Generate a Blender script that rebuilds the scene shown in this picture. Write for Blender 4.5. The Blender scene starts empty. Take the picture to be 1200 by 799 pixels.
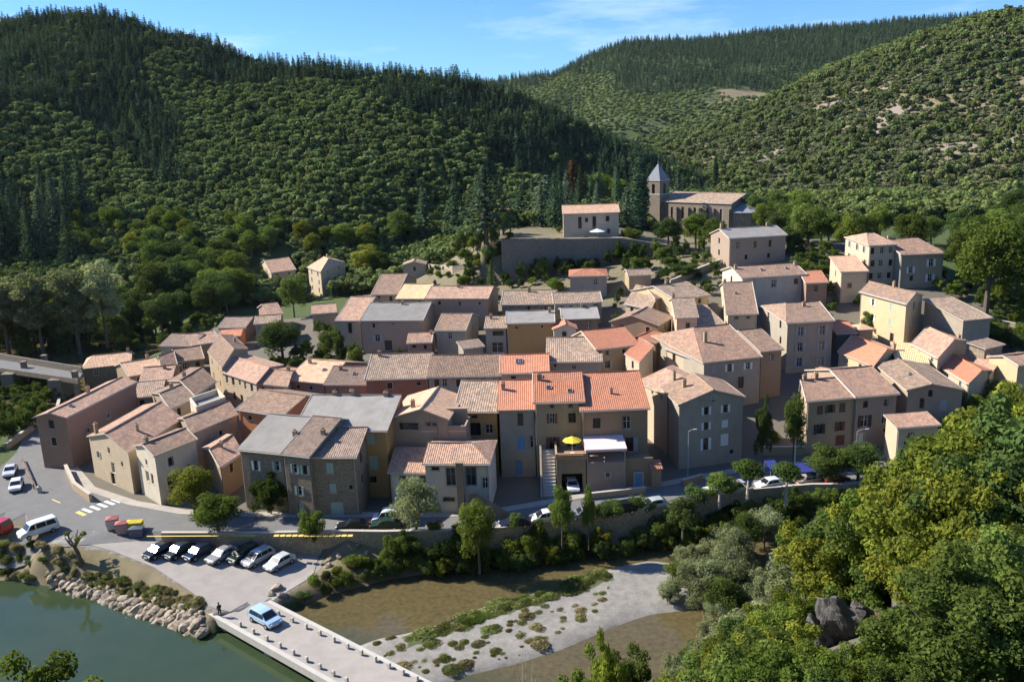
import bpy, bmesh, math, random
import numpy as np
from mathutils import Vector, Matrix
rng = random.Random(7)
NR = np.random.default_rng(11)
SC = bpy.context.scene
COL = SC.collection
# ------------------------------------------------------------------ camera geometry (pixels of the 1200x799 photograph)
FPX, TH, RHO, HC = 1000.0, math.radians(13.6), 0.036, 50.0
cT, sT, cR, sR = math.cos(TH), math.sin(TH), math.cos(RHO), math.sin(RHO)
def ray(x, y):
    dx, dy = x-600.0, y-399.5
    u = (dx*cR-dy*sR)/FPX; v = (dx*sR+dy*cR)/FPX
    return u, cT-v*sT, -(sT+v*cT)
def at(x, y, z):
    a, b, c = ray(x, y); t = (z-HC)/c
    return Vector((a*t, b*t, z))
def proj(X, Y, Z):
    zc = Y*cT-(Z-HC)*sT
    u = X/zc; v = (-(Z-HC)*cT-Y*sT)/zc
    return 600+FPX*(u*cR+v*sR), 399.5+FPX*(-u*sR+v*cR)
def setp(o, label=None, cat=None, group=None, kind=None):
    if label: o['label'] = label
    if cat: o['category'] = cat
    if group: o['group'] = group
    if kind: o['kind'] = kind
    return o
def empty(name, loc, rz=0):
    o = bpy.data.objects.new(name, None); COL.objects.link(o)
    o.location = loc; o.rotation_euler = (0, 0, rz); o.empty_display_size = .2
    return o
def link(name, me, parent=None, loc=None, rz=None):
    o = bpy.data.objects.new(name, me); COL.objects.link(o)
    if parent: o.parent = parent
    if loc is not None: o.location = loc
    if rz is not None: o.rotation_euler = (0, 0, rz)
    return o
def mesh(name, vs, fs, mats, mi=None, uvs=None, smooth=False):
    me = bpy.data.meshes.new(name)
    me.from_pydata([tuple(v) for v in vs], [], fs)
    if not isinstance(mats, (list, tuple)): mats = [mats]
    for m in mats: me.materials.append(m)
    if mi is not None: me.polygons.foreach_set('material_index', mi)
    if uvs is not None:
        l = me.uv_layers.new(name='UVMap'); l.data.foreach_set('uv', [c for f in uvs for p in f for c in p])
    if smooth: me.polygons.foreach_set('use_smooth', [True]*len(fs))
    me.update(); return me
class MB:
    def __init__(s): s.v = []; s.f = []; s.m = []; s.u = []
    def poly(s, pts, m=0, uv=None):
        n = len(s.v); s.v += [tuple(p) for p in pts]; s.f.append(list(range(n, n+len(pts)))); s.m.append(m)
        if uv is None: uv = autouv(pts)
        s.u.append(uv)
    def box(s, x0, x1, y0, y1, z0, z1, m=0, M=None):
        c = [(x0,y0,z0),(x1,y0,z0),(x1,y1,z0),(x0,y1,z0),(x0,y0,z1),(x1,y0,z1),(x1,y1,z1),(x0,y1,z1)]
        if M is not None: c = [tuple(M @ Vector(p)) for p in c]
        for f in ((0,3,2,1),(4,5,6,7),(0,1,5,4),(1,2,6,5),(2,3,7,6),(3,0,4,7)): s.poly([c[i] for i in f], m)
    def prism(s, pts, z0, z1, m=0, mtop=None):      # pts counter-clockwise in plan
        n = len(pts)
        s.poly([(p[0],p[1],z1) for p in pts], m if mtop is None else mtop)
        s.poly([(p[0],p[1],z0) for p in reversed(pts)], m)
        for i in range(n):
            a, b = pts[i], pts[(i+1) % n]
            s.poly([(a[0],a[1],z0),(b[0],b[1],z0),(b[0],b[1],z1),(a[0],a[1],z1)], m)
    def tube(s, pts, rs, n=7, m=0, cap=True):
        rings = []
        for i, p in enumerate(pts):
            p = Vector(p); d = (Vector(pts[min(i+1,len(pts)-1)])-Vector(pts[max(i-1,0)])).normalized()
            a = d.orthogonal().normalized(); b = d.cross(a)
            rings.append([p+rs[i]*(a*math.cos(2*math.pi*k/n)+b*math.sin(2*math.pi*k/n)) for k in range(n)])
        for i in range(len(rings)-1):
            for k in range(n):
                j = (k+1) % n
                s.poly([rings[i][k], rings[i][j], rings[i+1][j], rings[i+1][k]], m, [(k/n,i),(k/n+.1,i),(k/n+.1,i+1),(k/n,i+1)])
        if cap:
            s.poly(list(reversed(rings[0])), m); s.poly(rings[-1], m)
    def make(s, name, mats, parent=None, loc=None, rz=None, smooth=False, weld=False):
        me = mesh(name, s.v, s.f, mats, s.m, s.u, smooth)
        if weld:
            bm = bmesh.new(); bm.from_mesh(me); bmesh.ops.remove_doubles(bm, verts=bm.verts, dist=1e-4); bm.to_mesh(me); bm.free()
        return link(name, me, parent, loc, rz)
def autouv(pts):
    p = [Vector(q) for q in pts]
    n = Vector((0,0,0))
    for i in range(1, len(p)-1): n += (p[i]-p[0]).cross(p[i+1]-p[0])
    if n.length < 1e-9: return [(0,0)]*len(p)
    n.normalize()
    h = Vector((-n.y, n.x, 0))
    if h.length < 1e-4: h = Vector((1,0,0))
    h.normalize(); w = n.cross(h)
    return [(q.dot(h), q.dot(w)) for q in p]
# ------------------------------------------------------------------ materials
def newmat(name):
    m = bpy.data.materials.new(name); m.use_nodes = True
    nt = m.node_tree; b = nt.nodes['Principled BSDF']; b.inputs['Specular IOR Level'].default_value = .25
    return m, nt, b
def N(nt, t, **kw):
    n = nt.nodes.new(t)
    for k, v in kw.items():
        if k.startswith('i_'):
            key = k[2:]; key = int(key) if key.isdigit() else key.replace('_', ' ')
            n.inputs[key].default_value = v
        else: setattr(n, k, v)
    return n
def mixc(nt, fac, a, b, mode='MIX'):
    n = nt.nodes.new('ShaderNodeMix'); n.data_type = 'RGBA'; n.blend_type = mode
    for i, v in ((0, fac), (6, a), (7, b)):
        if hasattr(v, 'node'): nt.links.new(v, n.inputs[i])
        elif i == 0: n.inputs[i].default_value = v
        else: n.inputs[i].default_value = (*v[:3], 1)
    return n.outputs[2]
def ramp(nt, fac, stops):
    n = nt.nodes.new('ShaderNodeValToRGB'); e = n.color_ramp.elements
    while len(e) < len(stops): e.new(.5)
    for i, (p, c) in enumerate(stops):
        e[i].position = p; e[i].color = (c, c, c, 1) if not isinstance(c, tuple) else (*c, 1)
    nt.links.new(fac, n.inputs[0]); return n.outputs[0]
def noise_(nt, vec, scale, detail=4, rough=.6):
    n = N(nt, 'ShaderNodeTexNoise', i_Scale=scale, i_Detail=detail, i_Roughness=rough)
    if vec is not None: nt.links.new(vec, n.inputs['Vector'])
    return n.outputs[0]
def bump(nt, b, h, strength=.4, dist=.05):
    n = N(nt, 'ShaderNodeBump', i_Strength=strength, i_Distance=dist); nt.links.new(h, n.inputs['Height']); nt.links.new(n.outputs[0], b.inputs['Normal'])
def mth(nt, op, a, b=None):
    n = nt.nodes.new('ShaderNodeMath'); n.operation = op
    for i, v in enumerate((a, b)):
        if v is None: continue
        if hasattr(v, 'node'): nt.links.new(v, n.inputs[i])
        else: n.inputs[i].default_value = v
    return n.outputs[0]
MATS = {}
def simple(name, col, rough=.7, metal=0, var=.25, scale=3.0):
    if name in MATS: return MATS[name]
    m, nt, b = newmat(name)
    tc = N(nt, 'ShaderNodeTexCoord')
    f = noise_(nt, tc.outputs['Object'], scale)
    c = mixc(nt, f, tuple(x*(1-var) for x in col), tuple(min(1, x*(1+var)) for x in col))
    nt.links.new(c, b.inputs['Base Color']); b.inputs['Roughness'].default_value = rough; b.inputs['Metallic'].default_value = metal
    MATS[name] = m; return m
def roofmat(name, col, tile=True, var=.35, dirt=.5, pitch=.3):
    m, nt, b = newmat(name)
    uv = N(nt, 'ShaderNodeUVMap'); oi = N(nt, 'ShaderNodeObjectInfo'); geo = N(nt, 'ShaderNodeNewGeometry')
    vm = N(nt, 'ShaderNodeVectorMath', operation='MULTIPLY'); nt.links.new(uv.outputs[0], vm.inputs[0]); vm.inputs[1].default_value = (1/pitch, 1/.38, 1)
    fl = N(nt, 'ShaderNodeVectorMath', operation='FLOOR'); nt.links.new(vm.outputs[0], fl.inputs[0])
    wn = N(nt, 'ShaderNodeTexWhiteNoise', noise_dimensions='3D'); nt.links.new(fl.outputs[0], wn.inputs['Vector'])
    big = noise_(nt, geo.outputs['Position'], .55, 5, .65)
    mid = noise_(nt, geo.outputs['Position'], 2.2, 3)
    lo = tuple(x*(1-var) for x in col); hi = tuple(min(.95, x*(1+var)) for x in col)
    c = mixc(nt, wn.outputs['Value'] if tile else mid, lo, hi)
    grime = tuple((sum(col)/3*k) for k in (.75, .66, .56))
    c = mixc(nt, mth(nt, 'MULTIPLY', ramp(nt, big, [(.42, 0.0), (.68, 1.0)]), dirt), c, grime)
    lich = tuple(min(.8, sum(col)/3*k) for k in (1.45, 1.3, 1.05))
    c = mixc(nt, mth(nt, 'MULTIPLY', ramp(nt, mid, [(.55, 0.0), (.75, 1.0)]), dirt*.55), c, lich)
    hs = N(nt, 'ShaderNodeHueSaturation'); nt.links.new(c, hs.inputs['Color'])
    mr = N(nt, 'ShaderNodeMapRange', i_3=.82, i_4=1.18); nt.links.new(oi.outputs['Random'], mr.inputs[0]); nt.links.new(mr.outputs[0], hs.inputs['Value'])
    nt.links.new(hs.outputs[0], b.inputs['Base Color']); b.inputs['Roughness'].default_value = .85
    sx = N(nt, 'ShaderNodeSeparateXYZ'); nt.links.new(vm.outputs[0], sx.inputs[0])
    if tile:
        wave = mth(nt, 'ABSOLUTE', mth(nt, 'SINE', mth(nt, 'MULTIPLY', sx.outputs[0], math.pi)))
        saw = mth(nt, 'FRACT', sx.outputs[1])
        h = mth(nt, 'SUBTRACT', wave, mth(nt, 'MULTIPLY', saw, .35))
        bump(nt, b, h, .7, .075)
    else:
        wave = mth(nt, 'SINE', mth(nt, 'MULTIPLY', sx.outputs[0], 6.28))
        bump(nt, b, wave, .12, .02)
    return m
ROOF = dict(
    O=roofmat('roof_orange', (.53, .215, .12), var=.13, dirt=.28),
    T=roofmat('roof_tan', (.35, .245, .17), var=.32, dirt=.6, pitch=.36),
    B=roofmat('roof_brown', (.31, .20, .135), var=.28, dirt=.5),
    P=roofmat('roof_pink', (.43, .26, .175), var=.28, dirt=.5),
    D=roofmat('roof_dark', (.27, .19, .145), var=.26, dirt=.5),
    A=roofmat('roof_apricot', (.60, .37, .23), var=.2, dirt=.35),
    Y=roofmat('roof_straw', (.66, .47, .25), var=.15, dirt=.25),
    G=roofmat('roof_grey', (.29, .275, .25), tile=False, var=.14, dirt=.5, pitch=.9),
    S=roofmat('roof_slate', (.22, .23, .26), tile=False, var=.2, dirt=.2, pitch=.35))
def wallmat(name, col, stone=False, stain=.5):
    col = (col[0]*.96, col[1]*.89, col[2]*.75)
    m, nt, b = newmat(name)
    geo = N(nt, 'ShaderNodeNewGeometry'); oi = N(nt, 'ShaderNodeObjectInfo')
    pos = geo.outputs['Position']
    mp = N(nt, 'ShaderNodeMapping'); mp.inputs['Scale'].default_value = (.8, .8, .3); nt.links.new(pos, mp.inputs[0])
    streak = noise_(nt, mp.outputs[0], 1.3, 5, .7); patch = noise_(nt, pos, .45, 5, .65); fine = noise_(nt, pos, 7, 3)
    lo = tuple(x*.72 for x in col); hi = tuple(min(.9, x*1.2) for x in col)
    c = mixc(nt, fine, lo, hi)
    c = mixc(nt, mth(nt, 'MULTIPLY', ramp(nt, streak, [(.48, 0.0), (.8, 1.0)]), stain*.7), c, tuple(x*k for x, k in zip(col, (.52, .5, .5))))
    c = mixc(nt, mth(nt, 'MULTIPLY', ramp(nt, patch, [(.49, 0.0), (.56, 1.0)]), stain*.9), c, tuple(.5*x+.5*y for x, y in zip(col, (.26, .22, .18))) if not stone else (.2, .17, .14))
    h = fine
    if stone:
        vo = N(nt, 'ShaderNodeTexVoronoi', i_Scale=3.1); mp2 = N(nt, 'ShaderNodeMapping'); mp2.inputs['Scale'].default_value = (1, 1, 1.7)
        nt.links.new(pos, mp2.inputs[0]); nt.links.new(mp2.outputs[0], vo.inputs['Vector'])
        c = mixc(nt, .75, c, mixc(nt, vo.outputs['Color'], tuple(x*.55 for x in col), tuple(x*1.5 for x in col)), 'MIX')
        v2 = N(nt, 'ShaderNodeTexVoronoi', i_Scale=3.1, feature='DISTANCE_TO_EDGE'); nt.links.new(mp2.outputs[0], v2.inputs['Vector'])
        e = ramp(nt, v2.outputs[0], [(0, 0.0), (.12, 1.0)])
        c = mixc(nt, e, (.30, .26, .21), c); h = e
    nt.links.new(c, b.inputs['Base Color']); b.inputs['Roughness'].default_value = .9
    bump(nt, b, h, .5, .05 if stone else .02)
    return m
WALL = dict(
    beige=wallmat('plaster_beige', (.44, .36, .26)), cream=wallmat('plaster_cream', (.58, .50, .41), stain=.3),
    pink=wallmat('plaster_pink', (.34, .235, .20), stain=.4), brown=wallmat('plaster_brown', (.34, .26, .19)),
    grey=wallmat('plaster_grey', (.40, .375, .34), stain=.6), white=wallmat('plaster_white', (.66, .63, .58), stain=.3),
    ochre=wallmat('plaster_ochre', (.50, .32, .15), stain=.35), yellow=wallmat('plaster_yellow', (.60, .51, .36), stain=.3),
    red=wallmat('plaster_red', (.38, .17, .12), stain=.4), rose=wallmat('plaster_rose', (.40, .325, .285), stain=.5),
    stone=wallmat('masonry_stone', (.27, .215, .165), stone=True), pale=wallmat('masonry_pale', (.40, .35, .28), stone=True),
    dark=wallmat('masonry_dark', (.19, .165, .14), stone=True), orange=wallmat('plaster_orange', (.60, .27, .14), stain=.3))
M_GLASS, _nt, _b = newmat('window_glass'); _b.inputs['Base Color'].default_value = (.018, .02, .024, 1); _b.inputs['Roughness'].default_value = .12; _b.inputs['Specular IOR Level'].default_value = .6
PAINT = dict(br=simple('paint_brown', (.17, .085, .05)), bl=simple('paint_blue', (.16, .30, .48)), gn=simple('paint_green', (.36, .46, .40)),
             wh=simple('paint_white', (.74, .73, .70), var=.1), gy=simple('paint_grey', (.36, .36, .36)), dk=simple('paint_dark', (.06, .05, .045)))
M_MORTAR = simple('mortar', (.50, .44, .37), .9)
M_STONE = simple('dressed_stone', (.46, .42, .35), .9)
M_CONC = simple('concrete', (.46, .44, .40), .9, var=.2, scale=1.2)
M_IRON = simple('wrought_iron', (.03, .03, .032), .5)
M_WOOD = simple('weathered_wood', (.20, .14, .09), .85)
M_BARK = simple('bark', (.13, .105, .08), .95, scale=6)
M_PALEBARK = simple('pale_bark', (.42, .38, .31), .9, scale=4)
M_RUBBER = simple('rubber', (.02, .02, .02), .8)
M_CHROME = simple('alloy', (.5, .5, .52), .35, .8, .05)
SKYS, EXPO, HZ = .125, .92, .00002
# ------------------------------------------------------------------ terrain
ZW = -4.2
def pl(pts, z): return [at(x, y, z) for x, y in pts]
UP = [(-60,668),(20,684),(60,690),(110,702),(160,722),(205,738),(238,744),(330,716),(390,700),(450,684),(520,673),(620,657),(700,642),(770,634),(830,628),(880,618)]
river_poly = [(p.x, p.y) for p in pl(UP, ZW)] + [(52,106.5),(80,110),(130,112),(200,118),(200,111),(130,105),(80,103.5),(52,102),(36,100),(27,97),(19,84),(12,74),(2,64),(-30,60),(-80,58),(-140,58),(-140,95)]
ISL = [(408,760),(440,748),(500,735),(560,712),(625,694),(700,668),(760,656),(812,660),(850,690),(830,712),(760,722),(715,738),(660,762),(600,781),(545,793),(500,815),(440,830)]
isl_poly = [(p.x, p.y) for p in pl(ISL, ZW)]
WALLPX = [(190,629),(300,629),(410,627),(450,627.5),(520,626),(590,622.5),(625,616),(700,607.5),(782,596),(872,578.5),(950,572),(985,572)]
wall_pts = [at(x, y, 0.0) for x, y in WALLPX] + [Vector((60,113.5,0)), Vector((85,116,0)), Vector((200,124,0))]
wx = [p.x for p in wall_pts]; wy = [p.y for p in wall_pts]
J, K = Vector((-57,105.5)), Vector((-31,90.5))
cp_poly = [(-60,108),(-62,103),(-52,100.5),(-46,97.5),(-41,93.6),(-37.5,90.5),(-34,87),(-31.5,88),(-29,91),(-26.5,95),(-25,99),(-26,103.9),(-40,104.2),(-50,105.6)]
def pdist(X, Y, poly):
    P = np.array(poly, float); Q = np.roll(P, -1, 0)
    d = np.full(X.shape, 1e9); ins = np.zeros(X.shape, bool)
    for (ax, ay), (bx, by) in zip(P, Q):
        ex, ey = bx-ax, by-ay; L = ex*ex+ey*ey+1e-12
        t = np.clip(((X-ax)*ex+(Y-ay)*ey)/L, 0, 1)
        d = np.minimum(d, np.hypot(X-ax-t*ex, Y-ay-t*ey))
        c = ((ay > Y) != (by > Y)) & (X < (bx-ax)*(Y-ay)/((by-ay) if abs(by-ay) > 1e-12 else 1e-12)+ax)
        ins ^= c
    return np.where(ins, -d, d)
def ldist(X, Y, line):          # distance to a crest line and the crest height there
    d = np.full(X.shape, 1e9); z = np.zeros(X.shape)
    for (ax, ay, az), (bx, by, bz) in zip(line[:-1], line[1:]):
        ex, ey = bx-ax, by-ay; L = ex*ex+ey*ey
        t = np.clip(((X-ax)*ex+(Y-ay)*ey)/L, 0, 1)
        dd = np.hypot(X-ax-t*ex, Y-ay-t*ey); m = dd < d
        d = np.where(m, dd, d); z = np.where(m, az+t*(bz-az), z)
    return d, z
CREST_L = [(-700,640,132),(-330,560,122),(-285,540,126),(-229,520,125),(-180,505,109),(-140,492,93),(-117,485,89),(-57,470,84),(-18,465,75),(9,460,66),(44,450,50),(75,430,33),(100,405,15)]
CREST_R = [(640,420,150),(420,480,132),(330,545,112),(311,600,110),(303,660,108),(282,750,94),(254,800,74),(207,850,34),(170,900,12)]
CREST_F = [(-600,1500,150),(0,1500,134),(90,1480,142),(150,1460,172),(200,1450,188),(330,1450,188),(510,1450,200),(710,1450,210),(1000,1400,230),(1700,1300,260)]
def wob(X, Y, s):
    return (np.sin(X/s+1.3*np.sin(Y/(s*1.7)))+np.sin(Y/(s*.9)+1.7*np.sin(X/(s*1.3)+2))+.5*np.sin((X+Y)/(s*.43)+1)+.5*np.sin((X-Y)/(s*.37)+4))/3
def terrain(X, Y):
    X = np.asarray(X, float); Y = np.asarray(Y, float)
    s = np.interp(X, [-75,-35,0,45,80], [.015,.05,.10,.19,.21])
    y0 = np.interp(X, [-90,-40,0,40], [135,128,124,122])
    top = np.interp(X, [-60,0,40,70], [230,226,214,214])
    zv = s*(np.clip(Y, y0, top)-y0)
    # church plateau
    pzx = np.interp(X, [-20,-8,30,56,80], [15.5,21.5,21.2,16.8,16.8])
    yw = np.interp(X, [-40,-8,32,56,75], [236,232,229.5,223,216])
    k = np.clip((Y-yw-1.0)/1.4, 0, 1)
    kl = np.clip((X+34)/28, 0, 1)
    k = np.where(X < -8, np.clip((Y-222)/26, 0, 1), k)
    zv = np.where((X > -38) & (X < 75), zv+(np.maximum(pzx, zv)-zv)*k*np.where(X < -8, kl, 1), zv)
    # arm of the river behind the left bridge
    arm = pdist(X, Y, [(-82,168),(-95,150),(-160,120),(-260,110),(-260,300),(-120,270),(-80,235),(-88,200)])
    zv = np.where(arm < 0, np.maximum(-3.8, zv+arm*.6), zv)
    # hills
    hs = [zv]
    hilly = Y.max() > 214 or X.min() < -150 or X.max() > 110
    for line, sl in ((CREST_L, .43), (CREST_R, .42), (CREST_F, .27)) if hilly else ():
        d, z = ldist(X, Y, line); hs.append(z-sl*d*(1+.10*wob(X, Y, 60)))
    # steep right-facing gully flank on the left hill
    if hilly:
        d, z = ldist(X, Y, [(-300,470,82),(-265,420,52),(-235,380,28)]); hs.append(z+14-.62*d)
    kk = 5.0; A = np.stack(hs); mx = A.max(0)
    zz = mx+kk*np.log(np.exp((A-mx)/kk).sum(0))
    far = np.clip((Y-255)/60, 0, 1)
    zz = np.where(Y < 255, np.where(hs[0] > mx-1e-6, zv, zz), zz)
    w = np.clip((Y-215)/60, 0, 1); z = zv*(1-w)+zz*w
    wl = np.clip((-X-150)/60, 0, 1); z = np.where(Y < 275, z*(1-wl)+np.maximum(z, zz)*wl, z)
    wr = np.clip((X-110)/60, 0, 1); z = np.where(Y < 275, z*(1-wr)+np.maximum(z, zz)*wr, z)
    z = z+far*(wob(X, Y, 33)*2.5+wob(X, Y, 140)*6*np.clip((Y-400)/400, 0, 1))
    # river side
    dR = pdist(X, Y, river_poly)
    yw2 = np.interp(X, wx, wy, left=0)
    left = X < wx[0]
    south = (Y < yw2+.15) & ~left
    bank = -4.75+np.where(left, .85, .62)*np.maximum(dR, 0)+.12*wob(X, Y, 1.7)
    t = np.clip(((X-J.x)*(K.x-J.x)+(Y-J.y)*(K.y-J.y))/((K.x-J.x)**2+(K.y-J.y)**2), 0, 1)
    cpz = -2.8*t
    dC = pdist(X, Y, cp_poly)
    low = np.where(south, np.minimum(-.7, bank), z)
    low = np.where(left & (Y < 112), np.minimum(z, bank), low)
    incp = np.clip((2.8-dC)/2.8, 0, 1)
    low = np.where((dC < 2.8) & (Y < yw2+.15) | (dC < 0) | ((dC < 2.8) & left & (Y < 104)), np.minimum(np.where(dC < 0, 9, bank+2), low*(1-incp)+cpz*incp), low)
    z = low
    z = np.where(dR < 0, -4.75-np.minimum(.8, -dR*.35), z)
    dI = pdist(X, Y, isl_poly)
    z = np.where(dI < .6, np.maximum(z, -4.45+np.clip(.6-dI, 0, 2.2)*.30+.10*wob(X, Y, 1.3)*np.clip(-dI, 0, 1)), z)
    # the near hillside under the camera
    r = np.hypot(X, Y); b = X/np.maximum(Y, .5)
    st = np.interp(b, [-1.2,-.6,-.15,.05,.15,.25,.35,.45,.55,.7,1.0], [.85,.95,1.08,.98,.80,.68,.585,.525,.47,.42,.38])
    zn = 48.0-st*r+.35*wob(X, Y, 5)*np.clip(r/10, 0, 1)
    zn = np.where(Y < .5, 48+.25*Y, zn)
    near = np.where((Y < 104), zn, -99)
    bankn = np.where((X > 5) & (Y < 104) & (dR > 0) & south, np.minimum(-3.4, -4.7+.4*dR), -99)
    z = np.where((Y < 104) & south & (dC > 2.8), np.maximum(np.where((X > 5) & (dR > 0) & (Y < np.interp(X, [5,27,52,90,200], [90,99,104,106,113])), bankn, z), near), np.maximum(z, np.where(Y < 95, near, -99)))
    return z
def tz(x, y): return float(terrain(np.array([x]), np.array([y]))[0])
def hit(px, py, h=0.0, y0=88.0, y1=420.0):       # where the sight line through a pixel meets the ground raised by h
    a, b, c = ray(px, py)
    for lo, hi_, st in ((y0, y1, 1.5), (None, None, .1)):
        if lo is None: lo, hi_ = max(y0, ys[i]-1.6), ys[i]+.11
        ys = np.arange(lo, hi_, st); t = ys/b
        zr = HC+c*t; g = terrain(a*t, ys)+h
        i = np.argmax(zr <= g)
        if zr[i] > g[i]: i = len(ys)-1
    return Vector((a*t[i], ys[i], float(g[i]-h)))
def axis(lo, hi, step, out_lo, out_hi, grow=1.12, cap=12, c0=-500, c1=950):
    a = list(np.arange(lo, hi, step)); s = step
    while a[-1] < out_hi: s = min(s*grow, cap) if a[-1] < c1 else s*1.2; a.append(a[-1]+s)
    s = step; b = [lo]
    while b[-1] > out_lo: s = min(s*grow, cap) if b[-1] > c0 else s*1.2; b.append(b[-1]-s)
    return np.array(sorted(set(b[1:]+a)))
def refine(ax, lo, hi, step):
    return np.array(sorted(set([v for v in ax if v < lo or v > hi]+list(np.arange(lo, hi, step)))))
gx = refine(axis(-130, 110, 1.7, -2600, 2600), -66, 34, .85); gy = refine(axis(-6, 262, 1.7, -400, 3600, c1=1560), 60, 116, .75)
GX, GY = np.meshgrid(gx, gy); GZ = terrain(GX, GY)
dR_, dI_, dC_ = pdist(GX, GY, river_poly), pdist(GX, GY, isl_poly), pdist(GX, GY, cp_poly)
# soil kinds: r = bare gravel, g = green cover, b = dry grass
cr = np.zeros(GX.shape); cg = np.zeros(GX.shape); cb = np.zeros(GX.shape); ca = np.zeros(GX.shape)
vil = (GY > 100) & (GY < 232) & (GX > -85) & (GX < 100); cg[:] = 1
cg[vil] = .18+.15*np.clip(wob(GX, GY, 9)[vil], 0, 1)
gar = (GX > -45) & (GX < 5) & (GY > 200) & (GY < 250); cg[gar] = .7; cb[gar] = .5
m = (dI_ < .8) | (dC_ < -.5); cr[m] = 1; cg[m] = 0
m = (dI_ < .5); cg[m] = .62*np.clip(wob(GX, GY, 1.9)[m]+.35, 0, 1)*np.clip((14-GX[m])/16, .2, 1); cb[m] = .5*np.clip(wob(GX+9, GY, 1.5)[m]+.2, 0, 1)
STRIP = [(p.x, p.y) for p in pl([(470,745),(560,715),(630,693),(710,667),(722,680),(640,706),(560,732),(480,760)], -4)]
m = pdist(GX, GY, STRIP) < .2; cg[m] = .6; cr[m] = .35; cb[m] = .4
m = (dR_ > 0) & (dR_ < 7) & (GY < 112) & (dC_ > -.5); cg[m] = .5+.5*np.clip(wob(GX, GY, 3)[m], -1, 1); cb[m] = .7; cr[m] = .25
m = (GX > 2) & (GY < 98) & (dR_ > 5); cg[m] = .62+.3*np.clip(wob(GX, GY, 2.2)[m], -1, 1); cb[m] = .36
m = (GX > -45) & (GX < 70) & (GY > 196) & (GY < 275); cg[m] = .5; cb[m] = .55
m = (GX > 90) & (GY > 300) & (GY < 900); cb[m] = np.clip(.5+.5*wob(GX, GY, 16)[m], 0, 1); ca[m] = np.clip(1.5*wob(GX+50, GY, 13)[m]-.28, 0, 1)
m = (GY > 860) & (GY < 1200) & (GX > 20) & (GX < 700); cb[m] = np.clip(.6+wob(GX, GY, 45)[m]-abs(GY[m]-1000)/110, 0, 1)
nv = GX.size; ny, nx = GX.shape
co = np.stack([GX, GY, GZ], -1).reshape(-1, 3)
idx = np.arange(nv).reshape(ny, nx)
q = np.stack([idx[:-1,:-1], idx[:-1,1:], idx[1:,1:], idx[1:,:-1]], -1).reshape(-1, 4)
me = bpy.data.meshes.new('ground'); me.vertices.add(nv); me.vertices.foreach_set('co', co.ravel())
me.loops.add(q.size); me.loops.foreach_set('vertex_index', q.ravel()); me.polygons.add(len(q))
me.polygons.foreach_set('loop_start', np.arange(0, q.size, 4)); me.polygons.foreach_set('use_smooth', np.ones(len(q), bool))
me.update(calc_edges=True)
at_ = me.attributes.new('soil', 'FLOAT_COLOR', 'POINT')
at_.data.foreach_set('color', np.stack([cr, cg, cb, ca], -1).ravel())
def groundmat():
    m, nt, b = newmat('ground_soil')
    a = N(nt, 'ShaderNodeAttribute', attribute_name='soil'); sp = N(nt, 'ShaderNodeSeparateColor'); nt.links.new(a.outputs['Color'], sp.inputs[0])
    geo = N(nt, 'ShaderNodeNewGeometry'); p = geo.outputs['Position']
    n1 = noise_(nt, p, .9, 6, .7); n2 = noise_(nt, p, 6, 4, .7); n3 = noise_(nt, p, .12, 4)
    base = mixc(nt, n2, (.10, .09, .07), (.20, .18, .145))  # village ground, darkened in colour so gaps between houses read as shade
    grass = mixc(nt, n1, (.035, .055, .016), (.10, .135, .04))
    dry = mixc(nt, n1, (.15, .125, .07), (.30, .24, .145))
    grav = mixc(nt, ramp(nt, n1, [(.35, 0.0), (.7, 1.0)]), mixc(nt, n2, (.13, .12, .10), (.30, .28, .25)), mixc(nt, n2, (.20, .19, .17), (.44, .42, .39)))
    def msk(ch, amt=.55): return ramp(nt, mth(nt, 'ADD', sp.outputs[ch], mth(nt, 'MULTIPLY', mth(nt, 'SUBTRACT', n1, .5), amt)), [(.40, 0.0), (.62, 1.0)])
    c = mixc(nt, msk(1), base, grass); c = mixc(nt, mth(nt, 'MULTIPLY', msk(2), .85), c, dry); c = mixc(nt, msk(0, .3), c, grav)
    rk = ramp(nt, mth(nt, 'ADD', a.outputs['Alpha'], mth(nt, 'MULTIPLY', mth(nt, 'SUBTRACT', n3, .5), .8)), [(.3, 0.0), (.5, 1.0)])
    c = mixc(nt, rk, c, mixc(nt, n2, (.16, .13, .10), (.33, .28, .23)))
    nt.links.new(c, b.inputs['Base Color']); b.inputs['Roughness'].default_value = .95
    bump(nt, b, n2, .6, .15); return m
me.materials.append(groundmat())
setp(link('ground', me), kind='structure')
# water
m, nt, b = newmat('river_water')
geo = N(nt, 'ShaderNodeNewGeometry'); p = geo.outputs['Position']; sx = N(nt, 'ShaderNodeSeparateXYZ'); nt.links.new(p, sx.inputs[0])
n1 = noise_(nt, p, .35, 5, .65); n2 = ramp(nt, noise_(nt, p, 1.6, 5, .7), [(.2, 0.0), (.85, 1.0)])
deep = mixc(nt, n1, (.024, .046, .024), (.050, .068, .030)); shal = mixc(nt, n2, (.058, .048, .021), (.155, .122, .058))
dp = mth(nt, 'ADD', mth(nt, 'ADD', mth(nt, 'MULTIPLY', sx.outputs[0], .055), mth(nt, 'MULTIPLY', sx.outputs[1], .105)), -7.35)
dp = mth(nt, 'ADD', dp, mth(nt, 'MULTIPLY', mth(nt, 'SUBTRACT', n1, .5), .5))
nt.links.new(mixc(nt, ramp(nt, dp, [(.0, 0.0), (.9, 1.0)]), deep, shal), b.inputs['Base Color'])
b.inputs['Roughness'].default_value = .04; b.inputs['IOR'].default_value = 1.33; b.inputs['Specular IOR Level'].default_value = .6
mp = N(nt, 'ShaderNodeMapping'); mp.inputs['Scale'].default_value = (.7, 1.4, 1); nt.links.new(p, mp.inputs[0])
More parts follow.
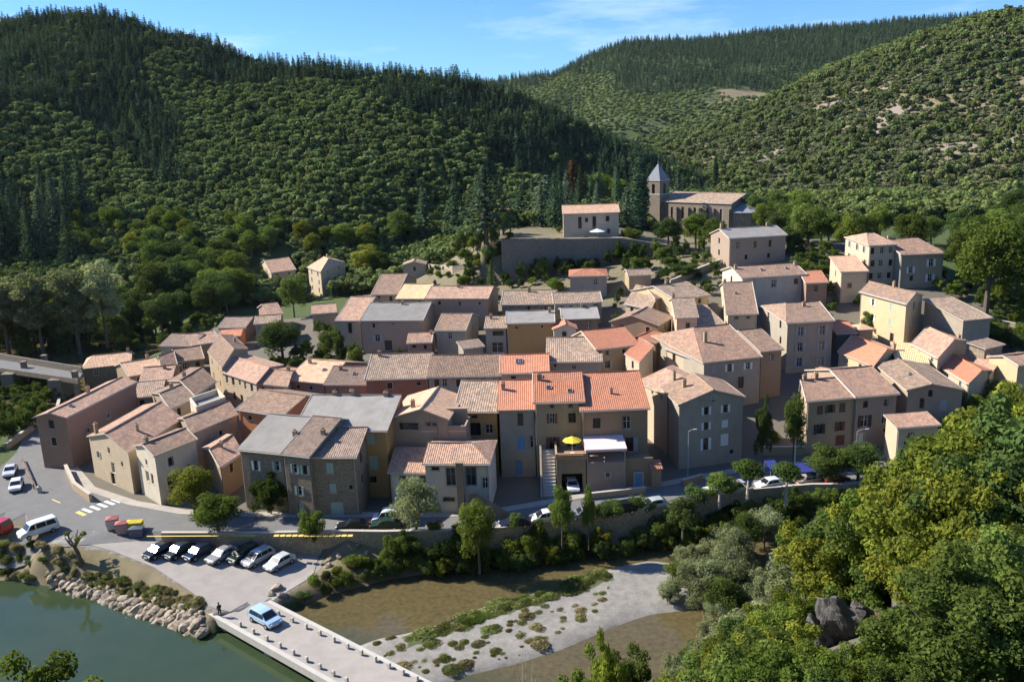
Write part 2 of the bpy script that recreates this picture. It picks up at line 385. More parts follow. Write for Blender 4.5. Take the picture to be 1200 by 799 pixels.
bump(nt, b, noise_(nt, mp.outputs[0], 1.3, 3, .5), .12, .10)
MATS['water'] = m
wm = MB()
wm.poly([(-200,40,ZW),(260,40,ZW),(260,126,ZW),(60,113,ZW),(-8,103.5,ZW),(-60,101.5,ZW),(-200,101.5,ZW)]); o = wm.make('river', m); setp(o, kind='structure')
wm = MB(); wm.poly([(-300,110,-3.2),(-84,165,-3.2),(-82,240,-3.2),(-300,310,-3.2)]); setp(wm.make('river', m), kind='structure')
# roads
def roadmat(name, lo, hi):
    m, nt, b = newmat(name); g = N(nt, 'ShaderNodeNewGeometry')
    n1 = noise_(nt, g.outputs['Position'], .5, 6, .7); n2 = noise_(nt, g.outputs['Position'], 9, 3)
    c = mixc(nt, ramp(nt, n1, [(.3, 0.0), (.7, 1.0)]), lo, hi); c = mixc(nt, mth(nt, 'MULTIPLY', n2, .3), c, tuple(x*1.3 for x in hi))
    nt.links.new(c, b.inputs['Base Color']); b.inputs['Roughness'].default_value = .9; bump(nt, b, n2, .3, .02); return m
M_ASPH = roadmat('asphalt', (.125, .125, .125), (.175, .172, .165)); M_PAVE = roadmat('paving', (.28, .255, .22), (.40, .365, .315)); M_YARD = roadmat('yard', (.27, .245, .22), (.36, .33, .30))
def strip(name, L, R, mat, dz, kind='structure', n=6, thick=0):
    ms = MB(); P = []
    for (a, b_), (c, d) in zip(zip(L[:-1], R[:-1]), zip(L[1:], R[1:])):
        for i in range(n): P.append((a.lerp(c, i/n), b_.lerp(d, i/n)))
    P.append((L[-1], R[-1]))
    W = 5
    rows = []
    for l, r in P:
        row = []
        for k in range(W+1):
            q = l.lerp(r, k/W); row.append((q.x, q.y, max(tz(q.x, q.y), -3.2)+dz))
        rows.append(row)
    for i in range(len(rows)-1):
        for k in range(W): ms.poly([rows[i][k], rows[i][k+1], rows[i+1][k+1], rows[i+1][k]], 0, [(0,0)]*4)
    if ms.v and (Vector(ms.v[1])-Vector(ms.v[0])).cross(Vector(ms.v[2])-Vector(ms.v[0])).z < 0: ms.f = [f[::-1] for f in ms.f]
    return setp(ms.make(name, mat, weld=True), kind=kind)
V2 = lambda p: Vector((p[0], p[1], 0))
RL = [at(66,478,0), at(72,515,0), at(78,548,0), at(100,575,0), at(150,592,0), at(210,603,0), at(300,606,0), at(420,606,0), at(500,607,0), at(570,604,0), at(640,592,0), at(690,583,0), at(770,572,0), at(830,560,0), at(900,548,0), at(960,545,0)]
RL = [V2(p) for p in RL]+[Vector((75,124,0)), Vector((120,128,0))]
RR = [at(38,492,0), at(20,530,0), at(-10,560,0), at(-20,640,0), at(80,640,0), at(168,628,0), at(300,627.5,0), at(420,626,0), at(500,625.5,0), at(580,622,0), at(640,613,0), at(690,607.5,0), at(770,597,0), at(830,586,0), at(900,575.5,0), at(960,571,0)]
RR = [V2(p) for p in RR]+[Vector((75,115.3,0)), Vector((120,118.5,0))]
road = strip('road', RL, RR, M_ASPH, .07)
road2 = strip('road', [V2(at(66,478,0)), V2(at(92,446,1.5)), V2(at(96,438,2))], [V2(at(38,492,0)), V2(at(60,462,1)), V2(at(80,440,2))], M_ASPH, .06)
def pave(pts, mat, name='pavement', h=.13, dz=.0):
    ms = MB(); P = [V2(p) for p in pts]
    zs = [tz(p.x, p.y) for p in P]; n = len(P)
    ms.poly([(p.x, p.y, z+h) for p, z in zip(P, zs)])
    for i in range(n):
        j = (i+1) % n; ms.poly([(P[i].x,P[i].y,zs[i]-.6),(P[j].x,P[j].y,zs[j]-.6),(P[j].x,P[j].y,zs[j]+h),(P[i].x,P[i].y,zs[i]+h)])
    return setp(ms.make(name, mat), kind='structure')
def off(line, d):
    out = []
    for i, p in enumerate(line):
        t = (line[min(i+1, len(line)-1)]-line[max(i-1, 0)]).normalized(); out.append(p+Vector((-t.y, t.x, 0))*d)
    return out
sw = off(RL, 1.5)
for i in range(2, len(RL)-2):
    pave([RL[i], RL[i+1], sw[i+1], sw[i]], M_PAVE)
cpo = MB(); cpv = [(x, y) for x, y in cp_poly]
setp(strip('car_park', [V2(p) for p in [(-58,107.2),(-49.5,104.9),(-40,103.9),(-33,103.7),(-26.3,103.4),(-26,97)]], [V2(p) for p in [(-61,104.6),(-52.5,101.3),(-46,97.9),(-41,94),(-36,89.8),(-31.6,88.4)]], M_YARD, .05), kind='structure')
# zebra crossing and yellow marks
def mark(quad, mat, name='road_marking'):
    ms = MB(); ms.poly([(p.x, p.y, tz(p.x, p.y)+.082) for p in quad]); return setp(ms.make(name, mat), kind='structure')
M_LINE = simple('line_white', (.78, .78, .76), .8, var=.12, scale=9); M_LINEY = simple('line_yellow', (.70, .52, .16), .8, var=.2, scale=9)
for x, y in ((102,598.5),(111.5,595.5),(120,592.5),(128.5,589.5),(136.5,587)):
    p = at(x, y, 0); d = (at(x+9, y+3.4, 0)-at(x-9, y-3.4, 0)).normalized(); n = Vector((-d.y, d.x, 0))
    mark([p-d*1.15-n*.25, p+d*1.15-n*.25, p+d*1.15+n*.25, p-d*1.15+n*.25], M_LINE)
for x, y, l in ((95,602,1.1),(66,587.5,1.2)):
    p = at(x, y, 0); d = (at(x+9, y+4, 0)-at(x-9, y-4, 0)).normalized(); n = Vector((-d.y, d.x, 0))
    mark([p-d*l-n*.3, p+d*l-n*.3, p+d*l+n*.3, p-d*l+n*.3] if x > 80 else [p-d*l-n*.1, p+d*l-n*.1, p+d*l+n*.1, p-d*l+n*.1], M_LINEY)
# ------------------------------------------------------------------ houses
WCACHE = {}
def window_mesh(w, h, frame, kind):
    k = ('w', round(w,2), round(h,2), frame, kind)
    if k in WCACHE: return WCACHE[k]
    ms = MB(); fr = PAINT[frame]; t = .06
    ms.poly([(-w/2,.03,0),(w/2,.03,0),(w/2,.03,h),(-w/2,.03,h)], 0)
    for x0, x1, z0, z1 in ((-w/2,-w/2+t,0,h),(w/2-t,w/2,0,h),(-w/2+t,w/2-t,h-t,h),(-w/2+t,w/2-t,0,t)): ms.box(x0,x1,-.03,.02,z0,z1,1)
    if w > .7: ms.box(-.03,.03,-.025,.02,t,h-t,1)
    if h > 1.1: ms.box(-w/2+t,w/2-t,-.02,.02,h*.62-.02,h*.62+.02,1)
    if kind == 's':      # dressed stone surround and sill standing proud of the wall
        s = .13
        for x0, x1, z0, z1 in ((-w/2-s,-w/2-.002,0,h+s),(w/2+.002,w/2+s,0,h+s),(-w/2-.002,w/2+.002,h+.002,h+s)): ms.box(x0,x1,-.20,-.155,z0,z1,2)
    ms.box(-w/2-.1,w/2+.1,-.26,-.12,-.1,-.004,2)
    WCACHE[k] = mesh('window', ms.v, ms.f, [M_GLASS, fr, M_STONE], ms.m, ms.u); return WCACHE[k]
def shutter_mesh(w, h, col):
    k = ('s', round(w,2), round(h,2), col)
    if k in WCACHE: return WCACHE[k]
    ms = MB(); ms.box(0,w,-.03,.02,0,h)
    for i in range(int(h/.16)): ms.box(.05,w-.05,-.042,-.031,.08+i*.16,.17+i*.16)
    WCACHE[k] = mesh('shutter', ms.v, ms.f, PAINT[col], ms.m, ms.u); return WCACHE[k]
def door_mesh(w, h, col, arch):
    k = ('d', round(w,2), round(h,2), col, arch)
    if k in WCACHE: return WCACHE[k]
    ms = MB(); ms.box(-w/2,w/2,0,.05,0,h)
    for sx in (-1, 1): ms.box(min(sx*.06,sx*(w/2-.08)),max(sx*.06,sx*(w/2-.08)),-.025,-.001,.2,h*.45); ms.box(min(sx*.06,sx*(w/2-.08)),max(sx*.06,sx*(w/2-.08)),-.025,-.001,h*.52,h-.15)
    if arch: ms.box(-w/2-.18,-w/2-.002,-.21,-.155,0,h+.15,1); ms.box(w/2+.002,w/2+.18,-.21,-.155,0,h+.15,1); ms.box(-w/2-.002,w/2+.002,-.21,-.155,h+.002,h+.2,1)
    WCACHE[k] = mesh('door', ms.v, ms.f, [PAINT[col], M_STONE], ms.m, ms.u); return WCACHE[k]
HOUSES = {}
FOOT = []
def H(label, A, B, h, roof='T', wall='beige', ty='par', ry=None, d=None, C=None, pitch=.30, rt=.5, hl=0, hr=0, rs=.5, F=None, L=None, R=None,
      ch=None, sk=(), name='house', cat='house', oh=.35, group=None, y0=96, key=None, base=None, cornice=True):
    mx, my = (A[0]+B[0])/2, (A[1]+B[1])/2
    g = hit(mx, my, h, y0=y0)
    ze = g.z+h
    a3, b3 = at(*A, ze), at(*B, ze)
    ex = (b3-a3); ex.z = 0; w = ex.length; ex.normalize(); ey = Vector((-ex.y, ex.x, 0))
    if C is not None:
        D = at(*C, ze)-b3; D.z = 0
    else:
        if d is None:
            if ry is None: d = 7
            else:
                mid = (a3+b3)/2; t = .5
                while t < 16:
                    q = mid+ey*t
                    if proj(q.x, q.y, ze+pitch*t)[1] <= ry: break
                    t += .05
                d = t/(1 if ty in ('mono',) else rt)
        D = ey*d
    d = D.length
    O = (a3+b3)/2; O.z = 0
    gmin = min(tz(p.x, p.y) for p in (a3, b3, a3+D, b3+D))
    gF = min(tz(a3.x, a3.y), tz(b3.x, b3.y))
    zb = min(gmin, ze-2.5)-.5
    rz = math.atan2(ex.y, ex.x)
    FOOT.append([(a3.x,a3.y),(b3.x,b3.y),((b3+D).x,(b3+D).y),((a3+D).x,(a3+D).y)])
    root = empty(name, (O.x, O.y, gF), rz); setp(root, label, cat, group)
    # local frame: x along the front, y into the block, z up from gF
    c_, s_ = math.cos(-rz), math.sin(-rz)
    Dl = Vector((D.x*c_-D.y*s_, D.x*s_+D.y*c_))
    e = ze-gF; zb -= gF
    def P(s, t, z=0): return (-w/2+s*w+t*Dl.x, t*Dl.y, z)
    pd = pitch
    def top(s, t):
        if ty == 'par': zz = pd*d*(t if t <= rt else max(0, rt-(t-rt)*rt/(1-rt)))
        elif ty == 'mono': zz = pd*d*t
        elif ty == 'monoL': zz = pd*w*s
        elif ty == 'monoR': zz = pd*w*(1-s)
        elif ty == 'perp': zz = pd*w*(s if s <= rs else (1-s)*rs/(1-rs))
        else: zz = 0
        if ty == 'par' and hl and s < hl: zz = min(zz, pd*d*rt*s/hl)
        if ty == 'par' and hr and 1-s < hr: zz = min(zz, pd*d*rt*(1-s)/hr)
        return zz
    # walls, with real openings on the sides that have windows
    wm = MB()
    if ty in ('hip', 'pyr', 'flat'): prof = lambda s, t: e
    else: prof = lambda s, t: e+top(s, t)
    if F is None and w > 4 and cat == 'house': F = '2,2,n'
    if L is None and cat == 'house' and rng.random() < .5: L = '1,2,n'
    if R is None and cat == 'house' and rng.random() < .3: R = '1,2,n'
    openings = {'F': F, 'L': L, 'R': R}
    edges = {'F': ((0,0),(1,0)), 'R': ((1,0),(1,1)), 'B': ((1,1),(0,1)), 'L': ((0,1),(0,0))}
    wins = []
    for side, (p0, p1) in edges.items():
        Lw = (Vector(P(*p1))-Vector(P(*p0))).length
        spec = openings.get(side); holes = []
        if spec:
            items = []
            for it in (spec if isinstance(spec, list) else [spec]):
                if isinstance(it, str):
                    f = it.split(','); nx, nyy, sty = int(f[0]), int(f[1]), f[2]
                    stp = min(2.9, (e-.6)/nyy)
                    for j in range(nyy):
                        for i in range(nx):
                            s = (i+.5)/nx+rng.uniform(-.04, .04)
                            hh = 1.35 if stp > 2.3 else .9
                            if rng.random() < .12: hh *= .65
                            items.append((s, .55+j*stp, .85 if hh > 1 else .6, hh, sty))
                else: items.append(it)
            for s, dn, ww, hh, sty in items:
                x = s*Lw; z1 = e-dn; z0 = z1-hh
                if x-ww/2 < .1 or x+ww/2 > Lw-.1 or (z0 < .02 and not sty.startswith('d')): continue
                if sty.startswith('d'): z0 = max(z0, .02)
                if any(abs(x-q[0]) < (ww+q[2])/2+.1 and z0 < q[1]+q[3]+.1 and z0+hh > q[1]-.1 for q in holes): continue
                holes.append((x, z0, ww, z1-z0, sty))
        o0, o1 = Vector(P(*p0)), Vector(P(*p1)); ud = (o1-o0).normalized()
        inn = Vector((-ud.y, ud.x, 0))
        def W3(u, z, dd=0): q = o0+ud*u+inn*dd; return (q.x, q.y, z)
        ztop = e if (holes or True) else e
        lo = min(e, prof(*p0), prof(*p1))
        us = sorted(set([0, Lw]+[v for q in holes for v in (q[0]-q[2]/2, q[0]+q[2]/2)]))
        vs = sorted(set([zb, lo]+[v for q in holes for v in (q[1], min(q[1]+q[3], lo))]))
        for i in range(len(us)-1):
            for j in range(len(vs)-1):
                uc, vc = (us[i]+us[i+1])/2, (vs[j]+vs[j+1])/2
                if any(abs(uc-q[0]) < q[2]/2 and q[1] < vc < q[1]+q[3] for q in holes): continue
                wm.poly([W3(us[i],vs[j]), W3(us[i+1],vs[j]), W3(us[i+1],vs[j+1]), W3(us[i],vs[j+1])])
        # gable above the straight part
        br = [0.0]+([rt] if ty == 'par' and side in 'LR' else [])+([rs] if ty == 'perp' and side in 'FB' else [])+[1.0]
        if side in 'LB': br = sorted(1-q for q in br)
        tp = []
        for q in br:
            s = p0[0]+(p1[0]-p0[0])*q; t = p0[1]+(p1[1]-p0[1])*q; tp.append((q*Lw, prof(s, t)))
        if ty == 'par' and (hl and side == 'L' or hr and side == 'R'): tp = [(0, e), (Lw, e)]
        if max(z for _, z in tp) > lo+.01:
            poly = [W3(0, lo), W3(Lw, lo)]+[W3(u, z) for u, z in reversed(tp) if z > lo+.001]
            if len(poly) > 2: wm.poly(poly)
        for x, z0, ww, hh, sty in holes:
            z1 = z0+hh; dp = .2
            for (ua, za), (ub, zb_) in (((x-ww/2,z0),(x-ww/2,z1)),((x-ww/2,z1),(x+ww/2,z1)),((x+ww/2,z1),(x+ww/2,z0)),((x+ww/2,z0),(x-ww/2,z0))):
                wm.poly([W3(ua,za), W3(ub,zb_), W3(ub,zb_,dp), W3(ua,za,dp)])
            wins.append((W3(x, z0, dp), math.atan2(ud.y, ud.x), ww, hh, sty))
    wall = wm.make('wall', WALL[wall], root)
    for pos, rzw, ww, hh, sty in wins:
        f = sty.split(':'); k = f[0]; colr = f[1] if len(f) > 1 else 'br'
        if k[0] == 'd':
            link('door', door_mesh(ww, hh, colr, k == 'da'), root, pos, rzw); continue
        fr = 'wh' if k[-1] == 'w' else ('dk' if rng.random() < .4 else 'br' if rng.random() < .5 else 'wh')
        if k == 'b': fr = 'bl'
        wo = link('window', window_mesh(ww, hh, fr, 's' if k[0] in 'snb' else 'p'), root, pos, rzw)
        mode = k[0]
        if mode == 'm': mode = rng.choice('oocn')
        if mode == 'o':
            for sg in (-1, 1):
                so = link('shutter', shutter_mesh(ww/2, hh, colr), wo)
                so.location = (-ww/2-ww/2-.02 if sg < 0 else ww/2+.02, -.235, 0)
        elif mode == 'c':
            for sg in (-1, 1):
                so = link('shutter', shutter_mesh(ww/2-.01, hh, colr), wo); so.location = (-ww/2 if sg < 0 else .01, -.12, 0)
        elif mode == 'h':
            so = link('shutter', shutter_mesh(ww/2, hh, colr), wo); so.location = (-ww/2, -.2, 0); so.rotation_euler = (0, 0, -1.3)
    # roof
    th = .19; os, ot = oh/w, oh/d
    polys = []
    def pt(s, t, z): return (s, t, z)
    if ty == 'par':
        zr = pd*d*rt; kf = pd*oh; 
        s0 = -os if not hl else hl; s1 = 1+os if not hr else 1-hr
        l0, r0 = -os, 1+os
        polys.append([(l0,-ot,-kf),(r0,-ot,-kf),(s1,rt,zr),(s0,rt,zr)])
        kb = oh*zr/(d*(1-rt))
        polys.append([(r0,1+ot,-kb),(l0,1+ot,-kb),(s0,rt,zr),(s1,rt,zr)])
        if hl: polys.append([(l0,1+ot,-kb),(l0,-ot,-kf),(hl,rt,zr)])
        if hr: polys.append([(r0,-ot,-kf),(r0,1+ot,-kb),(1-hr,rt,zr)])
    elif ty == 'mono': polys.append([(-os,-ot,-pd*oh),(1+os,-ot,-pd*oh),(1+os,1+ot,pd*(d+oh)),(-os,1+ot,pd*(d+oh))])
    elif ty == 'monoL': polys.append([(-os,-ot,-pd*oh),(1+os,-ot,pd*(w+oh)),(1+os,1+ot,pd*(w+oh)),(-os,1+ot,-pd*oh)])
    elif ty == 'monoR': polys.append([(-os,-ot,pd*(w+oh)),(1+os,-ot,-pd*oh),(1+os,1+ot,-pd*oh),(-os,1+ot,pd*(w+oh))])
    elif ty == 'perp':
        zr = pd*w*rs; k2 = oh*zr/(w*(1-rs))
        polys.append([(-os,1+ot,-pd*oh),(-os,-ot,-pd*oh),(rs,-ot,zr),(rs,1+ot,zr)])
        polys.append([(1+os,-ot,-k2),(1+os,1+ot,-k2),(rs,1+ot,zr),(rs,-ot,zr)])
    elif ty == 'pyr':
        zr = pd*min(w, d)*.5; cs = [(-os,-ot),(1+os,-ot),(1+os,1+ot),(-os,1+ot)]
        for i in range(4): polys.append([(*cs[i],-.05),(*cs[(i+1)%4],-.05),(.5,.5,zr)])
    elif ty == 'flat': polys.append([(-os,-ot,0),(1+os,-ot,0),(1+os,1+ot,.05),(-os,1+ot,.05)])
    rm = MB()
    def fix(poly):
        v = [Vector(P(s, t, e+z)) for s, t, z in poly]
        n = (v[1]-v[0]).cross(v[2]-v[0])
        return v if n.z > 0 else v[::-1]
    cen = Vector(P(.5,.5,0))
    for poly in polys:
        v = fix(poly); n_ = len(v)
        up = [q+Vector((0,0,th)) for q in v]
        # sheet cut into small cells with a little sag, so eaves and ridges are not ruled lines
        if n_ == 4:
            nu, nv_ = max(2, min(9, int((up[1]-up[0]).length/1.3))), max(2, min(6, int((up[2]-up[1]).length/1.3)))
            G = [[up[0].lerp(up[1], i/nu).lerp(up[3].lerp(up[2], i/nu), j/nv_)+Vector((0, 0, -.05*rng.random()-.07*math.sin(math.pi*i/nu)*(w > 5))) for i in range(nu+1)] for j in range(nv_+1)]
            U0 = autouv(up)
            def uvl(i, j):
                a0 = [U0[0][k]+(U0[1][k]-U0[0][k])*i/nu for k in (0, 1)]; b0 = [U0[3][k]+(U0[2][k]-U0[3][k])*i/nu for k in (0, 1)]
                return (a0[0]+(b0[0]-a0[0])*j/nv_, a0[1]+(b0[1]-a0[1])*j/nv_)
            for j in range(nv_):
                for i in range(nu): rm.poly([G[j][i], G[j][i+1], G[j+1][i+1], G[j+1][i]], 0, [uvl(i,j), uvl(i+1,j), uvl(i+1,j+1), uvl(i,j+1)])
        else: rm.poly(up, 0)
        rm.poly(v[::-1], 1)
        for i in range(n_):
            j = (i+1) % n_; rm.poly([v[i], v[j], up[j], up[i]], 1)
    ro = rm.make('roof', [ROOF[roof], M_MORTAR], root)
    # ridge, hip and verge caps
    def cap(p, q, r=.11, nm='ridge_tiles'):
        p, q = Vector(p), Vector(q); ms = MB(); ms.tube([p, q], [r, r], 6); ms.make(nm, ROOF[roof] if nm == 'ridge_tiles' else M_MORTAR, ro)
    e2 = e+th
    if ty == 'par': cap(P(-os if not hl else hl, rt, e2+pd*d*rt), P(1+os if not hr else 1-hr, rt, e2+pd*d*rt))
    if ty == 'perp': cap(P(rs, -ot, e2+pd*w*rs), P(rs, 1+ot, e2+pd*w*rs))
    if ty == 'par' and rng.random() < .55 and not hl and w > 4: cap(P(-os*.7, -ot, e2-pd*oh-.03), P(-os*.7, rt, e2+pd*d*rt-.03), .09, 'verge')
    if ty == 'par' and rng.random() < .3 and not hr and w > 4: cap(P(1+os*.7, -ot, e2-pd*oh-.03), P(1+os*.7, rt, e2+pd*d*rt-.03), .09, 'verge')
    def surf(s, t):
        if ty == 'pyr': return e+th
        return e+th+top(s, t)
    for c in (ch if ch is not None else ([(rng.uniform(.1,.9), rt+rng.uniform(-.2,.06) if ty == 'par' else rng.uniform(.3,.9), rng.uniform(.7,1.2))] if rng.random() < .7 and w > 4 else [])):
        s, t, hh = c[:3]; cw = c[3] if len(c) > 3 else .28
        x, y, _ = P(s, t); z = surf(s, t); cm = MB()
        cm.box(x-cw, x+cw, y-cw*.8, y+cw*.8, z-.6, z+hh, 0); cm.box(x-cw-.06, x+cw+.06, y-cw*.8-.06, y+cw*.8+.06, z+hh+.001, z+hh+.08, 0)
        for k in (-1, 1): cm.tube([(x+k*cw*.5, y, z+hh+.08), (x+k*cw*.5, y, z+hh+.36)], [.1, .085], 7, 1)
        cm.make('chimney', [WALL[rng.choice(['beige','rose','pale','brown'])], ROOF['P']], ro)
    for s, t in sk:
        x, y, _ = P(s, t); z = surf(s, t); z2 = surf(s, t+.7/d); km = MB(); zz = z2-z
        a, b_, c2, d2 = (x-.38, y, z+.06), (x+.38, y, z+.06), (x+.38, y+.75*.95, z+.06+zz), (x-.38, y+.75*.95, z+.06+zz)
        km.poly([a, b_, c2, d2], 0)
        for p, q in ((a,b_),(b_,c2),(c2,d2),(d2,a)): km.tube([p, q], [.05,.05], 4, 1)
        km.make('skylight', [M_GLASS, PAINT['gy']], ro)
    # gutter along the front eave and a drainpipe
    if w > 3.5 and ty in ('par', 'mono', 'hip') and rng.random() < .75:
        gm = MB(); gy_ = -oh-.08
        x0, x1 = P(-os, 0)[0], P(1+os, 0)[0]; zq = e-pd*oh+.02
        gm.tube([(x0, gy_, zq), (x1, gy_, zq)], [.07, .07], 6)
        xs = x0+oh+.15 if rng.random() < .5 else x1-oh-.15
        gm.tube([(xs, gy_, zq), (xs, -.08, zq-.45), (xs, -.08, .05)], [.045]*3, 5)
        gm.make('gutter', PAINT['gy'] if rng.random() < .5 else M_MORTAR, root)
    if key: HOUSES[key] = dict(P=P, e=e, root=root, w=w, d=d, gF=gF, rz=rz, wall=wall, roof=ro)
    return root
# ------------------------------------------------------------------ the village, photograph pixels for the eave corners
# front row along the road, from the left
H('long pink house with tall shaded side wall beside the left road bend', (77,489), (158,448), 8.6, 'P', 'pink', d=5.2, ry=None, pitch=.28, L='1,2,n', F=[(.25,3.6,1.1,.8,'nw'),(.55,3.0,1.1,.8,'nw')], ch=[(.62,.8,.8)], sk=[(.2,.25)], cornice=False, key='pink')
H('small sunlit lean-to annex at the street end of the pink house', (64,480), (79,489), 6.5, 'A', 'cream', ty='mono', d=2.5, pitch=.2, ch=[], name='annex', cat='annex')
H('beige gabled house with long brown roof facing the zebra crossing', (104,511), (150,530), 6.6, 'P', 'cream', ty='perp', C=(212,491), pitch=.27, F=[(.2,2.0,.7,1.0,'o:gy'),(.5,.6,.6,.9,'n'),(.55,2.9,1.0,1.6,'n'),(.8,2.0,.6,.8,'n'),(.5,4.7,1.1,1.8,'n')], R=[(.2,1.2,.6,.7,'n')], ch=[(.2,.02,1.5),(.75,.35,.8)])
H('narrow white house with sunlit end wall standing at the zebra crossing', (181,534), (229,515), 7.6, 'B', 'white', ty='par', C=(206,504), pitch=.26, rt=.5, L=[(.5,1.4,.6,.8,'n'),(.45,3.3,.9,1.5,'n'),(.7,3.3,.7,1.5,'n')], F=[(.35,1.2,.7,1.2,'n'),(.3,3.9,1.3,2.2,'d:dk'),(.75,3.4,.6,.8,'n')], ch=[(.1,.6,.7)])
H('brown roofed house with grey side wall behind the narrow white house', (226,507), (277,486), 6.8, 'B', 'grey', C=(259,471), pitch=.25, F=[(.6,1.5,.6,.8,'n')], ch=[])
H('low cottage with sunlit tan roof and red end wall beside the round street trees', (258,547), (283,530), 5.0, 'P', 'brown', ty='par', C=(262,510), pitch=.25, rt=.5, F='1,1,n', L=[(.5,1.2,.7,.9,'n')], ch=[(.4,.4,.6)])
H('dark stone house with plain grey roof at the left of the stone row', (281,526), (331,531), 8.8, 'G', 'stone', ry=488, rt=.55, pitch=.31, F=[(.35,1.5,.7,1.4,'o:wh'),(.84,1.3,.7,1.4,'o:gn'),(.4,4.4,.7,1.2,'n')], ch=[(.98,.25,.6)], key='stone')
H('dark stone house with ribbed brown roof and closed pale green shutters', (363,535), (416,535), 8.6, 'D', 'stone', ry=502, rt=.55, pitch=.30, F=[(.42,.9,1.0,1.5,'c:gn'),(.45,3.9,.9,1.3,'c:gn'),(.5,6.6,1.9,1.9,'d:gn'),(.85,4.1,.5,.6,'n')], R='2,2,n', ch=[], key='stone2')
H('dark stone house under a plain brown roof in the middle of the stone row', (332,531), (362,534.5), 9.0, 'D', 'stone', ry=490, rt=.55, pitch=.32, F=[(.4,1.4,.7,1.3,'o:gn'),(.8,1.4,.7,1.3,'o:gn'),(.5,4.6,.7,1.3,'o:gn'),(.5,7.0,1.0,1.8,'d:gn')], ch=[(.9,.3,.6)], y0=104)
H('ochre orange plaster house with wide grey roof behind the stone houses', (346,503), (452,504), 10.2, 'G', 'ochre', ry=464, rt=.92, pitch=.3, F=[(.83,.5,1.1,1.5,'c:gn'),(.84,3.9,1.2,2.0,'c:gn'),(.82,7.0,1.0,1.0,'n')], ch=[(.25,.93,.7),(.45,.93,.9),(.85,.9,.5)], y0=112, key='ochre')
H('small brown roofed house with bright orange end wall left of the grey roofs', (279,479), (331,487), 8.0, 'B', 'orange', ry=461, pitch=.28, F=[(.25,.9,.7,.7,'n'),(.6,1.0,.6,.6,'n'),(.85,1.0,.6,.6,'n')], L='1,1,n')
H('peach roofed house with sunken roof terrace behind the bright annexes', (457,490), (524,491), 10.6, 'A', 'rose', ty='perp', rs=.56, pitch=.30, d=10.5, F=[(.32,.7,2.8,1.0,'n'),(.72,.6,1.6,2.0,'n')], ch=[(.35,.2,.9)], key='peach', y0=110)
H('flat roof terrace block with low parapet beside the peach roofed house', (494,506), (546,506), 8.6, 'P', 'rose', ty='flat', d=4.2, oh=0, F=[(.2,1.2,.8,.9,'nw')], ch=[], name='terrace_block', cat='roof terrace', y0=108, key='terr')
H('low pale annex with small tan roof behind the pale willow', (457,553), (499,553), 5.4, 'P', 'white', ty='mono', ry=527, pitch=.26, F=[(.35,.6,.9,1.2,'n'),(.9,.6,.7,.9,'n')], ch=[(.95,.6,.5)])
H('pale house with hipped tan roof, blue framed windows and outside stair', (498,543), (572,543), 7.2, 'P', 'white', ty='par', ry=520, rt=.5, hr=.32, pitch=.28, F=[(.16,.5,1.0,.5,'n'),(.4,.6,1.3,2.6,'b'),(.72,.6,1.3,2.6,'b'),(.94,2.1,.8,1.5,'n'),(.35,4.9,1.6,.6,'n'),(.75,4.7,.8,.5,'n')], ch=[], key='hip')
H('tan roofed house with recessed balconies right of the peach roof', (534,482), (582,482), 10.0, 'T', 'ochre', ry=447, rt=.7, pitch=.3, F=[(.45,.6,.8,.5,'n'),(.45,1.8,1.8,2.0,'n'),(.8,2.1,1.1,1.4,'n'),(.4,5.2,1.4,2.0,'n'),(.8,5.4,.9,1.7,'n')], ch=[(.1,.9,.6)], y0=112)
H('narrow grey house with bright orange roof and blue shutters', (585,480.5), (626,479.5), 10.6, 'O', 'grey', ry=446, rt=.75, pitch=.31, F=[(.6,.6,.75,1.9,'n'),(.6,4.2,1.2,2.2,'c:bl'),(.9,4.2,.5,1.8,'n'),(.5,8.0,1.0,2.2,'d:bl')], ch=[(.1,.5,.9)], y0=110)
H('beige house with orange roof, three skylights and a yellow parasol below', (627,471.5), (683,470), 11.8, 'O', 'beige', ry=437, rt=.75, pitch=.32, F=[(.35,.5,.45,.5,'n'),(.75,.5,.45,.5,'n'),(.35,1.8,.75,1.5,'o:br'),(.77,1.8,1.1,1.5,'n'),(.35,5.4,1.0,2.0,'o:br'),(.75,5.2,1.4,2.1,'n')], ch=[(.1,.55,.8)], sk=[(.3,.3),(.75,.2),(.12,.6)], y0=110, key='beigeO')
H('pinkish brown house with wide orange roof above the pale awning', (682,481), (759,478), 10.8, 'O', 'brown', ry=437, rt=.75, pitch=.3, F=[(.22,1.2,1.1,1.6,'s'),(.68,1.2,1.1,1.9,'sw'),(.72,4.4,1.2,2.2,'o:gy')], ch=[(.5,.3,.5,.2)], sk=[(.12,.6)], y0=110, key='brownO')
H('tall grey gabled house with four storeys of white shutters by the road', (796,474), (871,465), 10.3, 'B', 'grey', ty='perp', rs=.52, C=(846,446), pitch=.30, F=[(.53,-.9,.6,1.1,'n'),(.42,.9,.75,1.2,'o:wh'),(.72,.9,.75,1.2,'o:wh'),(.42,3.3,.75,1.2,'o:wh'),(.72,3.3,1.1,1.2,'c:wh'),(.42,5.8,.85,1.9,'o:wh'),(.72,5.5,1.3,1.9,'c:wh'),(.84,8.2,.6,.7,'n')], L=[(.6,1.2,.6,.9,'n')], ch=[(.25,.6,1.0)], key='gable')
H('pink hipped roof rear wing of the tall gabled house', (748,447), (782,464), 9.0, 'P', 'cream', ty='par', C=(822,444), pitch=.26, hl=.35, F=[(.2,.5,.4,.4,'n'),(.5,.5,.4,.4,'n'),(.8,.5,.4,.4,'n')], ch=[(.8,.35,1.3)], y0=110)
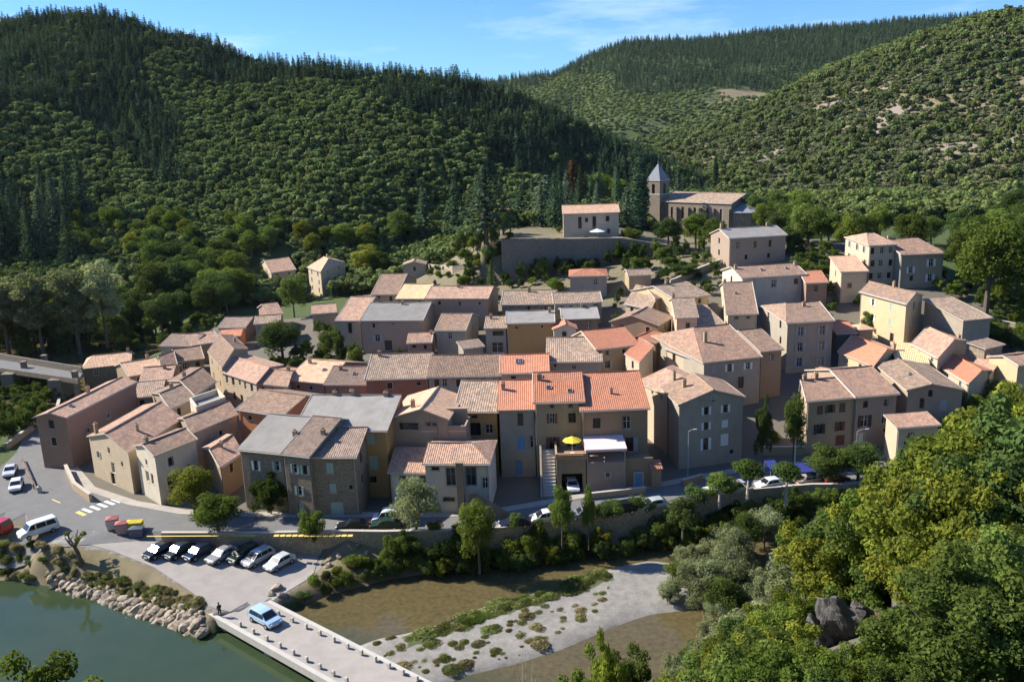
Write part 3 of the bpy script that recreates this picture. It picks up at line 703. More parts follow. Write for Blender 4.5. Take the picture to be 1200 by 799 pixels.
H('long beige house with brown shutters behind the two leafy plane trees', (946,470), (1003,465), 8.4, 'P', 'beige', C=(993,450), pitch=.22, rt=.9, F=[(.27,.9,1.0,1.5,'c:br'),(.48,.9,.8,1.3,'o:br'),(.73,.8,1.0,1.5,'c:br'),(.28,3.9,.9,1.6,'o:dk'),(.7,3.8,.8,1.5,'o:br'),(.72,6.0,1.5,1.7,'c:br')], L='1,2,n', ch=[(.05,.9,.7),(.3,.9,.8)], key='R1')
H('beige house with pink roof and stone framed door beside the long beige house', (1003,465), (1051,461), 8.4, 'P', 'rose', ry=432, pitch=.28, rt=.5, F=[(.25,.8,.7,1.1,'s'),(.75,.8,.7,1.2,'s'),(.25,3.1,1.1,1.9,'o:dk'),(.75,3.1,1.1,1.7,'n'),(.2,6.0,.9,2.3,'da:wh'),(.78,5.6,.7,.6,'n')], ch=[])
H('brown gabled house with arched opening and sunlit left wall above the low shed', (1064,457), (1128,457), 8.4, 'T', 'rose', ty='perp', rs=.42, C=(1086,428), pitch=.28, F=[(.42,-.3,.6,1.4,'n'),(.28,1.4,.6,1.6,'n'),(.68,1.5,1.0,1.7,'c:gy'),(.3,3.9,1.2,1.3,'n')], ch=[], sk=[(.3,.4)], key='R2')
H('low shed with sloping tan roof and sunlit cream end among the foreground trees', (1052,501), (1099,497.5), 6.0, 'P', 'cream', ty='mono', ry=486, pitch=.22, F=[(.35,1.0,.8,.6,'nw')], ch=[], name='shed', cat='shed')
# second rows, left part
H('tan tiled house with red brown front wall above the grey roofs', (429,444.5), (501,442.5), 7.6, 'T', 'red', ry=415, rt=.6, pitch=.3, F=[(.38,.7,.9,1.1,'n'),(.85,.7,.7,.7,'n')], ch=[(.12,.55,.8)], y0=118)
H('long faded brown roof over a pale wall right of the red brown house', (502,441.5), (586,440), 7.4, 'B', 'grey', ry=416.5, rt=.6, pitch=.29, F='6,1,n', ch=[], y0=118)
H('orange roofed house with one large dark skylight', (587,437.5), (642,436), 7.6, 'O', 'cream', ry=416, rt=.6, pitch=.29, F='2,1,n', ch=[], sk=[(.36,.35),(.42,.35),(.36,.28),(.42,.28)], y0=122)
H('orange tan house with one roof window left of the dark roofed house', (336,445), (379,449), 5.4, 'A', 'pink', ry=423, pitch=.28, F=[(.3,.8,.7,.7,'n'),(.65,.8,.7,.7,'n')], sk=[(.7,.25)], ch=[(.15,.4,.8)], y0=118)
H('dark roofed small house with pale roof window and maroon wall', (381,451), (429,451), 5.2, 'D', 'pink', ry=430, pitch=.28, F=[(.25,.8,.7,.8,'n'),(.65,.8,.6,.7,'n')], sk=[(.6,.25)], ch=[(.2,.4,.6)], y0=118)
H('long pink tiled house with row of attic openings below the leafy mound', (260,436), (300,449), 6.2, 'P', 'cream', C=(331,428), pitch=.2, F='5,2,n', ch=[], y0=118)
H('pale pink roofed house continuing the row with dark front openings', (301,449.5), (336,453), 5.8, 'P', 'grey', C=(348,432), pitch=.18, F='3,2,n', ch=[(.9,.5,.7)], y0=118)
H('brown roofed house with long sunlit beige side above the pink row', (244,412.5), (260,431), 7.0, 'B', 'beige', ty='par', C=(290,409), pitch=.25, F='2,2,n', R='1,1,n', ch=[(.5,.8,.7)], y0=118)
H('tan low roof with sunlit parapet in the middle of the left cluster', (200,479), (231,465), 6.2, 'T', 'rose', C=(208,448), pitch=.2, F='2,1,n', ch=[(.5,.6,.7)], y0=112)
H('brown roof with pale rim between the terrace and the beige row', (228,463), (252,447), 6.4, 'B', 'brown', C=(222,432), pitch=.2, ch=[(.3,.6,.7)], y0=112)
H('white walled roof terrace open to the sky in the left cluster', (231,484), (265,472), 7.0, 'G', 'white', ty='flat', C=(256,462), oh=0, ch=[], name='terrace_block', cat='roof terrace', y0=108, key='wterr')
H('low tan lean-to roof beside the tall end of the pink house', (159,466), (188,463), 5.4, 'T', 'grey', ty='mono', ry=449, pitch=.18, ch=[], y0=112)
H('tan roofed house right behind the tall end of the long pink house', (165,447), (200,444), 6.2, 'P', 'brown', ry=430, pitch=.26, ch=[(.7,.4,.6)], y0=112)
H('small house with sunlit orange tan roof beside the left bridge', (97,432), (152,426), 5.0, 'A', 'dark', ry=415.5, hl=.18, pitch=.32, F='2,1,n', ch=[(.95,.5,.7)], y0=118)
H('low apricot roofed cottage right of the bridge end house', (152,441), (190,434), 4.6, 'A', 'brown', ry=423, pitch=.28, F='2,1,n', ch=[(.85,.6,.8)], y0=118)
H('tiny steep orange roofed hut with white gable in the left cluster', (191,433), (207,427), 5.0, 'P', 'white', C=(201,414), pitch=.3, ch=[], name='hut', cat='hut', y0=118)
H('dark red roofed outbuilding behind the tiny hut', (208,424), (238,420), 4.6, 'B', 'dark', ry=408, pitch=.25, F='2,1,n', ch=[], name='outbuilding', cat='outbuilding', y0=118)
H('grey roofed barn at the edge of the dark riverside trees', (188,405.5), (224,406), 4.2, 'D', 'grey', ry=392, pitch=.28, F='1,1,n', ch=[], name='barn', cat='barn', y0=118)
H('mottled red roof barn right of the grey roofed barn', (226,405), (258,400), 4.2, 'P', 'brown', ry=390, pitch=.26, ch=[], name='barn', cat='barn', y0=118)
H('small bright orange roofed shed by the bushes behind the village', (257,395), (281,393.5), 3.6, 'O', 'orange', ry=386.5, pitch=.26, F='2,1,n', ch=[], name='shed', cat='shed', y0=118)
H('dark grey roofed barn next to the beige ruin', (256,384), (287,383.5), 3.8, 'D', 'dark', ry=372, pitch=.26, ch=[], name='barn', cat='barn', y0=118)
H('beige ruined house with bare gable beside the dark fig tree', (299,380), (327,378), 5.6, 'T', 'pale', ry=370, pitch=.2, L='1,2,n', F='1,1,n', ch=[], y0=118)
H('small pink block half hidden behind the fig tree', (315,370), (331,368), 4.6, 'P', 'pink', ry=356, pitch=.3, ch=[], name='outbuilding', cat='outbuilding', y0=118)
H('low stone outbuilding with pale roof below the tall cream house', (366,368), (393,366), 4.2, 'P', 'pale', ry=357, pitch=.26, ch=[], name='outbuilding', cat='outbuilding', y0=118)
H('white farmhouse alone in the trees left of the village', (318,320), (346,316), 5.0, 'P', 'cream', C=(331,306), pitch=.22, L='3,1,n', F='2,1,n', ch=[], y0=118)
H('tall cream house with hipped tan roof and three rows of windows', (361,313), (376,318), 8.2, 'A', 'cream', ty='par', C=(404,307.5), pitch=.24, hl=.3, hr=.3, F='2,3,n', R='2,3,n', ch=[(.6,.5,1.0)], y0=118, key='tallcream')
H('pink roofed end of the grey roofed barn house', (394,375.5), (422,375.5), 7.0, 'P', 'grey', ry=348.5, rt=.6, pitch=.28, F=[(.55,.6,.9,2.4,'n')], ch=[], y0=118)
H('wide brown house with pale grey roof and arched barn door', (423,376), (495,375.5), 7.0, 'G', 'rose', ry=355.5, rt=.6, pitch=.26, F=[(.2,.6,.7,1.1,'n'),(.52,.6,.4,.4,'n'),(.25,3.2,1.1,1.6,'o:gy'),(.42,4.5,1.7,2.3,'d:dk')], ch=[(.55,.55,.6)], y0=118)
H('faded red roofed house behind the grey barn house', (436,345), (466,344.5), 5.4, 'B', 'grey', ry=321.5, pitch=.28, ch=[], y0=118)
H('house with pale straw yellow roof in the middle of the upper row', (465,350), (498,350), 6.2, 'Y', 'beige', ry=333.5, pitch=.28, ch=[], y0=118)
H('long red brown tiled house with plain pinkish front in the upper row', (499,350), (571,350), 7.6, 'P', 'rose', ry=336, pitch=.28, F=[(.22,.6,.7,.9,'n'),(.55,.7,.7,.9,'n'),(.87,.7,.7,.9,'n'),(.4,3.6,.7,.9,'n')], ch=[(.45,.45,.5)], y0=118)
H('small brown roofed house standing before the long pinkish front', (511,387), (545,387), 6.0, 'B', 'grey', ry=368, pitch=.28, F='1,1,n', ch=[], y0=118)
H('tiny pink cube of a house with tan roof above the red brown house', (478,402), (505,401), 4.8, 'P', 'pink', ry=390.5, pitch=.25, ch=[(.98,.4,.5)], y0=118)
H('low lean-to with pale edge right of the small brown roofed house', (543,409), (566,406), 3.6, 'D', 'grey', ty='mono', ry=400, pitch=.2, ch=[], name='shed', cat='shed', y0=118)
H('narrow house with dark loggia left of the rust streaked wall', (569,385), (593,384.5), 6.4, 'T', 'grey', ry=371.5, pitch=.24, F=[(.6,.6,2.2,1.0,'n'),(.55,3.0,2.4,2.2,'n')], ch=[(.2,.4,.8)], y0=118)
H('long house with rust streaked boarded wall and pale grey roof', (594,379), (649,377.5), 7.0, 'G', 'ochre', ry=365, pitch=.26, F=[(.75,.6,.5,.5,'n'),(.2,.8,.4,.4,'n')], ch=[(.92,.4,.8)], y0=118)
H('brown tiled house behind the rust streaked wall', (588,357), (649,356), 6.0, 'T', 'dark', ry=341, pitch=.28, F='3,1,n', ch=[(.5,.45,.9)], y0=118)
H('low brown tiled house below the small hipped roof house', (650,356), (705,354), 5.4, 'T', 'grey', ry=343, pitch=.26, F='4,1,n', ch=[], y0=118)
H('small house with pale grey roof above the tan roofed house', (660,374.5), (701,373), 5.6, 'G', 'dark', ry=361, pitch=.24, ch=[(.6,.5,.7)], y0=118)
H('small orange roofed dormer house with white side', (649,386), (675,385), 5.6, 'O', 'white', ty='perp', rs=.55, d=6, pitch=.36, F='1,1,n', ch=[], y0=118)
H('wide tan roofed house with low grey front behind the orange roofs', (641,424), (704,423), 7.2, 'T', 'grey', ry=396, rt=.6, pitch=.28, F=[(.15,.5,.5,.6,'n'),(.5,.8,.8,.7,'n')], ch=[], y0=122)
H('orange roofed house with two attic windows beside the tan roofed house', (699,409.5), (748,404), 7.6, 'O', 'beige', ry=386, rt=.6, pitch=.27, F=[(.25,.5,.6,.8,'n'),(.25,2.4,1.0,1.3,'o:gy'),(.65,.5,.6,.8,'n'),(.75,2.3,.9,1.3,'o:gy')], ch=[], y0=122)
H('small bright orange roofed tower house with sunlit cream side', (733,415), (749,424), 7.4, 'O', 'cream', ty='mono', C=(765,413.5), pitch=.18, F='1,1,n', ch=[], y0=122)
H('gabled house with red edged roof in the alleys below the church wall', (716,376.5), (771,381), 6.6, 'B', 'brown', ty='perp', rs=.46, d=8, pitch=.34, F='2,1,n', ch=[], y0=122)
H('lower gabled lean-to with orange roof strip below the red edged gable', (737,398), (768,402), 5.8, 'O', 'brown', ty='perp', rs=.3, d=6, pitch=.36, ch=[], y0=122)
H('mottled grey brown roofs at the foot of the church wall', (733,356), (762,362), 5.2, 'T', 'beige', C=(785,341), pitch=.2, F='2,1,n', ch=[(.3,.4,.6)], y0=122)
H('low tan roof with dark chimney beside the alley steps', (768,350), (800,343), 5.2, 'D', 'brown', C=(782,334), pitch=.22, ch=[(.6,.4,.8)], y0=122)
H('tall narrow house with sunlit cream left wall among the alleys', (793,373), (817,372), 8.2, 'T', 'cream', C=(806,351), pitch=.22, F=[(.55,1.0,.8,1.1,'n'),(.6,4.0,.9,1.5,'n')], L='2,2,n', ch=[(.1,.7,.9)], y0=122)
H('low tan lean-to roof between the narrow house and the cream house', (815,384), (849,381), 5.6, 'T', 'beige', ty='mono', ry=360, pitch=.24, ch=[], y0=122)
H('mixed tan roofs house above the narrow sunlit house', (793,352), (830,346), 5.6, 'T', 'yellow', ry=333, pitch=.26, F='2,1,n', ch=[(.4,.5,.7)], y0=122)
H('cream house with tan roof, one roof window and bluish shaded front', (853,368.5), (887,367.5), 6.8, 'B', 'cream', C=(873,334.5), pitch=.22, F=[(.3,.5,.6,.5,'n'),(.7,.5,.6,.5,'n')], L='2,1,n', sk=[(.4,.3)], ch=[(.05,.6,.6)], y0=122)
H('large pink roofed house with tall chimney in the right centre', (825,425), (891,418), 8.6, 'P', 'grey', ry=384, rt=.55, pitch=.27, hl=.35, F=[(.18,.7,.8,1.2,'c:gy'),(.45,.7,.8,1.3,'o:wh'),(.78,.8,.8,1.2,'o:wh'),(.66,3.2,1.0,2.0,'n'),(.3,3.4,.9,1.4,'n')], ch=[(.32,.3,1.6)], y0=118, key='bigpink')
H('low front wing with sunlit pale hip left of the tall chimney', (781,408), (823,424), 7.4, 'P', 'cream', C=(862,402), pitch=.24, hl=.35, ch=[(.6,.3,.8)], y0=118)
H('brown roofed house with plain grey brown wall right of the large pink roof', (892,412), (916,409.5), 8.4, 'B', 'brown', ry=387, pitch=.27, F='1,1,n', ch=[], y0=118)
H('tall grey house with three rows of balcony windows and sunlit left wall', (923,378.5), (976,375.5), 9.4, 'B', 'grey', C=(942,356), pitch=.24, hl=.25, F=[(s,.9+j*2.9,.95,1.7,'ow:gy') for s in (.3,.78) for j in (0,1,2)], L='2,2,n', ch=[(.6,.4,.5)], y0=122, key='tallgrey')
H('long bluish white house with orange edged roof below the grey mansion', (870,326), (944,321.5), 6.4, 'B', 'white', ry=311, pitch=.28, F=[(.1,.8,.9,1.2,'o:gy'),(.5,.9,1.0,1.5,'n'),(.85,.8,.9,1.2,'n')], L='1,1,n', ch=[(.02,.4,.7),(.98,.4,.7)], sk=[(.4,.25),(.8,.25)], y0=122)
H('small orange roofed house at the right end of the bluish white house', (945,332), (969,331), 5.6, 'O', 'pink', C=(952,319), pitch=.2, F='1,1,n', ch=[], y0=122)
H('large grey roofed mansion with sunlit rough gable below the church', (855,279.5), (921,275.5), 6.6, 'G', 'rose', ry=267, pitch=.3, F=[(.15,1.0,.7,1.7,'n'),(.45,1.0,.8,1.7,'n'),(.72,1.0,.7,1.7,'n'),(.3,4.2,.8,1.2,'n'),(.7,4.2,.8,1.2,'n')], ch=[(.02,.5,1.2),(.85,.5,.7)], y0=122, key='mansion')
H('tall cream mansion with shallow hipped pink roof on the right hill', (1019,288), (1049,286.5), 9.0, 'P', 'cream', ty='par', C=(1019,277), pitch=.22, hl=.35, hr=.35, F='3,3,n', L='3,2,o:gy', ch=[], y0=122)
H('grey fronted wing with pink roof right of the cream mansion', (1056,298.5), (1106,296.5), 7.6, 'P', 'grey', ry=280, pitch=.28, hr=.2, F=[(.25,2.8,.9,1.4,'ow:wh'),(.72,1.2,1.0,1.7,'ow:wh'),(.72,4.6,1.0,1.7,'ow:wh'),(.28,4.8,.8,1.2,'n')], ch=[(.1,.5,.6)], y0=122)
H('sunlit cream annex with pale pink lean-to roof below the mansion', (986,319), (1016,318), 6.6, 'A', 'cream', ty='mono', C=(1001,308), pitch=.12, L='1,1,n', F=[(.35,2.5,.8,1.0,'n')], ch=[], name='annex', cat='annex', y0=122)
H('yellow plaster house with brown shaded end wall on the right slope', (1009,342), (1062,356), 8.4, 'B', 'yellow', C=(1081,346), pitch=.24, F=[(.3,.8,.8,1.3,'o:wh'),(.7,.8,.8,1.3,'c:gn'),(.3,3.8,.8,1.3,'o:wh'),(.7,3.8,.8,1.3,'c:gn'),(.75,6.4,1.0,1.6,'n')], ch=[(.55,.5,1.0)], y0=118, key='yellow')
H('plain grey lean-to building against the yellow house', (1083,364), (1129,376), 6.5, 'T', 'grey', ty='monoR', d=6, pitch=.2, ch=[], y0=118, name='outbuilding', cat='outbuilding')
H('orange roofed house with sunlit cream front and dark gable end on the right', (983,412.5), (1023,429), 4.8, 'O', 'yellow', C=(1052,411), pitch=.26, F=[(.25,.6,.7,.8,'n'),(.65,.6,.7,.8,'nw')], ch=[(.95,.9,.9)], y0=112)
H('plain pale flat roofed building between the two right hand orange roofs', (1052,424), (1087,426), 5.0, 'Y', 'grey', ty='mono', C=(1078,408), pitch=.06, F=[(.75,.6,.8,1.0,'n')], ch=[], y0=112)
H('pink tiled house with two roof vents below the yellow house', (1069,403), (1099,419), 5.6, 'P', 'cream', C=(1133,400), pitch=.24, F=[(.3,.6,.6,.7,'n'),(.8,.6,.8,.8,'n')], ch=[(.8,.9,.4)], y0=112)
H('orange tan roofed house next to the brown gabled house', (1104,430), (1135,449), 5.2, 'O', 'cream', C=(1162,434), pitch=.2, F='2,1,n', ch=[], y0=112)
H('low white cottage with small pink roof at the right edge of the village', (1137,432), (1160,437), 4.6, 'P', 'white', C=(1178,424), pitch=.2, F='1,1,n', ch=[(.5,.5,.5)], y0=112)
H('pale block with high sunlit wall behind the orange tan roof', (1136,406), (1154,409), 6.4, 'T', 'pale', ty='monoR', C=(1175,404), pitch=.2, ch=[], y0=112)
H('apricot roofed corner house behind the long beige house', (952,446), (975,449), 6.6, 'A', 'cream', C=(985,434), pitch=.2, ch=[], y0=112)
H('little red roofed shed in the shade beside the tall grey house', (981,391), (1003,390), 4.2, 'O', 'dark', ry=378, pitch=.26, ch=[], name='shed', cat='shed', y0=118)
H('tiny pavilion with apricot roof below the yellow house', (1007,387), (1023,386), 3.4, 'A', 'rose', ty='pyr', d=4, pitch=.4, ch=[], name='pavilion', cat='pavilion', y0=118)
H('bright yellow house cut by the right picture edge', (1193,428), (1225,424), 7.0, 'P', 'yellow', d=6, pitch=.26, F='1,1,n', ch=[], y0=100)
H('small box house with hipped orange roof under the church wall', (668,324), (711,323), 5.6, 'O', 'grey', ty='par', ry=315.5, pitch=.2, hl=.4, hr=.4, F=[(.7,.8,.9,1.4,'n')], ch=[], y0=122)
H('little pale roofed shed at the foot of the church wall', (737,323), (763,322), 3.6, 'T', 'beige', ry=316, pitch=.26, ch=[], name='shed', cat='shed', y0=122)
H('low pale roofed wash house by the terraced gardens', (472,311), (498,310), 4.6, 'T', 'grey', ty='perp', d=6, pitch=.3, F='1,1,n', ch=[], y0=122)
H('cream public house with long tan roof on the church terrace', (660,251), (725,249), 6.9, 'A', 'cream', ry=240.5, pitch=.25, F=[(.3,.9,.9,3.2,'n'),(.56,.9,.9,3.4,'n'),(.8,.9,.9,1.4,'n'),(.82,4.4,.8,1.2,'n'),(.42,1.2,.8,1.2,'n')], L='2,2,n', ch=[(.98,.5,.5)], y0=232)
H('red roofed house half hidden by cedars left of the church terrace', (594,250), (627,248), 3.4, 'O', 'brown', ry=242, pitch=.3, ch=[], y0=225)
# ------------------------------------------------------------------ vegetation
def leafmat(name, col, trans=.35, var=.35, hue=.03):
    m = bpy.data.materials.new(name); m.use_nodes = True; nt = m.node_tree
    for n in list(nt.nodes): nt.nodes.remove(n)
    out = nt.nodes.new('ShaderNodeOutputMaterial')
    a = N(nt, 'ShaderNodeAttribute', attribute_name='tint'); oi = N(nt, 'ShaderNodeObjectInfo')
    c = mixc(nt, a.outputs['Fac'], tuple(x*(1-var) for x in col), tuple(x*(1+var)*k for x, k in zip(col, (1.1, 1.0, .8))))
    hs = N(nt, 'ShaderNodeHueSaturation'); nt.links.new(c, hs.inputs['Color'])
    mr = N(nt, 'ShaderNodeMapRange', i_3=.5-hue*.35, i_4=.5+hue*.7); nt.links.new(oi.outputs['Random'], mr.inputs[0]); nt.links.new(mr.outputs[0], hs.inputs['Hue'])
    r2 = mth(nt, 'FRACT', mth(nt, 'MULTIPLY', oi.outputs['Random'], 17.3))
    m2 = N(nt, 'ShaderNodeMapRange', i_3=.58, i_4=1.42); nt.links.new(r2, m2.inputs[0]); nt.links.new(m2.outputs[0], hs.inputs['Value'])
    d = nt.nodes.new('ShaderNodeBsdfDiffuse'); t = nt.nodes.new('ShaderNodeBsdfTranslucent'); g = nt.nodes.new('ShaderNodeBsdfGlossy'); g.inputs['Roughness'].default_value = .45; g.inputs['Color'].default_value = (.9, .95, .9, 1)
    nt.links.new(hs.outputs[0], d.inputs[0]); tcol = mixc(nt, .45, hs.outputs[0], (.19, .25, .03)) ; nt.links.new(tcol, t.inputs[0])
    mx = nt.nodes.new('ShaderNodeMixShader'); mx.inputs[0].default_value = trans; nt.links.new(d.outputs[0], mx.inputs[1]); nt.links.new(t.outputs[0], mx.inputs[2])
    m3 = nt.nodes.new('ShaderNodeMixShader'); m3.inputs[0].default_value = .0; nt.links.new(mx.outputs[0], m3.inputs[1]); nt.links.new(g.outputs[0], m3.inputs[2])
    nt.links.new(m3.outputs[0], out.inputs[0]); return m
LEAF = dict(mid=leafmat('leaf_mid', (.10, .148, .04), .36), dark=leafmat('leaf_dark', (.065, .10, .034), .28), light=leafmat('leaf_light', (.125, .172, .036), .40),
            yell=leafmat('leaf_yellow_green', (.175, .20, .036), .40), silver=leafmat('leaf_silver', (.29, .33, .20), .5), willow=leafmat('leaf_willow', (.19, .22, .125), .38),
            con=leafmat('needle_dark', (.052, .098, .062), .18), con2=leafmat('needle_blue', (.08, .12, .085), .18), rust=leafmat('needle_rust', (.16, .085, .045), .12),
            hill=leafmat('leaf_hill', (.15, .195, .078), .3, hue=.035), far=leafmat('leaf_far', (.16, .21, .085), .25), scrub=leafmat('leaf_scrub', (.135, .16, .092), .25, hue=.04), grass=leafmat('grass_blade', (.17, .20, .08), .35), ivy=leafmat('leaf_ivy', (.05, .085, .02), .25), straw=leafmat('grass_straw', (.24, .215, .125), .25, hue=.005), flower=leafmat('flower_white', (.7, .66, .6), .2))
def leaves_mesh(name, C, Nn, S, mat, tint, asp=.6, extra=None):
    n = len(C); rnd = NR.normal(size=(n, 3)); t = np.cross(Nn, rnd); t /= np.linalg.norm(t, axis=1)[:, None]+1e-9; b = np.cross(Nn, t)
    S = S[:, None]; co = np.stack([C-t*S*.5, C-b*S*.5*asp, C+t*S*.5, C+b*S*.5*asp], 1).reshape(-1, 3)
    nv = 4*n; fv = np.arange(nv); mi = np.zeros(n, int); sizes = np.full(n, 4)
    tn = tint
    if extra is not None:
        ms = extra; k = len(ms.f); co = np.concatenate([co, np.array(ms.v)]); fv = np.concatenate([fv]+[np.array(f)+nv for f in ms.f])
        sizes = np.concatenate([sizes, [len(f) for f in ms.f]]); mi = np.concatenate([mi, np.ones(k, int)]); tn = np.concatenate([tint, np.full(k, .5)])
    me = bpy.data.meshes.new(name); me.vertices.add(len(co)); me.vertices.foreach_set('co', co.ravel())
    me.loops.add(len(fv)); me.loops.foreach_set('vertex_index', fv.astype(np.int32)); me.polygons.add(len(sizes))
    me.polygons.foreach_set('loop_start', np.concatenate([[0], np.cumsum(sizes)[:-1]]).astype(np.int32))
    me.materials.append(mat)
    if extra is not None: me.materials.append(M_BARK)
    me.polygons.foreach_set('material_index', mi.astype(np.int32)); me.update(calc_edges=True)
    a = me.attributes.new('tint', 'FLOAT', 'FACE'); a.data.foreach_set('value', tn.astype(np.float32)); return me
def unit(n):
    d = NR.normal(size=(n, 3)); return d/np.linalg.norm(d, axis=1)[:, None]
def blob(cl, n, size, up=.25, shell=.55, nr=.42):
    # cl: list of (x,y,z,r) clumps; leaves sit in the outer part of each clump
    cl = np.array(cl); w = cl[:, 3]**2; k = NR.choice(len(cl), n, p=w/w.sum()); d = unit(n)
    d[:, 2] += up*NR.random(n); d /= np.linalg.norm(d, axis=1)[:, None]
    r = cl[k, 3]*(shell+(1-shell)*NR.random(n)**.6)
    C = cl[k, :3]+d*r[:, None]*np.array([1, 1, .82]); Nn = d+nr*NR.normal(size=(n, 3))+np.array([0, 0, .3]); Nn /= np.linalg.norm(Nn, axis=1)[:, None]
    ct = NR.random(len(cl)); tint = np.clip(.6*ct[k]+.4*NR.random(n), 0, 1)
    return C, Nn, size*(.6+.8*NR.random(n)), tint
def clumps(n, cz, rx, rz, r0, r1, inner=.35):
    out = []
    for i in range(n):
        d = unit(1)[0]; q = (inner+(1-inner)*NR.random())
        if d[2] < -.6: d[2] *= -.5
        out.append((d[0]*rx*q, d[1]*rx*q, cz+d[2]*rz*q, NR.uniform(r0, r1)))
    return out
def trunk_mb(h, r, limbs=5, spread=2.0, top=.75, lean=0):
    ms = MB(); ms.tube([(0,0,-.4),(.05*h*lean,0,h*.35),(.08*h*lean,.04*h*.3,h*top)], [r*1.25, r*.85, r*.3], 7)
    for i in range(limbs):
        a = i*2.4+rng.random(); z = h*rng.uniform(.3, .55); l = spread*rng.uniform(.6, 1.0)
        ms.tube([(0,0,z),(math.cos(a)*l*.5,math.sin(a)*l*.5,z+l*.45),(math.cos(a)*l,math.sin(a)*l,z+l*.8)], [r*.45, r*.3, r*.1], 5)
    return ms
def conifer_pts(H, R, layers, nb, k, size, droop=.25, low=.1):
    C, Nn, S, T = [], [], [], []
    for i in range(layers):
        f = (i+.3*NR.random())/layers; z = H*(low+(1-low)*f); rr = R*(1-f)**.85*(.85+.3*NR.random())+.05*R
        for j in range(nb):
            a = 2*math.pi*(j+NR.random())/nb; tt = NR.random()
            for q in range(k):
                g = (q+.6)/k; C.append((math.cos(a)*rr*g, math.sin(a)*rr*g, z-droop*rr*g+.1*NR.normal()*R*.3))
                nn = np.array([math.cos(a)*.5, math.sin(a)*.5, .9])+.45*NR.normal(size=3); Nn.append(nn/np.linalg.norm(nn)); S.append(size*(.65+.7*NR.random())*(1-.45*f)); T.append(np.clip(.6*tt+.4*NR.random(), 0, 1))
    return np.array(C), np.array(Nn), np.array(S), np.array(T)
PROTO = {}
def proto(kind, crown, trunk, H, R, bark=None):
    tm = mesh('trunk', trunk.v, trunk.f, bark or M_BARK, None, trunk.u, True) if trunk else None
    PROTO.setdefault(kind, []).append((crown, tm, H, R))
L0 = LEAF['mid']
for i in range(4): proto('tree', leaves_mesh('crown', *blob(clumps(38, 6.3, 2.9, 2.9, .9, 1.5), 4200, .40), L0, ) if False else (lambda a: leaves_mesh('crown', a[0], a[1], a[2], L0, a[3]))(blob(clumps(50, 5.2, 2.8, 3.7, .9, 1.5), 9500, .31)), trunk_mb(9, .22, 6, 2.4), 10, 3.9)
def mk(a, asp=.6): return leaves_mesh('crown', a[0], a[1], a[2], L0, a[3], asp)
for i in range(3): proto('shrub', mk(blob(clumps(24, 1.25, 1.15, 1.15, .45, .75), 3600, .18)), trunk_mb(2.2, .06, 5, .9), 3, 1.75)
for i in range(3): proto('bush', mk(blob(clumps(60, 2.2, 2.0, 2.3, .3, .75, inner=.25), 12000, .185, shell=.3, nr=.7), .6), trunk_mb(4.2, .08, 6, 1.6), 5, 2.6)
for i in range(2): proto('oak', mk(blob(clumps(85, 2.3, 2.2, 2.5, .22, .62, inner=.25), 20000, .145, shell=.25, nr=.8), .62), trunk_mb(4.2, .1, 6, 1.6), 5, 2.6)
for i in range(2): proto('poplar', mk(blob(clumps(80, 10.6, 3.3, 8.6, .9, 1.6), 13000, .42)), trunk_mb(16, .3, 6, 2.4), 20, 4.4)
for i in range(2): proto('willow', mk(blob(clumps(30, 4.2, 2.3, 2.6, .7, 1.2), 5200, .34, up=-.1), .34), trunk_mb(6, .16, 6, 1.8), 7.2, 3.2)
for i in range(2): proto('pollard', mk(blob(clumps(34, 4.0, 1.15, 1.3, .4, .75), 4800, .21)), trunk_mb(4.2, .16, 5, .7, .85), 6, 1.65, M_PALEBARK)
for i in range(3): a = conifer_pts(16, 3.4, 22, 11, 6, .95); proto('conifer', mk(a, .5), trunk_mb(15, .26, 0, 1, .95), 16, 3.4)
for i in range(2): a = conifer_pts(16, 5.2, 13, 12, 8, 1.1, droop=.06, low=.22); proto('cedar', mk(a, .6), trunk_mb(15, .38, 4, 3, .9), 16, 5.2)
a = blob([(0, 0, z, .35+.5*math.sin(math.pi*min(1, (z/12)**.8))) for z in np.linspace(.8, 11.6, 22)], 2600, .34); proto('cypress', mk(a, .5), trunk_mb(4, .14, 0, 1), 12, .95)
for i in range(3):
    n = 900; a = NR.uniform(0, 6.28, n); rr = 1.3*NR.random(n)**.7; h = NR.uniform(.15, 1.0, n)*(1-.45*rr/1.3); C = np.stack([rr*np.cos(a), rr*np.sin(a), h*.5*1.6], 1); Nn = np.stack([np.cos(a+1.2), np.sin(a+1.2), .35+0*a], 1)+.5*NR.normal(size=(n, 3)); Nn /= np.linalg.norm(Nn, axis=1)[:, None]
    proto('tuft', leaves_mesh('crown', C, Nn, .5*(.5+NR.random(n)), L0, NR.random(n), .28), None, 1.5, 1.3)
# distant kinds: crown and trunk in one small mesh
def fmk(a, asp, tr, mat): return leaves_mesh('hill_tree', a[0], a[1], a[2], mat, a[3], asp, tr)
FAR = {'broad': [], 'conifer': [], 'scrub': [], 'faraway': []}
for i in range(4): FAR['broad'].append(fmk(blob(clumps(17, 4.4, 2.3, 2.5, .7, 1.4), 620, .95, shell=.75), .75, trunk_mb(5, .15, 0, 1, .8), LEAF['hill']))
for i in range(3): a = conifer_pts(12, 2.5, 12, 7, 3, 1.25); FAR['conifer'].append(fmk(a, .5, trunk_mb(11, .16, 0, 1, .95), LEAF['con']))
for i in range(3): FAR['scrub'].append(fmk(blob(clumps(9, 1.1, 1.3, .9, .6, 1.0), 300, .72, shell=.75), .75, trunk_mb(1.6, .08, 0, 1), LEAF['scrub']))
for i in range(2): FAR['faraway'].append(fmk(blob(clumps(8, 4.6, 2.2, 1.9, 1.1, 1.6), 150, 1.5, shell=.75), .75, trunk_mb(5, .15, 0, 1, .8), LEAF['far']))
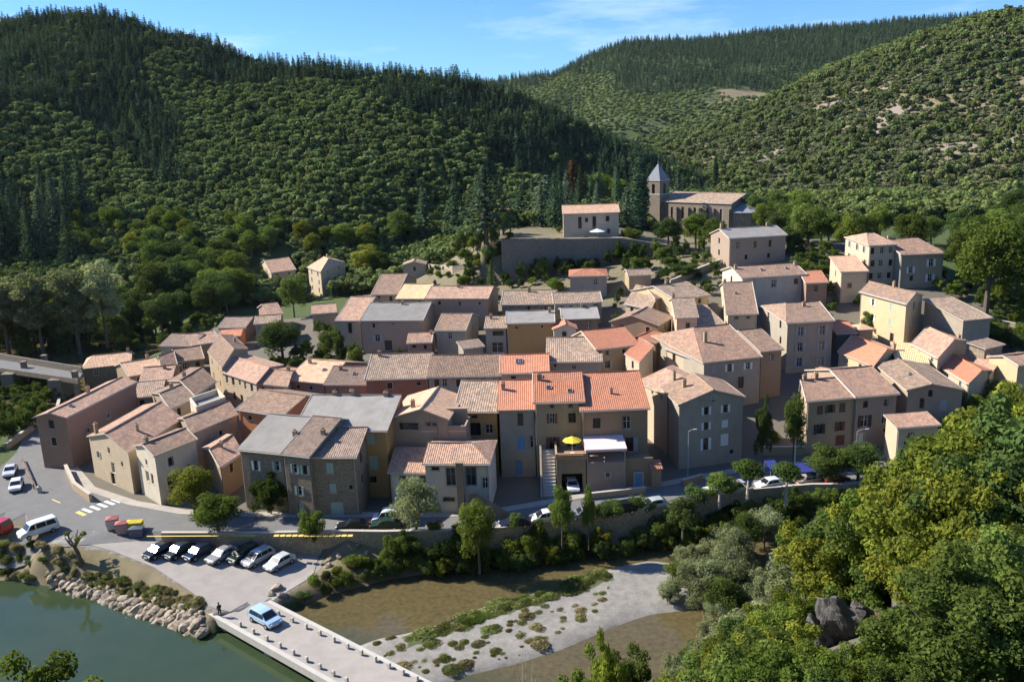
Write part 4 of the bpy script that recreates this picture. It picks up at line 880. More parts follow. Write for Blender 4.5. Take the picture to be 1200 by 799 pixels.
def matslot(o, mat, i=0):
    o.material_slots[i].link = 'OBJECT'; o.material_slots[i].material = mat
def plant(kind, x, y, H, W=None, mat='mid', label=None, cat='tree', group=None, name=None, z=None, v=None, lean=0):
    ps = PROTO[kind]; cr, tr, h0, r0 = ps[rng.randrange(len(ps)) if v is None else v % len(ps)]
    W = W or 2*r0*H/h0; root = empty(name or cat.replace(' ', '_'), (x, y, (tz(x, y) if z is None else z)-.08), rng.uniform(0, 6.28))
    root.scale = (W/2/r0, W/2/r0, H/h0); setp(root, label, cat, group)
    if lean: root.rotation_euler = (lean, 0, root.rotation_euler[2])
    c = link('crown', cr, root); matslot(c, LEAF[mat])
    if tr: link('trunk', tr, root)
    return root
def plant_px(kind, px, ytop, ybase, wpx, mat, label, cat='tree', group=None, name=None, y0=88, dz=0, v=None, flat=None):
    p = hit(px, ybase, 0, y0=y0) if flat is None else at(px, ybase, flat)
    zc = p.y*cT-(p.z-HC)*sT
    q = p.z
    while proj(p.x, p.y, q)[1] > ytop and q < p.z+45: q += .1
    return plant(kind, p.x, p.y, (q-p.z)*1.02, wpx*zc/FPX*1.05, mat, label, cat, group, name, z=p.z, v=v)
# --- trees along the road and the river wall
T_ = plant_px
T_('tree', 257, 574, 632, 66, 'light', 'round leafy tree standing above the row of parked cars')
T_('tree', 229, 542, 604, 60, 'yell', 'bright green tree beside the narrow white house')
T_('bush', 318, 552, 603, 54, 'ivy', 'ivy covered mound against the dark stone house', 'shrub', name='ivy_mound')
T_('bush', 367, 590, 640, 38, 'mid', 'clipped egg shaped bush rising over the yellow parapet', 'shrub', name='clipped_bush', flat=-1.5)
T_('willow', 489, 559, 634, 66, 'silver', 'pale grey green willow in front of the hipped white house', flat=-1)
T_('tree', 562, 580, 668, 50, 'light', 'bright tree with dark base overhanging the river below the road', flat=-3)
T_('bush', 545, 612, 662, 60, 'dark', 'dark bush at the water edge under the road wall', 'shrub', name='bush', flat=-3.3)
T_('tree', 659, 559, 640, 30, 'mid', 'slender leafy tree before the garage with the white car', flat=-2)
T_('tree', 690, 558, 640, 20, 'mid', 'thin young tree beside the garage drive', flat=-2)
T_('shrub', 628, 598, 640, 32, 'light', 'light shrub hanging over the parapet by the white parked car', 'shrub', name='shrub', flat=-3)
T_('tree', 800, 574, 630, 44, 'dark', 'dark bushy tree on the river wall by the silver parked car', flat=-2.5)
T_('pollard', 843, 553, 592, 36, 'mid', 'leftmost lollipop shaped plane tree of the roadside row', group=None, flat=0)
T_('pollard', 876, 534, 586, 42, 'mid', 'taller round plane tree by the tall gabled house', flat=0)
T_('pollard', 921, 538, 588, 40, 'mid', 'round plane tree beside the white car and the thin pole tree', flat=0)
T_('tree', 970, 516, 566, 62, 'mid', 'wide plane tree before the brown shutters of the long beige house', flat=.0)
T_('tree', 1005, 513, 566, 56, 'mid', 'wide plane tree before the stone framed door')
T_('tree', 929, 455, 545, 30, 'mid', 'slim dark tree with pale stem at the corner of the long beige house', flat=0)
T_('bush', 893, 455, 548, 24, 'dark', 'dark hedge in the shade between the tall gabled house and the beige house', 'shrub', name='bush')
T_('shrub', 905, 500, 520, 22, 'light', 'low garden shrub at the sunlit end wall', 'shrub', name='shrub')
# --- trees between the houses
T_('tree', 332, 372, 424, 56, 'dark', 'dark spreading fig tree by the beige ruin')
T_('tree', 345, 318, 372, 34, 'mid', 'tree with rusty tips left of the tall cream house')
T_('bush', 300, 425, 442, 40, 'dark', 'scrub bank on the rocky mound', 'shrub', name='bush')
T_('tree', 384, 383, 425, 24, 'mid', 'leafy tree between the grey barn house and the fig')
T_('shrub', 418, 400, 430, 22, 'light', 'bright shrub below the arched barn door', 'shrub', name='shrub')
T_('bush', 400, 385, 428, 18, 'dark', 'dark climbing bush at the corner of the barn house', 'shrub', name='bush')
T_('tree', 432, 283, 326, 44, 'yell', 'yellowish tree right of the tall cream house')
T_('tree', 446, 290, 328, 34, 'mid', 'dark tree behind the straw yellow roof')
T_('shrub', 545, 318, 338, 26, 'light', 'light green shrub behind the long pinkish house', 'shrub', name='shrub')
T_('conifer', 577, 305, 350, 20, 'dark', 'dark conifer between the upper rows of roofs')
T_('shrub', 635, 296, 328, 24, 'mid', 'shrub against the church retaining wall', 'shrub', name='shrub')
T_('shrub', 650, 322, 342, 24, 'light', 'light shrub left of the small box house', 'shrub', name='shrub')
T_('shrub', 665, 294, 312, 22, 'mid', 'fig bush growing out of the retaining wall foot', 'shrub', name='shrub')
T_('shrub', 692, 300, 314, 16, 'mid', 'small bush at the middle of the retaining wall', 'shrub', name='shrub')
T_('bush', 800, 305, 326, 50, 'dark', 'dark hedge along the ramp below the mansion', 'shrub', name='hedge')
T_('bush', 1020, 360, 390, 26, 'mid', 'round bush beside the yellow house', 'shrub', name='bush')
T_('bush', 958, 352, 378, 36, 'dark', 'dark bush in the courtyard behind the tall grey house', 'shrub', name='bush')
T_('tree', 1155, 240, 368, 95, 'light', 'big plane tree with pale trunk right of the grey wing', v=1)
T_('tree', 1192, 238, 345, 70, 'mid', 'leafy tree at the right edge beyond the plane tree')
T_('tree', 1128, 255, 340, 50, 'mid', 'tree standing behind the big pale trunked plane')
T_('bush', 1160, 372, 402, 60, 'mid', 'wide garden bush below the pale trunked plane tree', 'shrub', name='bush')
T_('bush', 1130, 360, 392, 34, 'dark', 'dark bush beside the plain grey lean-to', 'shrub', name='bush')
T_('bush', 1185, 385, 412, 40, 'dark', 'dark bush above the bright yellow house', 'shrub', name='bush')
# --- around the church
for x, yt, yb, w, k, m, lb in ((815,244,292,44,'tree','light','leafy tree before the church nave'), (838,250,296,40,'tree','mid','leafy tree between the church and the mansion'), (783,250,292,40,'tree','dark','dark tree at the foot of the church tower'),
    (735,218,275,34,'cedar','con2','grey green cedar left of the church tower'), (750,185,270,26,'cypress','con','dark tall evergreen touching the church tower'), (795,198,250,24,'conifer','con2','conifer rising behind the nave by the tower'),
    (672,188,242,50,'conifer','rust','rust brown dying conifer behind the public house'), (640,205,262,50,'cedar','con2','blue green cedar left of the public house'), (570,195,285,70,'cedar','con2','largest spreading cedar above the terraced gardens'),
    (535,210,285,40,'conifer','con','dark pointed conifer beside the largest cedar'), (500,225,288,44,'conifer','con','dark conifer above the wash house'), (612,215,262,44,'cedar','con','dark cedar over the red roofed house'), (590,240,275,36,'cedar','con','low dark cedar below the red roofed house'),
    (700,200,240,44,'tree','mid','leafy tree behind the public house roof'), (725,205,240,36,'tree','light','light leafy tree between public house and tower'), (838,182,226,8,'cypress','con','thin dark cypress behind the church roof'), (686,258,278,26,'shrub','light','low tree on the public house terrace'),
    (740,262,283,26,'shrub','light','shrub at the right end of the public house terrace'), (470,240,290,40,'tree','mid','leafy tree left of the dark conifers'), (905,225,262,44,'tree','mid','tree behind the grey mansion'), (945,235,290,50,'tree','mid','round tree right of the grey mansion'), (925,262,300,30,'tree','dark','dark tree at the mansion corner')):
    T_(k, x, yt, yb, w, m, lb, y0=215)
for x, yt, yb, w, m in ((475,284,300,20,'light'),(515,292,306,22,'mid'),(545,288,304,18,'light'),(575,286,304,26,'mid'),(600,296,312,20,'light'),(560,300,314,18,'yell'),(530,302,314,16,'mid'),(590,282,296,22,'dark'),(505,280,296,24,'mid')):
    T_('shrub', x, yt, yb, w, m, 'rounded shrub in the terraced gardens left of the church wall', 'shrub', 'garden shrubs on the terraces', 'shrub', y0=210)
# --- riverside trees on the left: white poplars and the dark belt
for x, yt, yb, w, lb in ((12,318,420,60,'leftmost silvery poplar at the left edge'),(52,312,420,58,'silvery poplar second from the left edge'),(95,305,418,56,'tall silvery poplar in the middle of the pale row'),(128,296,415,52,'tallest silvery poplar at the right end of the pale row'),(-20,322,420,60,'silvery poplar cut by the left edge')):
    T_('poplar', x, yt, yb, w, 'silver', lb, name='poplar', y0=165, v=int(x) % 4)
occ = []
def scat_px(n, poly, kind, mats, hr, wr, label, group, cat='tree', name=None, y0=100, sep=5, avoid=True, zmin=-4.1):
    P = np.array(poly); k = 0; tries = 0
    while k < n and tries < n*40:
        tries += 1; x = rng.uniform(P[:,0].min(), P[:,0].max()); y = rng.uniform(P[:,1].min(), P[:,1].max())
        if pdist(np.array([x]), np.array([y]), poly)[0] > 0: continue
        p = hit(x, y, 0, y0=y0)
        if p.z < zmin or p.y > 400: continue
        if any((p.x-a)**2+(p.y-b)**2 < sep*sep for a, b in occ): continue
        if avoid and any(pdist(np.array([p.x]), np.array([p.y]), f)[0] < 1.6 for f in FOOT if abs(f[0][0]-p.x) < 22 and abs(f[0][1]-p.y) < 22): continue
        occ.append((p.x, p.y)); h = rng.uniform(*hr)
        plant(kind, p.x, p.y, h, h*rng.uniform(*wr), rng.choice(mats), label, cat, group, name, z=p.z); k += 1
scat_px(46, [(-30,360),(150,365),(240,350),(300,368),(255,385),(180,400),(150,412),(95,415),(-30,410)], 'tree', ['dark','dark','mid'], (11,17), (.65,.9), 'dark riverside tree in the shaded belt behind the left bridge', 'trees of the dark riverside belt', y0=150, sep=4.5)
scat_px(26, [(180,322),(270,312),(285,350),(280,366),(200,358)], 'tree', ['mid','mid','light','dark'], (9,13), (.75,1.0), 'leafy tree in the wood left of the white farmhouse', 'trees round the farmhouse', y0=150, sep=5)
scat_px(26, [(-20,470),(60,452),(75,470),(50,495),(20,515),(-20,530)], 'bush', ['mid','light','dark'], (3,5.5), (.8,1.1), 'bush on the river side of the left road', 'bushes below the left bridge', 'shrub', 'bush', y0=120, sep=2.3)
scat_px(34, [(90,262),(250,268),(420,285),(480,282),(430,305),(350,304),(290,312),(180,318),(90,300)], 'tree', ['light','yell','mid','light'], (8,12), (.75,1.0), 'bright leafy tree at the foot of the wooded hill', 'bright trees along the hill foot', y0=210, sep=6)
scat_px(30, [(-30,240),(100,255),(110,300),(80,318),(-30,320)], 'conifer', ['con','con','con2'], (17,25), (.4,.5), 'tall dark conifer in the shaded stand at the left edge', 'dark conifers at the left edge', y0=210, sep=5)
scat_px(34, [(850,262),(960,262),(985,278),(1110,282),(1210,262),(1210,330),(1120,330),(1110,300),(985,300),(930,285)], 'tree', ['mid','light','mid','dark'], (8,13), (.75,1.0), 'leafy tree in the belt behind the right hand mansions', 'trees behind the right hand mansions', y0=205, sep=5)
scat_px(26, [(480,262),(598,262),(596,292),(540,300),(480,300)], 'tree', ['mid','dark','light'], (4,8), (.7,1.0), 'garden tree on the slope left of the church terrace', 'garden trees left of the church terrace', y0=215, sep=3.5)
scat_px(30, [(470,250),(600,240),(740,235),(740,262),(590,275),(480,285)], 'conifer', ['con','con2','con'], (12,18), (.38,.5), 'conifer in the dark grove behind the church terrace', 'conifers behind the church terrace', y0=238, sep=5)
# --- river banks
scat_px(16, [(540,282),(602,282),(604,338),(545,338)], 'bush', ['dark','mid','dark'], (2.6,5), (.8,1.1), 'bush on the steep bank at the left end of the church wall', 'bushes at the end of the church wall', 'shrub', 'bush', y0=200, sep=1.8)
scat_px(7, [(655,270),(735,268),(760,276),(740,283),(655,283)], 'shrub', ['mid','light'], (1.6,3), (.9,1.2), 'small tree on the terrace in front of the public house', 'small trees on the church terrace', 'shrub', 'shrub', y0=228, sep=2.5)
for x, y, w_, h_ in ((795,690,4.5,4.5),(812,700,5,5.5),(830,708,5,6),(846,690,5,6),(862,672,5,6.5),(838,668,4.5,5),(818,672,4,4.2),(800,668,3.5,3.5),(850,655,4.5,5.5),(872,648,5,6),(825,725,4.5,5.5),(845,730,5,6),(862,705,5,6.5),(785,705,3.2,3),(878,628,5,5.5),(895,640,5.5,6.5)):
    p = at(x, y, -4.1); plant('willow', p.x, p.y, h_, w_*1.1, rng.choice(['willow','willow','silver','mid']), 'feathery grey green willow at the far right end of the gravel bar', 'shrub', 'willows at the end of the gravel bar', 'willow_bush', z=-4.2)
scat_px(64, [(355,690),(450,655),(525,640),(540,655),(450,685),(390,705),(345,712)], 'shrub', ['mid','light','grass','dark'], (1.1,2.9), (1.0,1.4), 'green waterside bush below the car park wall', 'bushes on the near river bank', 'shrub', 'waterside_bush', y0=80, sep=1.3)
scat_px(50, [(560,662),(620,645),(700,630),(790,616),(880,600),(975,588),(975,604),(860,626),(760,636),(640,654)], 'shrub', ['mid','light','dark'], (1.6,3.4), (.9,1.3), 'green bush between the road wall and the river', 'bushes along the road wall', 'shrub', 'waterside_bush', y0=80, sep=1.3, zmin=-5)
scat_px(22, [(300,388),(395,376),(432,398),(430,432),(345,440),(312,425)], 'bush', ['dark','mid','dark','light'], (2.2,4.5), (.9,1.2), 'scrub bush on the overgrown mound around the fig tree', 'scrub on the mound', 'shrub', 'bush', y0=118, sep=2.2)
scat_px(34, [(600,298),(735,290),(850,310),(850,318),(735,340),(705,345),(640,340),(600,330)], 'bush', ['dark','mid','light'], (2.4,4.8), (.9,1.3), 'bush in the gardens at the foot of the church wall', 'bushes below the church wall', 'shrub', 'bush', y0=180, sep=2.2)
scat_px(26, [(925,290),(985,300),(985,345),(950,350),(925,318)], 'bush', ['dark','mid','mid'], (2.2,4.5), (.9,1.2), 'dark bush in the hollow left of the cream mansion', 'bushes in the hollow by the mansion', 'shrub', 'bush', y0=150, sep=2.5)
scat_px(40, [(1085,325),(1210,325),(1210,420),(1150,400),(1110,360)], 'bush', ['dark','mid','light'], (2.0,4.5), (.9,1.2), 'garden bush on the slope under the big plane tree', 'bushes on the right hand slope', 'shrub', 'bush', y0=118, sep=2.8)
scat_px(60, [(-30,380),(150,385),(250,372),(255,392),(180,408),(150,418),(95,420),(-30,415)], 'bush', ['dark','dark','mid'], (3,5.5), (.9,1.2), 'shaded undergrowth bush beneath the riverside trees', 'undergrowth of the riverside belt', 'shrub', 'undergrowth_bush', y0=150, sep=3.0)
scat_px(60, [(105,668),(160,682),(205,694),(238,708),(232,714),(195,708),(150,697),(100,680)], 'tuft', ['straw','straw','grass'], (.5,1.0), (1.4,2.4), 'dry grass tuft on the slope between car park and boulders', 'tufts above the boulders', 'plant', 'tuft', y0=80, sep=.7, avoid=False)
scat_px(46, [(0,640),(60,642),(95,660),(60,680),(0,684)], 'shrub', ['straw','grass','mid','straw'], (.7,1.8), (1.2,1.7), 'dry tussock on the bank below the white van', 'tussocks on the left bank', 'plant', 'tussock', y0=80, sep=1.2)
scat_px(120, [(430,752),(500,735),(560,716),(620,700),(700,672),(720,680),(700,715),(640,755),(590,775),(520,790),(470,785)], 'tuft', ['grass','straw','grass','straw'], (.12,.55), (1.6,4.5), 'low green tuft growing on the gravel bar', 'tufts on the gravel bar', 'plant', 'tuft', y0=70, sep=.55)
scat_px(60, [(480,742),(560,715),(630,694),(705,668),(712,674),(640,702),(570,724),(490,748)], 'tuft', ['mid','grass','grass'], (.3,.9), (1.6,3.6), 'green tuft in the weedy strip across the gravel bar', 'tufts in the weedy strip', 'plant', 'tuft', y0=70, sep=.6)

scat_px(44, [(588,330),(1005,322),(1010,420),(900,420),(715,400),(590,345)], 'bush', ['dark','mid','dark'], (1.6,3.4), (.8,1.1), 'courtyard bush in a gap between the upper houses', 'courtyard bushes of the upper village', 'shrub', 'courtyard_bush', y0=125, sep=2.5)
scat_px(20, [(430,330),(590,330),(590,420),(430,420)], 'bush', ['dark','mid'], (1.4,2.8), (.8,1.1), 'courtyard bush between the middle rows of houses', 'courtyard bushes of the middle rows', 'shrub', 'courtyard_bush', y0=125, sep=2.5)
for i in range(16):
    x = -1+i*3.4+rng.uniform(-1,1); yy = float(np.interp(x, [-40,-8,32,56,75], [236,232,229.5,223,216]))-1.6; h = rng.uniform(2.5, 7)
    plant('bush', x, yy, h, min(h, rng.uniform(2.5, 5)), rng.choice(['dark','mid','ivy']), 'dark climbing bush against the face of the church wall', 'shrub', 'climbers on the church wall', 'climbing_bush')
scat_px(26, [(-10,440),(90,452),(85,462),(40,470),(-10,462)], 'bush', ['dark','mid','light'], (3,5), (.9,1.2), 'bush growing under the left road bridge', 'bushes under the left bridge', 'shrub', 'bush', y0=130, sep=1.8)
scat_px(11, [(1070,522),(1130,470),(1190,440),(1192,505),(1100,532)], 'tree', ['mid','dark','light'], (4,7), (.75,1.0), 'garden tree between the right hand cottages and the road', 'garden trees at the right end of the village', y0=112, sep=3)
scat_px(20, [(478,300),(590,298),(590,330),(490,327)], 'shrub', ['mid','light','dark'], (1.2,2.8), (.9,1.3), 'shrub on the bare garden terraces above the long roofs', 'shrubs on the garden terraces', 'shrub', 'terrace_shrub', y0=200, sep=1.6)
# thicket against the foot of the road wall
acc = 0.0; pv = wp_ = [p for p in wall_pts if -22 < p.x < 75]
for a, b_ in zip(pv[:-1], pv[1:]):
    L_ = (b_-a).length; t = 0.0
    while t < L_:
        for row in (1.2, 2.8):
            if rng.random() < .08: continue
            p = a.lerp(b_, t/L_); h = rng.uniform(3.3, 5.4) if row < 2 else rng.uniform(1.8, 3.6); p = p+Vector((rng.uniform(-.4,.4), -row-rng.uniform(0,.8), 0))
            plant('bush' if rng.random() < .6 else 'shrub', p.x, p.y, h, h*rng.uniform(.75, 1.1), rng.choice(['mid','light','mid','dark','yell']), 'leafy bush of the thicket against the foot of the road wall', 'shrub', 'thicket along the road wall', 'thicket_bush', z=max(tz(p.x, p.y), -4.3))
        t += rng.uniform(1.3, 2.1)
# ------------------------------------------------------------------ church, walls, bridges
def loc_of(root):
    Mi = (Matrix.Translation(root.location) @ root.rotation_euler.to_matrix().to_4x4()).inverted()
    return lambda p: tuple(Mi @ Vector(p))
church = H('dark stone church with square bell tower and slate spire on the hill terrace', (775,236), (857,239), 9.0, 'T', 'dark', ry=226.5, pitch=.30, F=[(s, 1.6, .9, 3.6, 'n') for s in (.16,.32,.5,.68,.86)], ch=[], name='church', cat='church', y0=236, key='church')
hc = HOUSES['church']; P, e, gF = hc['P'], hc['e'], hc['gF']
x0 = P(0, 0)[0]; s = 2.55; cx, cy = x0-s+.35, 1.2
zt = HC-.064*250-gF; zs = zt+5.3
ms = MB()
ms.box(cx-s, cx+s, cy-s, cy+s, -3, zt-4.6); ms.box(cx-s-.12, cx+s+.12, cy-s-.12, cy+s+.12, zt-4.6, zt-4.3, 1)
for sx in (-1, 1):
    for sy in (-1, 1): ms.box(min(cx+sx*s, cx+sx*.6), max(cx+sx*s, cx+sx*.6), min(cy+sy*s, cy+sy*.6), max(cy+sy*s, cy+sy*.6), zt-4.3, zt-1.2)
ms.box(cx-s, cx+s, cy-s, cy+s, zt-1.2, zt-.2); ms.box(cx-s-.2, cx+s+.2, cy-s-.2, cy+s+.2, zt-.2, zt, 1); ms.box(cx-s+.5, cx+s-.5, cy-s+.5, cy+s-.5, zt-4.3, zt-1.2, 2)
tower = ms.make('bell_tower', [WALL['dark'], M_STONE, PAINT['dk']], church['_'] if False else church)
sp = MB(); r = s+.15
for i in range(4):
    c4 = [(cx-r, cy-r, zt), (cx+r, cy-r, zt), (cx+r, cy+r, zt), (cx-r, cy+r, zt)]; sp.poly([c4[i], c4[(i+1)%4], (cx, cy, zs)])
sp.tube([(cx, cy, zs-.2), (cx, cy, zs+.9)], [.06, .05], 5); sp.box(cx-.3, cx+.3, cy-.04, cy+.04, zs+.45, zs+.55)
sp.make('spire', ROOF['S'], tower)
ap = MB(); w_, d_ = hc['w'], hc['d']; xa = P(1, .5)[0]; ya = P(.5, .5)[1]; R_ = d_*.46; n = 9; pts = []
for i in range(n+1): a = -math.pi/2+math.pi*i/n; pts.append((xa+math.cos(a)*R_*1.15, ya+math.sin(a)*R_))
for i in range(n):
    a, b_ = pts[i], pts[i+1]; ap.poly([(a[0],a[1],-3),(b_[0],b_[1],-3),(b_[0],b_[1],e-2.6),(a[0],a[1],e-2.6)], 0); ap.poly([(xa+(a[0]-xa)*1.08,ya+(a[1]-ya)*1.08,e-2.65),(xa+(b_[0]-xa)*1.08,ya+(b_[1]-ya)*1.08,e-2.65),(xa-.2,ya,e+.9)], 1)
ap.make('apse', [WALL['dark'], ROOF['S']], church)
bt = MB()
for sfr in (.02, .24, .41, .59, .77, .98): x = P(sfr, 0)[0]; bt.box(x-.35, x+.35, -.9, -.003, -2.5, e-1.6)
bt.make('buttress', WALL['dark'], church)
def wall_run(name, label, pts, top, bot, th, mat, cap=None, cat='wall', capm=None):
    # pts: plan points, top/bot: heights per point, wall thickness th measured away from the viewer side
    q = [Vector((p[0], p[1], 0)) for p in pts]; o_ = off(q, th); ms = MB()
    for i in range(len(q)-1):
        a, b_, c, d = q[i], q[i+1], o_[i+1], o_[i]
        t0, t1, z0, z1 = top[i], top[i+1], bot[i], bot[i+1]
        ms.poly([(a.x,a.y,z0),(b_.x,b_.y,z1),(b_.x,b_.y,t1),(a.x,a.y,t0)]); ms.poly([(c.x,c.y,z1),(d.x,d.y,z0),(d.x,d.y,t0),(c.x,c.y,t1)])
        ms.poly([(a.x,a.y,t0),(b_.x,b_.y,t1),(c.x,c.y,t1),(d.x,d.y,t0)])
    for i in (0, -1):
        a, d = q[i], o_[i]; f = [(d.x,d.y,bot[i]),(a.x,a.y,bot[i]),(a.x,a.y,top[i]),(d.x,d.y,top[i])]; ms.poly(f if i == 0 else f[::-1])
    o = ms.make(name, mat); setp(o, label, cat)
    if cap:
        cm = MB(); q2 = off(q, -.06); o2 = off(q, th+.06)
        for i in range(len(q)-1):
            a, b_, c, d = q2[i], q2[i+1], o2[i+1], o2[i]
            for (A_, B_) in ((a, b_), (c, d)):
                ta, tb = (top[i], top[i+1]) if A_ is a else (top[i+1], top[i])
                cm.poly([(A_.x,A_.y,ta+.003),(B_.x,B_.y,tb+.003),(B_.x,B_.y,tb+cap),(A_.x,A_.y,ta+cap)])
            cm.poly([(a.x,a.y,top[i]+cap),(b_.x,b_.y,top[i+1]+cap),(c.x,c.y,top[i+1]+cap),(d.x,d.y,top[i]+cap)])
        cm.make('coping', capm or M_STONE, o)
    return o
xs = list(np.linspace(-2, 56, 17)); ys = list(np.interp(xs, [-40,-8,32,56,75], [236,232,229.5,223,216])); 
wall_run('retaining_wall', 'tall grey stone retaining wall holding up the church terrace', [(x, y-.3) for x, y in zip(xs, ys)], [float(np.interp(x, [-20,-8,30,56,80], [15.5,21.5,21.2,16.8,16.8]))+.75 for x in xs], [tz(x, y-1.5)-.8 for x, y in zip(xs, ys)], 2.9, WALL['dark'])
def px_wall(name, label, px, h, th, mat, cap=None, y0=96, below=.6, capm=None):
    ps = [hit(x, y, h, y0=y0) for x, y in px]; pts = []
    for a, b_ in zip(ps[:-1], ps[1:]): pts += [a, a.lerp(b_, .33), a.lerp(b_, .66)]
    pts.append(ps[-1]); z = [tz(p.x, p.y) for p in pts]
    z = [(z[max(i-1,0)]+z[i]+z[min(i+1,len(z)-1)])/3 for i in range(len(z))]
    return wall_run(name, label, pts, [q+h for q in z], [q-below for q in z], th, mat, cap, capm=capm)
px_wall('garden_wall', 'low garden wall with bright pale coping above the upper row of roofs', [(500,312),(530,314),(575,316),(622,317.5)], 1.6, .6, WALL['pale'], .12, y0=200)
px_wall('garden_wall', 'sloping wall of the ramp climbing to the grey mansion', [(786,329),(805,321),(828,311),(845,304)], 1.4, .5, WALL['grey'], .1, y0=190)
px_wall('garden_wall', 'curved sunlit garden wall at the foot of the long beige house', [(893,524),(912,524),(944,524)], 1.3, .35, WALL['beige'], .08, y0=110)
px_wall('garden_wall', 'short wall beside the lane at the tall gabled house', [(800,563),(824,556)], 1.0, .35, WALL['brown'], .08, y0=108)
px_wall('garden_wall', 'low wall in front of the flowered garden strip', [(688,579),(722,575.5),(757,571)], .9, .35, WALL['beige'], .08, y0=106)
px_wall('garden_wall', 'stone wall below the big pale trunked plane tree', [(1130,378),(1160,372),(1190,380)], 1.6, .4, WALL['pale'], .1, y0=130)
px_wall('garden_wall', 'sunlit curved bank wall at the left road bend below the pink house', [(75,545),(85,566),(104,580)], 1.2, .4, WALL['beige'], .1, y0=110)
px_wall('garden_wall', 'long wall on the river side of the left road', [(8,520),(32,503),(58,482),(72,462)], 1.1, .5, WALL['pale'], .1, y0=110)
# river wall with parapet
wp = [p for p in wall_pts if p.x < 90]; q = []
for a, b_ in zip(wp[:-1], wp[1:]): q += [a.lerp(b_, i/4) for i in range(4)]
q.append(wp[-1])
wall_run('river_wall', 'long stone river wall with pale parapet along the road', [(p.x, p.y-.25) for p in q], [.62]*len(q), [-4.6]*len(q), .42, WALL['pale'], .12, capm=M_STONE)
ym = MB()
for i in range(13):
    a = at(324+i*7.2, 627.3, .75); ym.box(-.33, .33, -.28, .28, 0, .03, 0, Matrix.Translation((a.x, a.y-.02, .745)))
setp(ym.make('parapet_marking', M_LINEY), 'row of yellow dashes painted along the parapet top', 'marking')
ym = MB(); a, b_ = at(172, 628, .75), at(300, 627.3, .75)
ym.poly([(a.x, a.y-.12, .755),(b_.x, b_.y-.12, .755),(b_.x, b_.y+.12, .755),(a.x, a.y+.12, .755)]); setp(ym.make('parapet_marking', M_LINEY), 'thin faded yellow line painted on the left parapet', 'marking')
# the low concrete ford bridge
D0, D1 = at(236, 715, -2.8), at(420, 819, -2.8); E0, E1 = at(322, 708, -2.8), at(560, 829, -2.8)
D0, D1, E0, E1 = [Vector((p.x, p.y, 0)) for p in (D0, D1, E0, E1)]
dirv = (D1-D0).normalized(); D1 = D0+dirv*62; E1 = E0+dirv*66; D0 = D0-dirv*1.5; E0 = E0-dirv*1.0
root = empty('ford_bridge', (D0.x, D0.y, -4.5)); setp(root, 'low flat concrete bridge crossing the green river', 'bridge'); lf = loc_of(root)
ms = MB()
ms.prism([lf((p.x, p.y, 0))[:2] for p in (D0, D1, E1, E0)], -3.35+4.5, -2.72+4.5); dk = ms.make('deck', M_YARD, root)
nrm = Vector((-dirv.y, dirv.x, 0))
for A_, B_, sg in ((D0, D1, 1), (E0, E1, -1)):
    ms = MB(); a, b_ = A_-nrm*.12*sg, A_+nrm*.42*sg; c, d = B_+nrm*.42*sg, B_-nrm*.12*sg
    pp = [lf((p.x, p.y, 0))[:2] for p in (a, d, c, b_)]
    if sg < 0: pp = pp[::-1]
    ms.prism(pp, -3.45+4.5, -2.60+4.5); ms.make('kerb', M_CONC, root)
for i in range(7):
    t = 5+i*8.5; p = D0+dirv*t; q2 = E0+dirv*(t+2); ms = MB(); w = dirv*.5
    ms.prism([lf((v.x, v.y, 0))[:2] for v in (p-w+nrm*.3, p+w+nrm*.3, q2+w-nrm*.3, q2-w-nrm*.3)], -1.2, 1.13); ms.make('pier', M_CONC, root)
km = MB(); km.box(-.2, .2, -.14, .14, 0, .42); km.box(-.16, .16, -.10, .10, .421, .48); kme = mesh('kerb_stone', km.v, km.f, M_CONC, km.m, km.u)
def stone(px, y, k):
    p = at(px, y, -2.3); o = link('kerb_stone', kme, None, (p.x, p.y, -2.60), math.atan2(dirv.y, dirv.x)); o.rotation_euler = (rng.uniform(-.05,.05), rng.uniform(-.05,.05), o.rotation_euler[2]+rng.uniform(-.1,.1))
    setp(o, 'small concrete kerb stone along the '+('near left edge' if k else 'far right edge')+' of the ford bridge', 'kerb stone', 'kerb stones on the ford bridge')
for i in range(11): stone(281+i*15.6, 730+i*8.15, 1)
for i in range(11): stone(326+i*16.2, 717+i*7.65, 0)
# road bridge on the far left
root = empty('road_bridge', (at(50,432,1.6).x, at(50,432,1.6).y, -4)); setp(root, 'stone road bridge with pillared parapets entering from the left edge', 'bridge'); lf = loc_of(root)
L_ = [at(97,437,1.9), at(-70,409,1.9)]; R_b = [at(92,444.5,1.9), at(-70,421,1.9)]; ms = MB()
ms.prism([lf(p)[:2] for p in (L_[1], R_b[1], R_b[0], L_[0])], 5.3, 5.9); ms.make('deck', M_ASPH, root)
for nm, pr in (('far_parapet', L_), ('near_parapet', R_b)):
    a, b_ = pr[1], pr[0]; dv = (b_-a).normalized(); nv_ = Vector((-dv.y, dv.x, 0))*(.2 if nm[0] == 'f' else -.2); hh = 7.3 if nm[0] == 'f' else 6.0
    pp = [lf(v)[:2] for v in (a-nv_, b_-nv_, b_+nv_, a+nv_)]
    if nm[0] != 'f': pp = pp[::-1]
    ms = MB(); ms.prism(pp, 4.9, hh); ms.make('parapet', WALL['dark'], root)
for x, y in ((52,421),(28,428.5),(88,440)):
    p = lf(at(x, y, 2.4)); ms = MB(); ms.box(p[0]-.5, p[0]+.5, p[1]-.5, p[1]+.5, 0, 7.2); ms.box(p[0]-.62, p[0]+.62, p[1]-.62, p[1]+.62, 7.203, 7.45); ms.make('pillar', WALL['dark'], root)
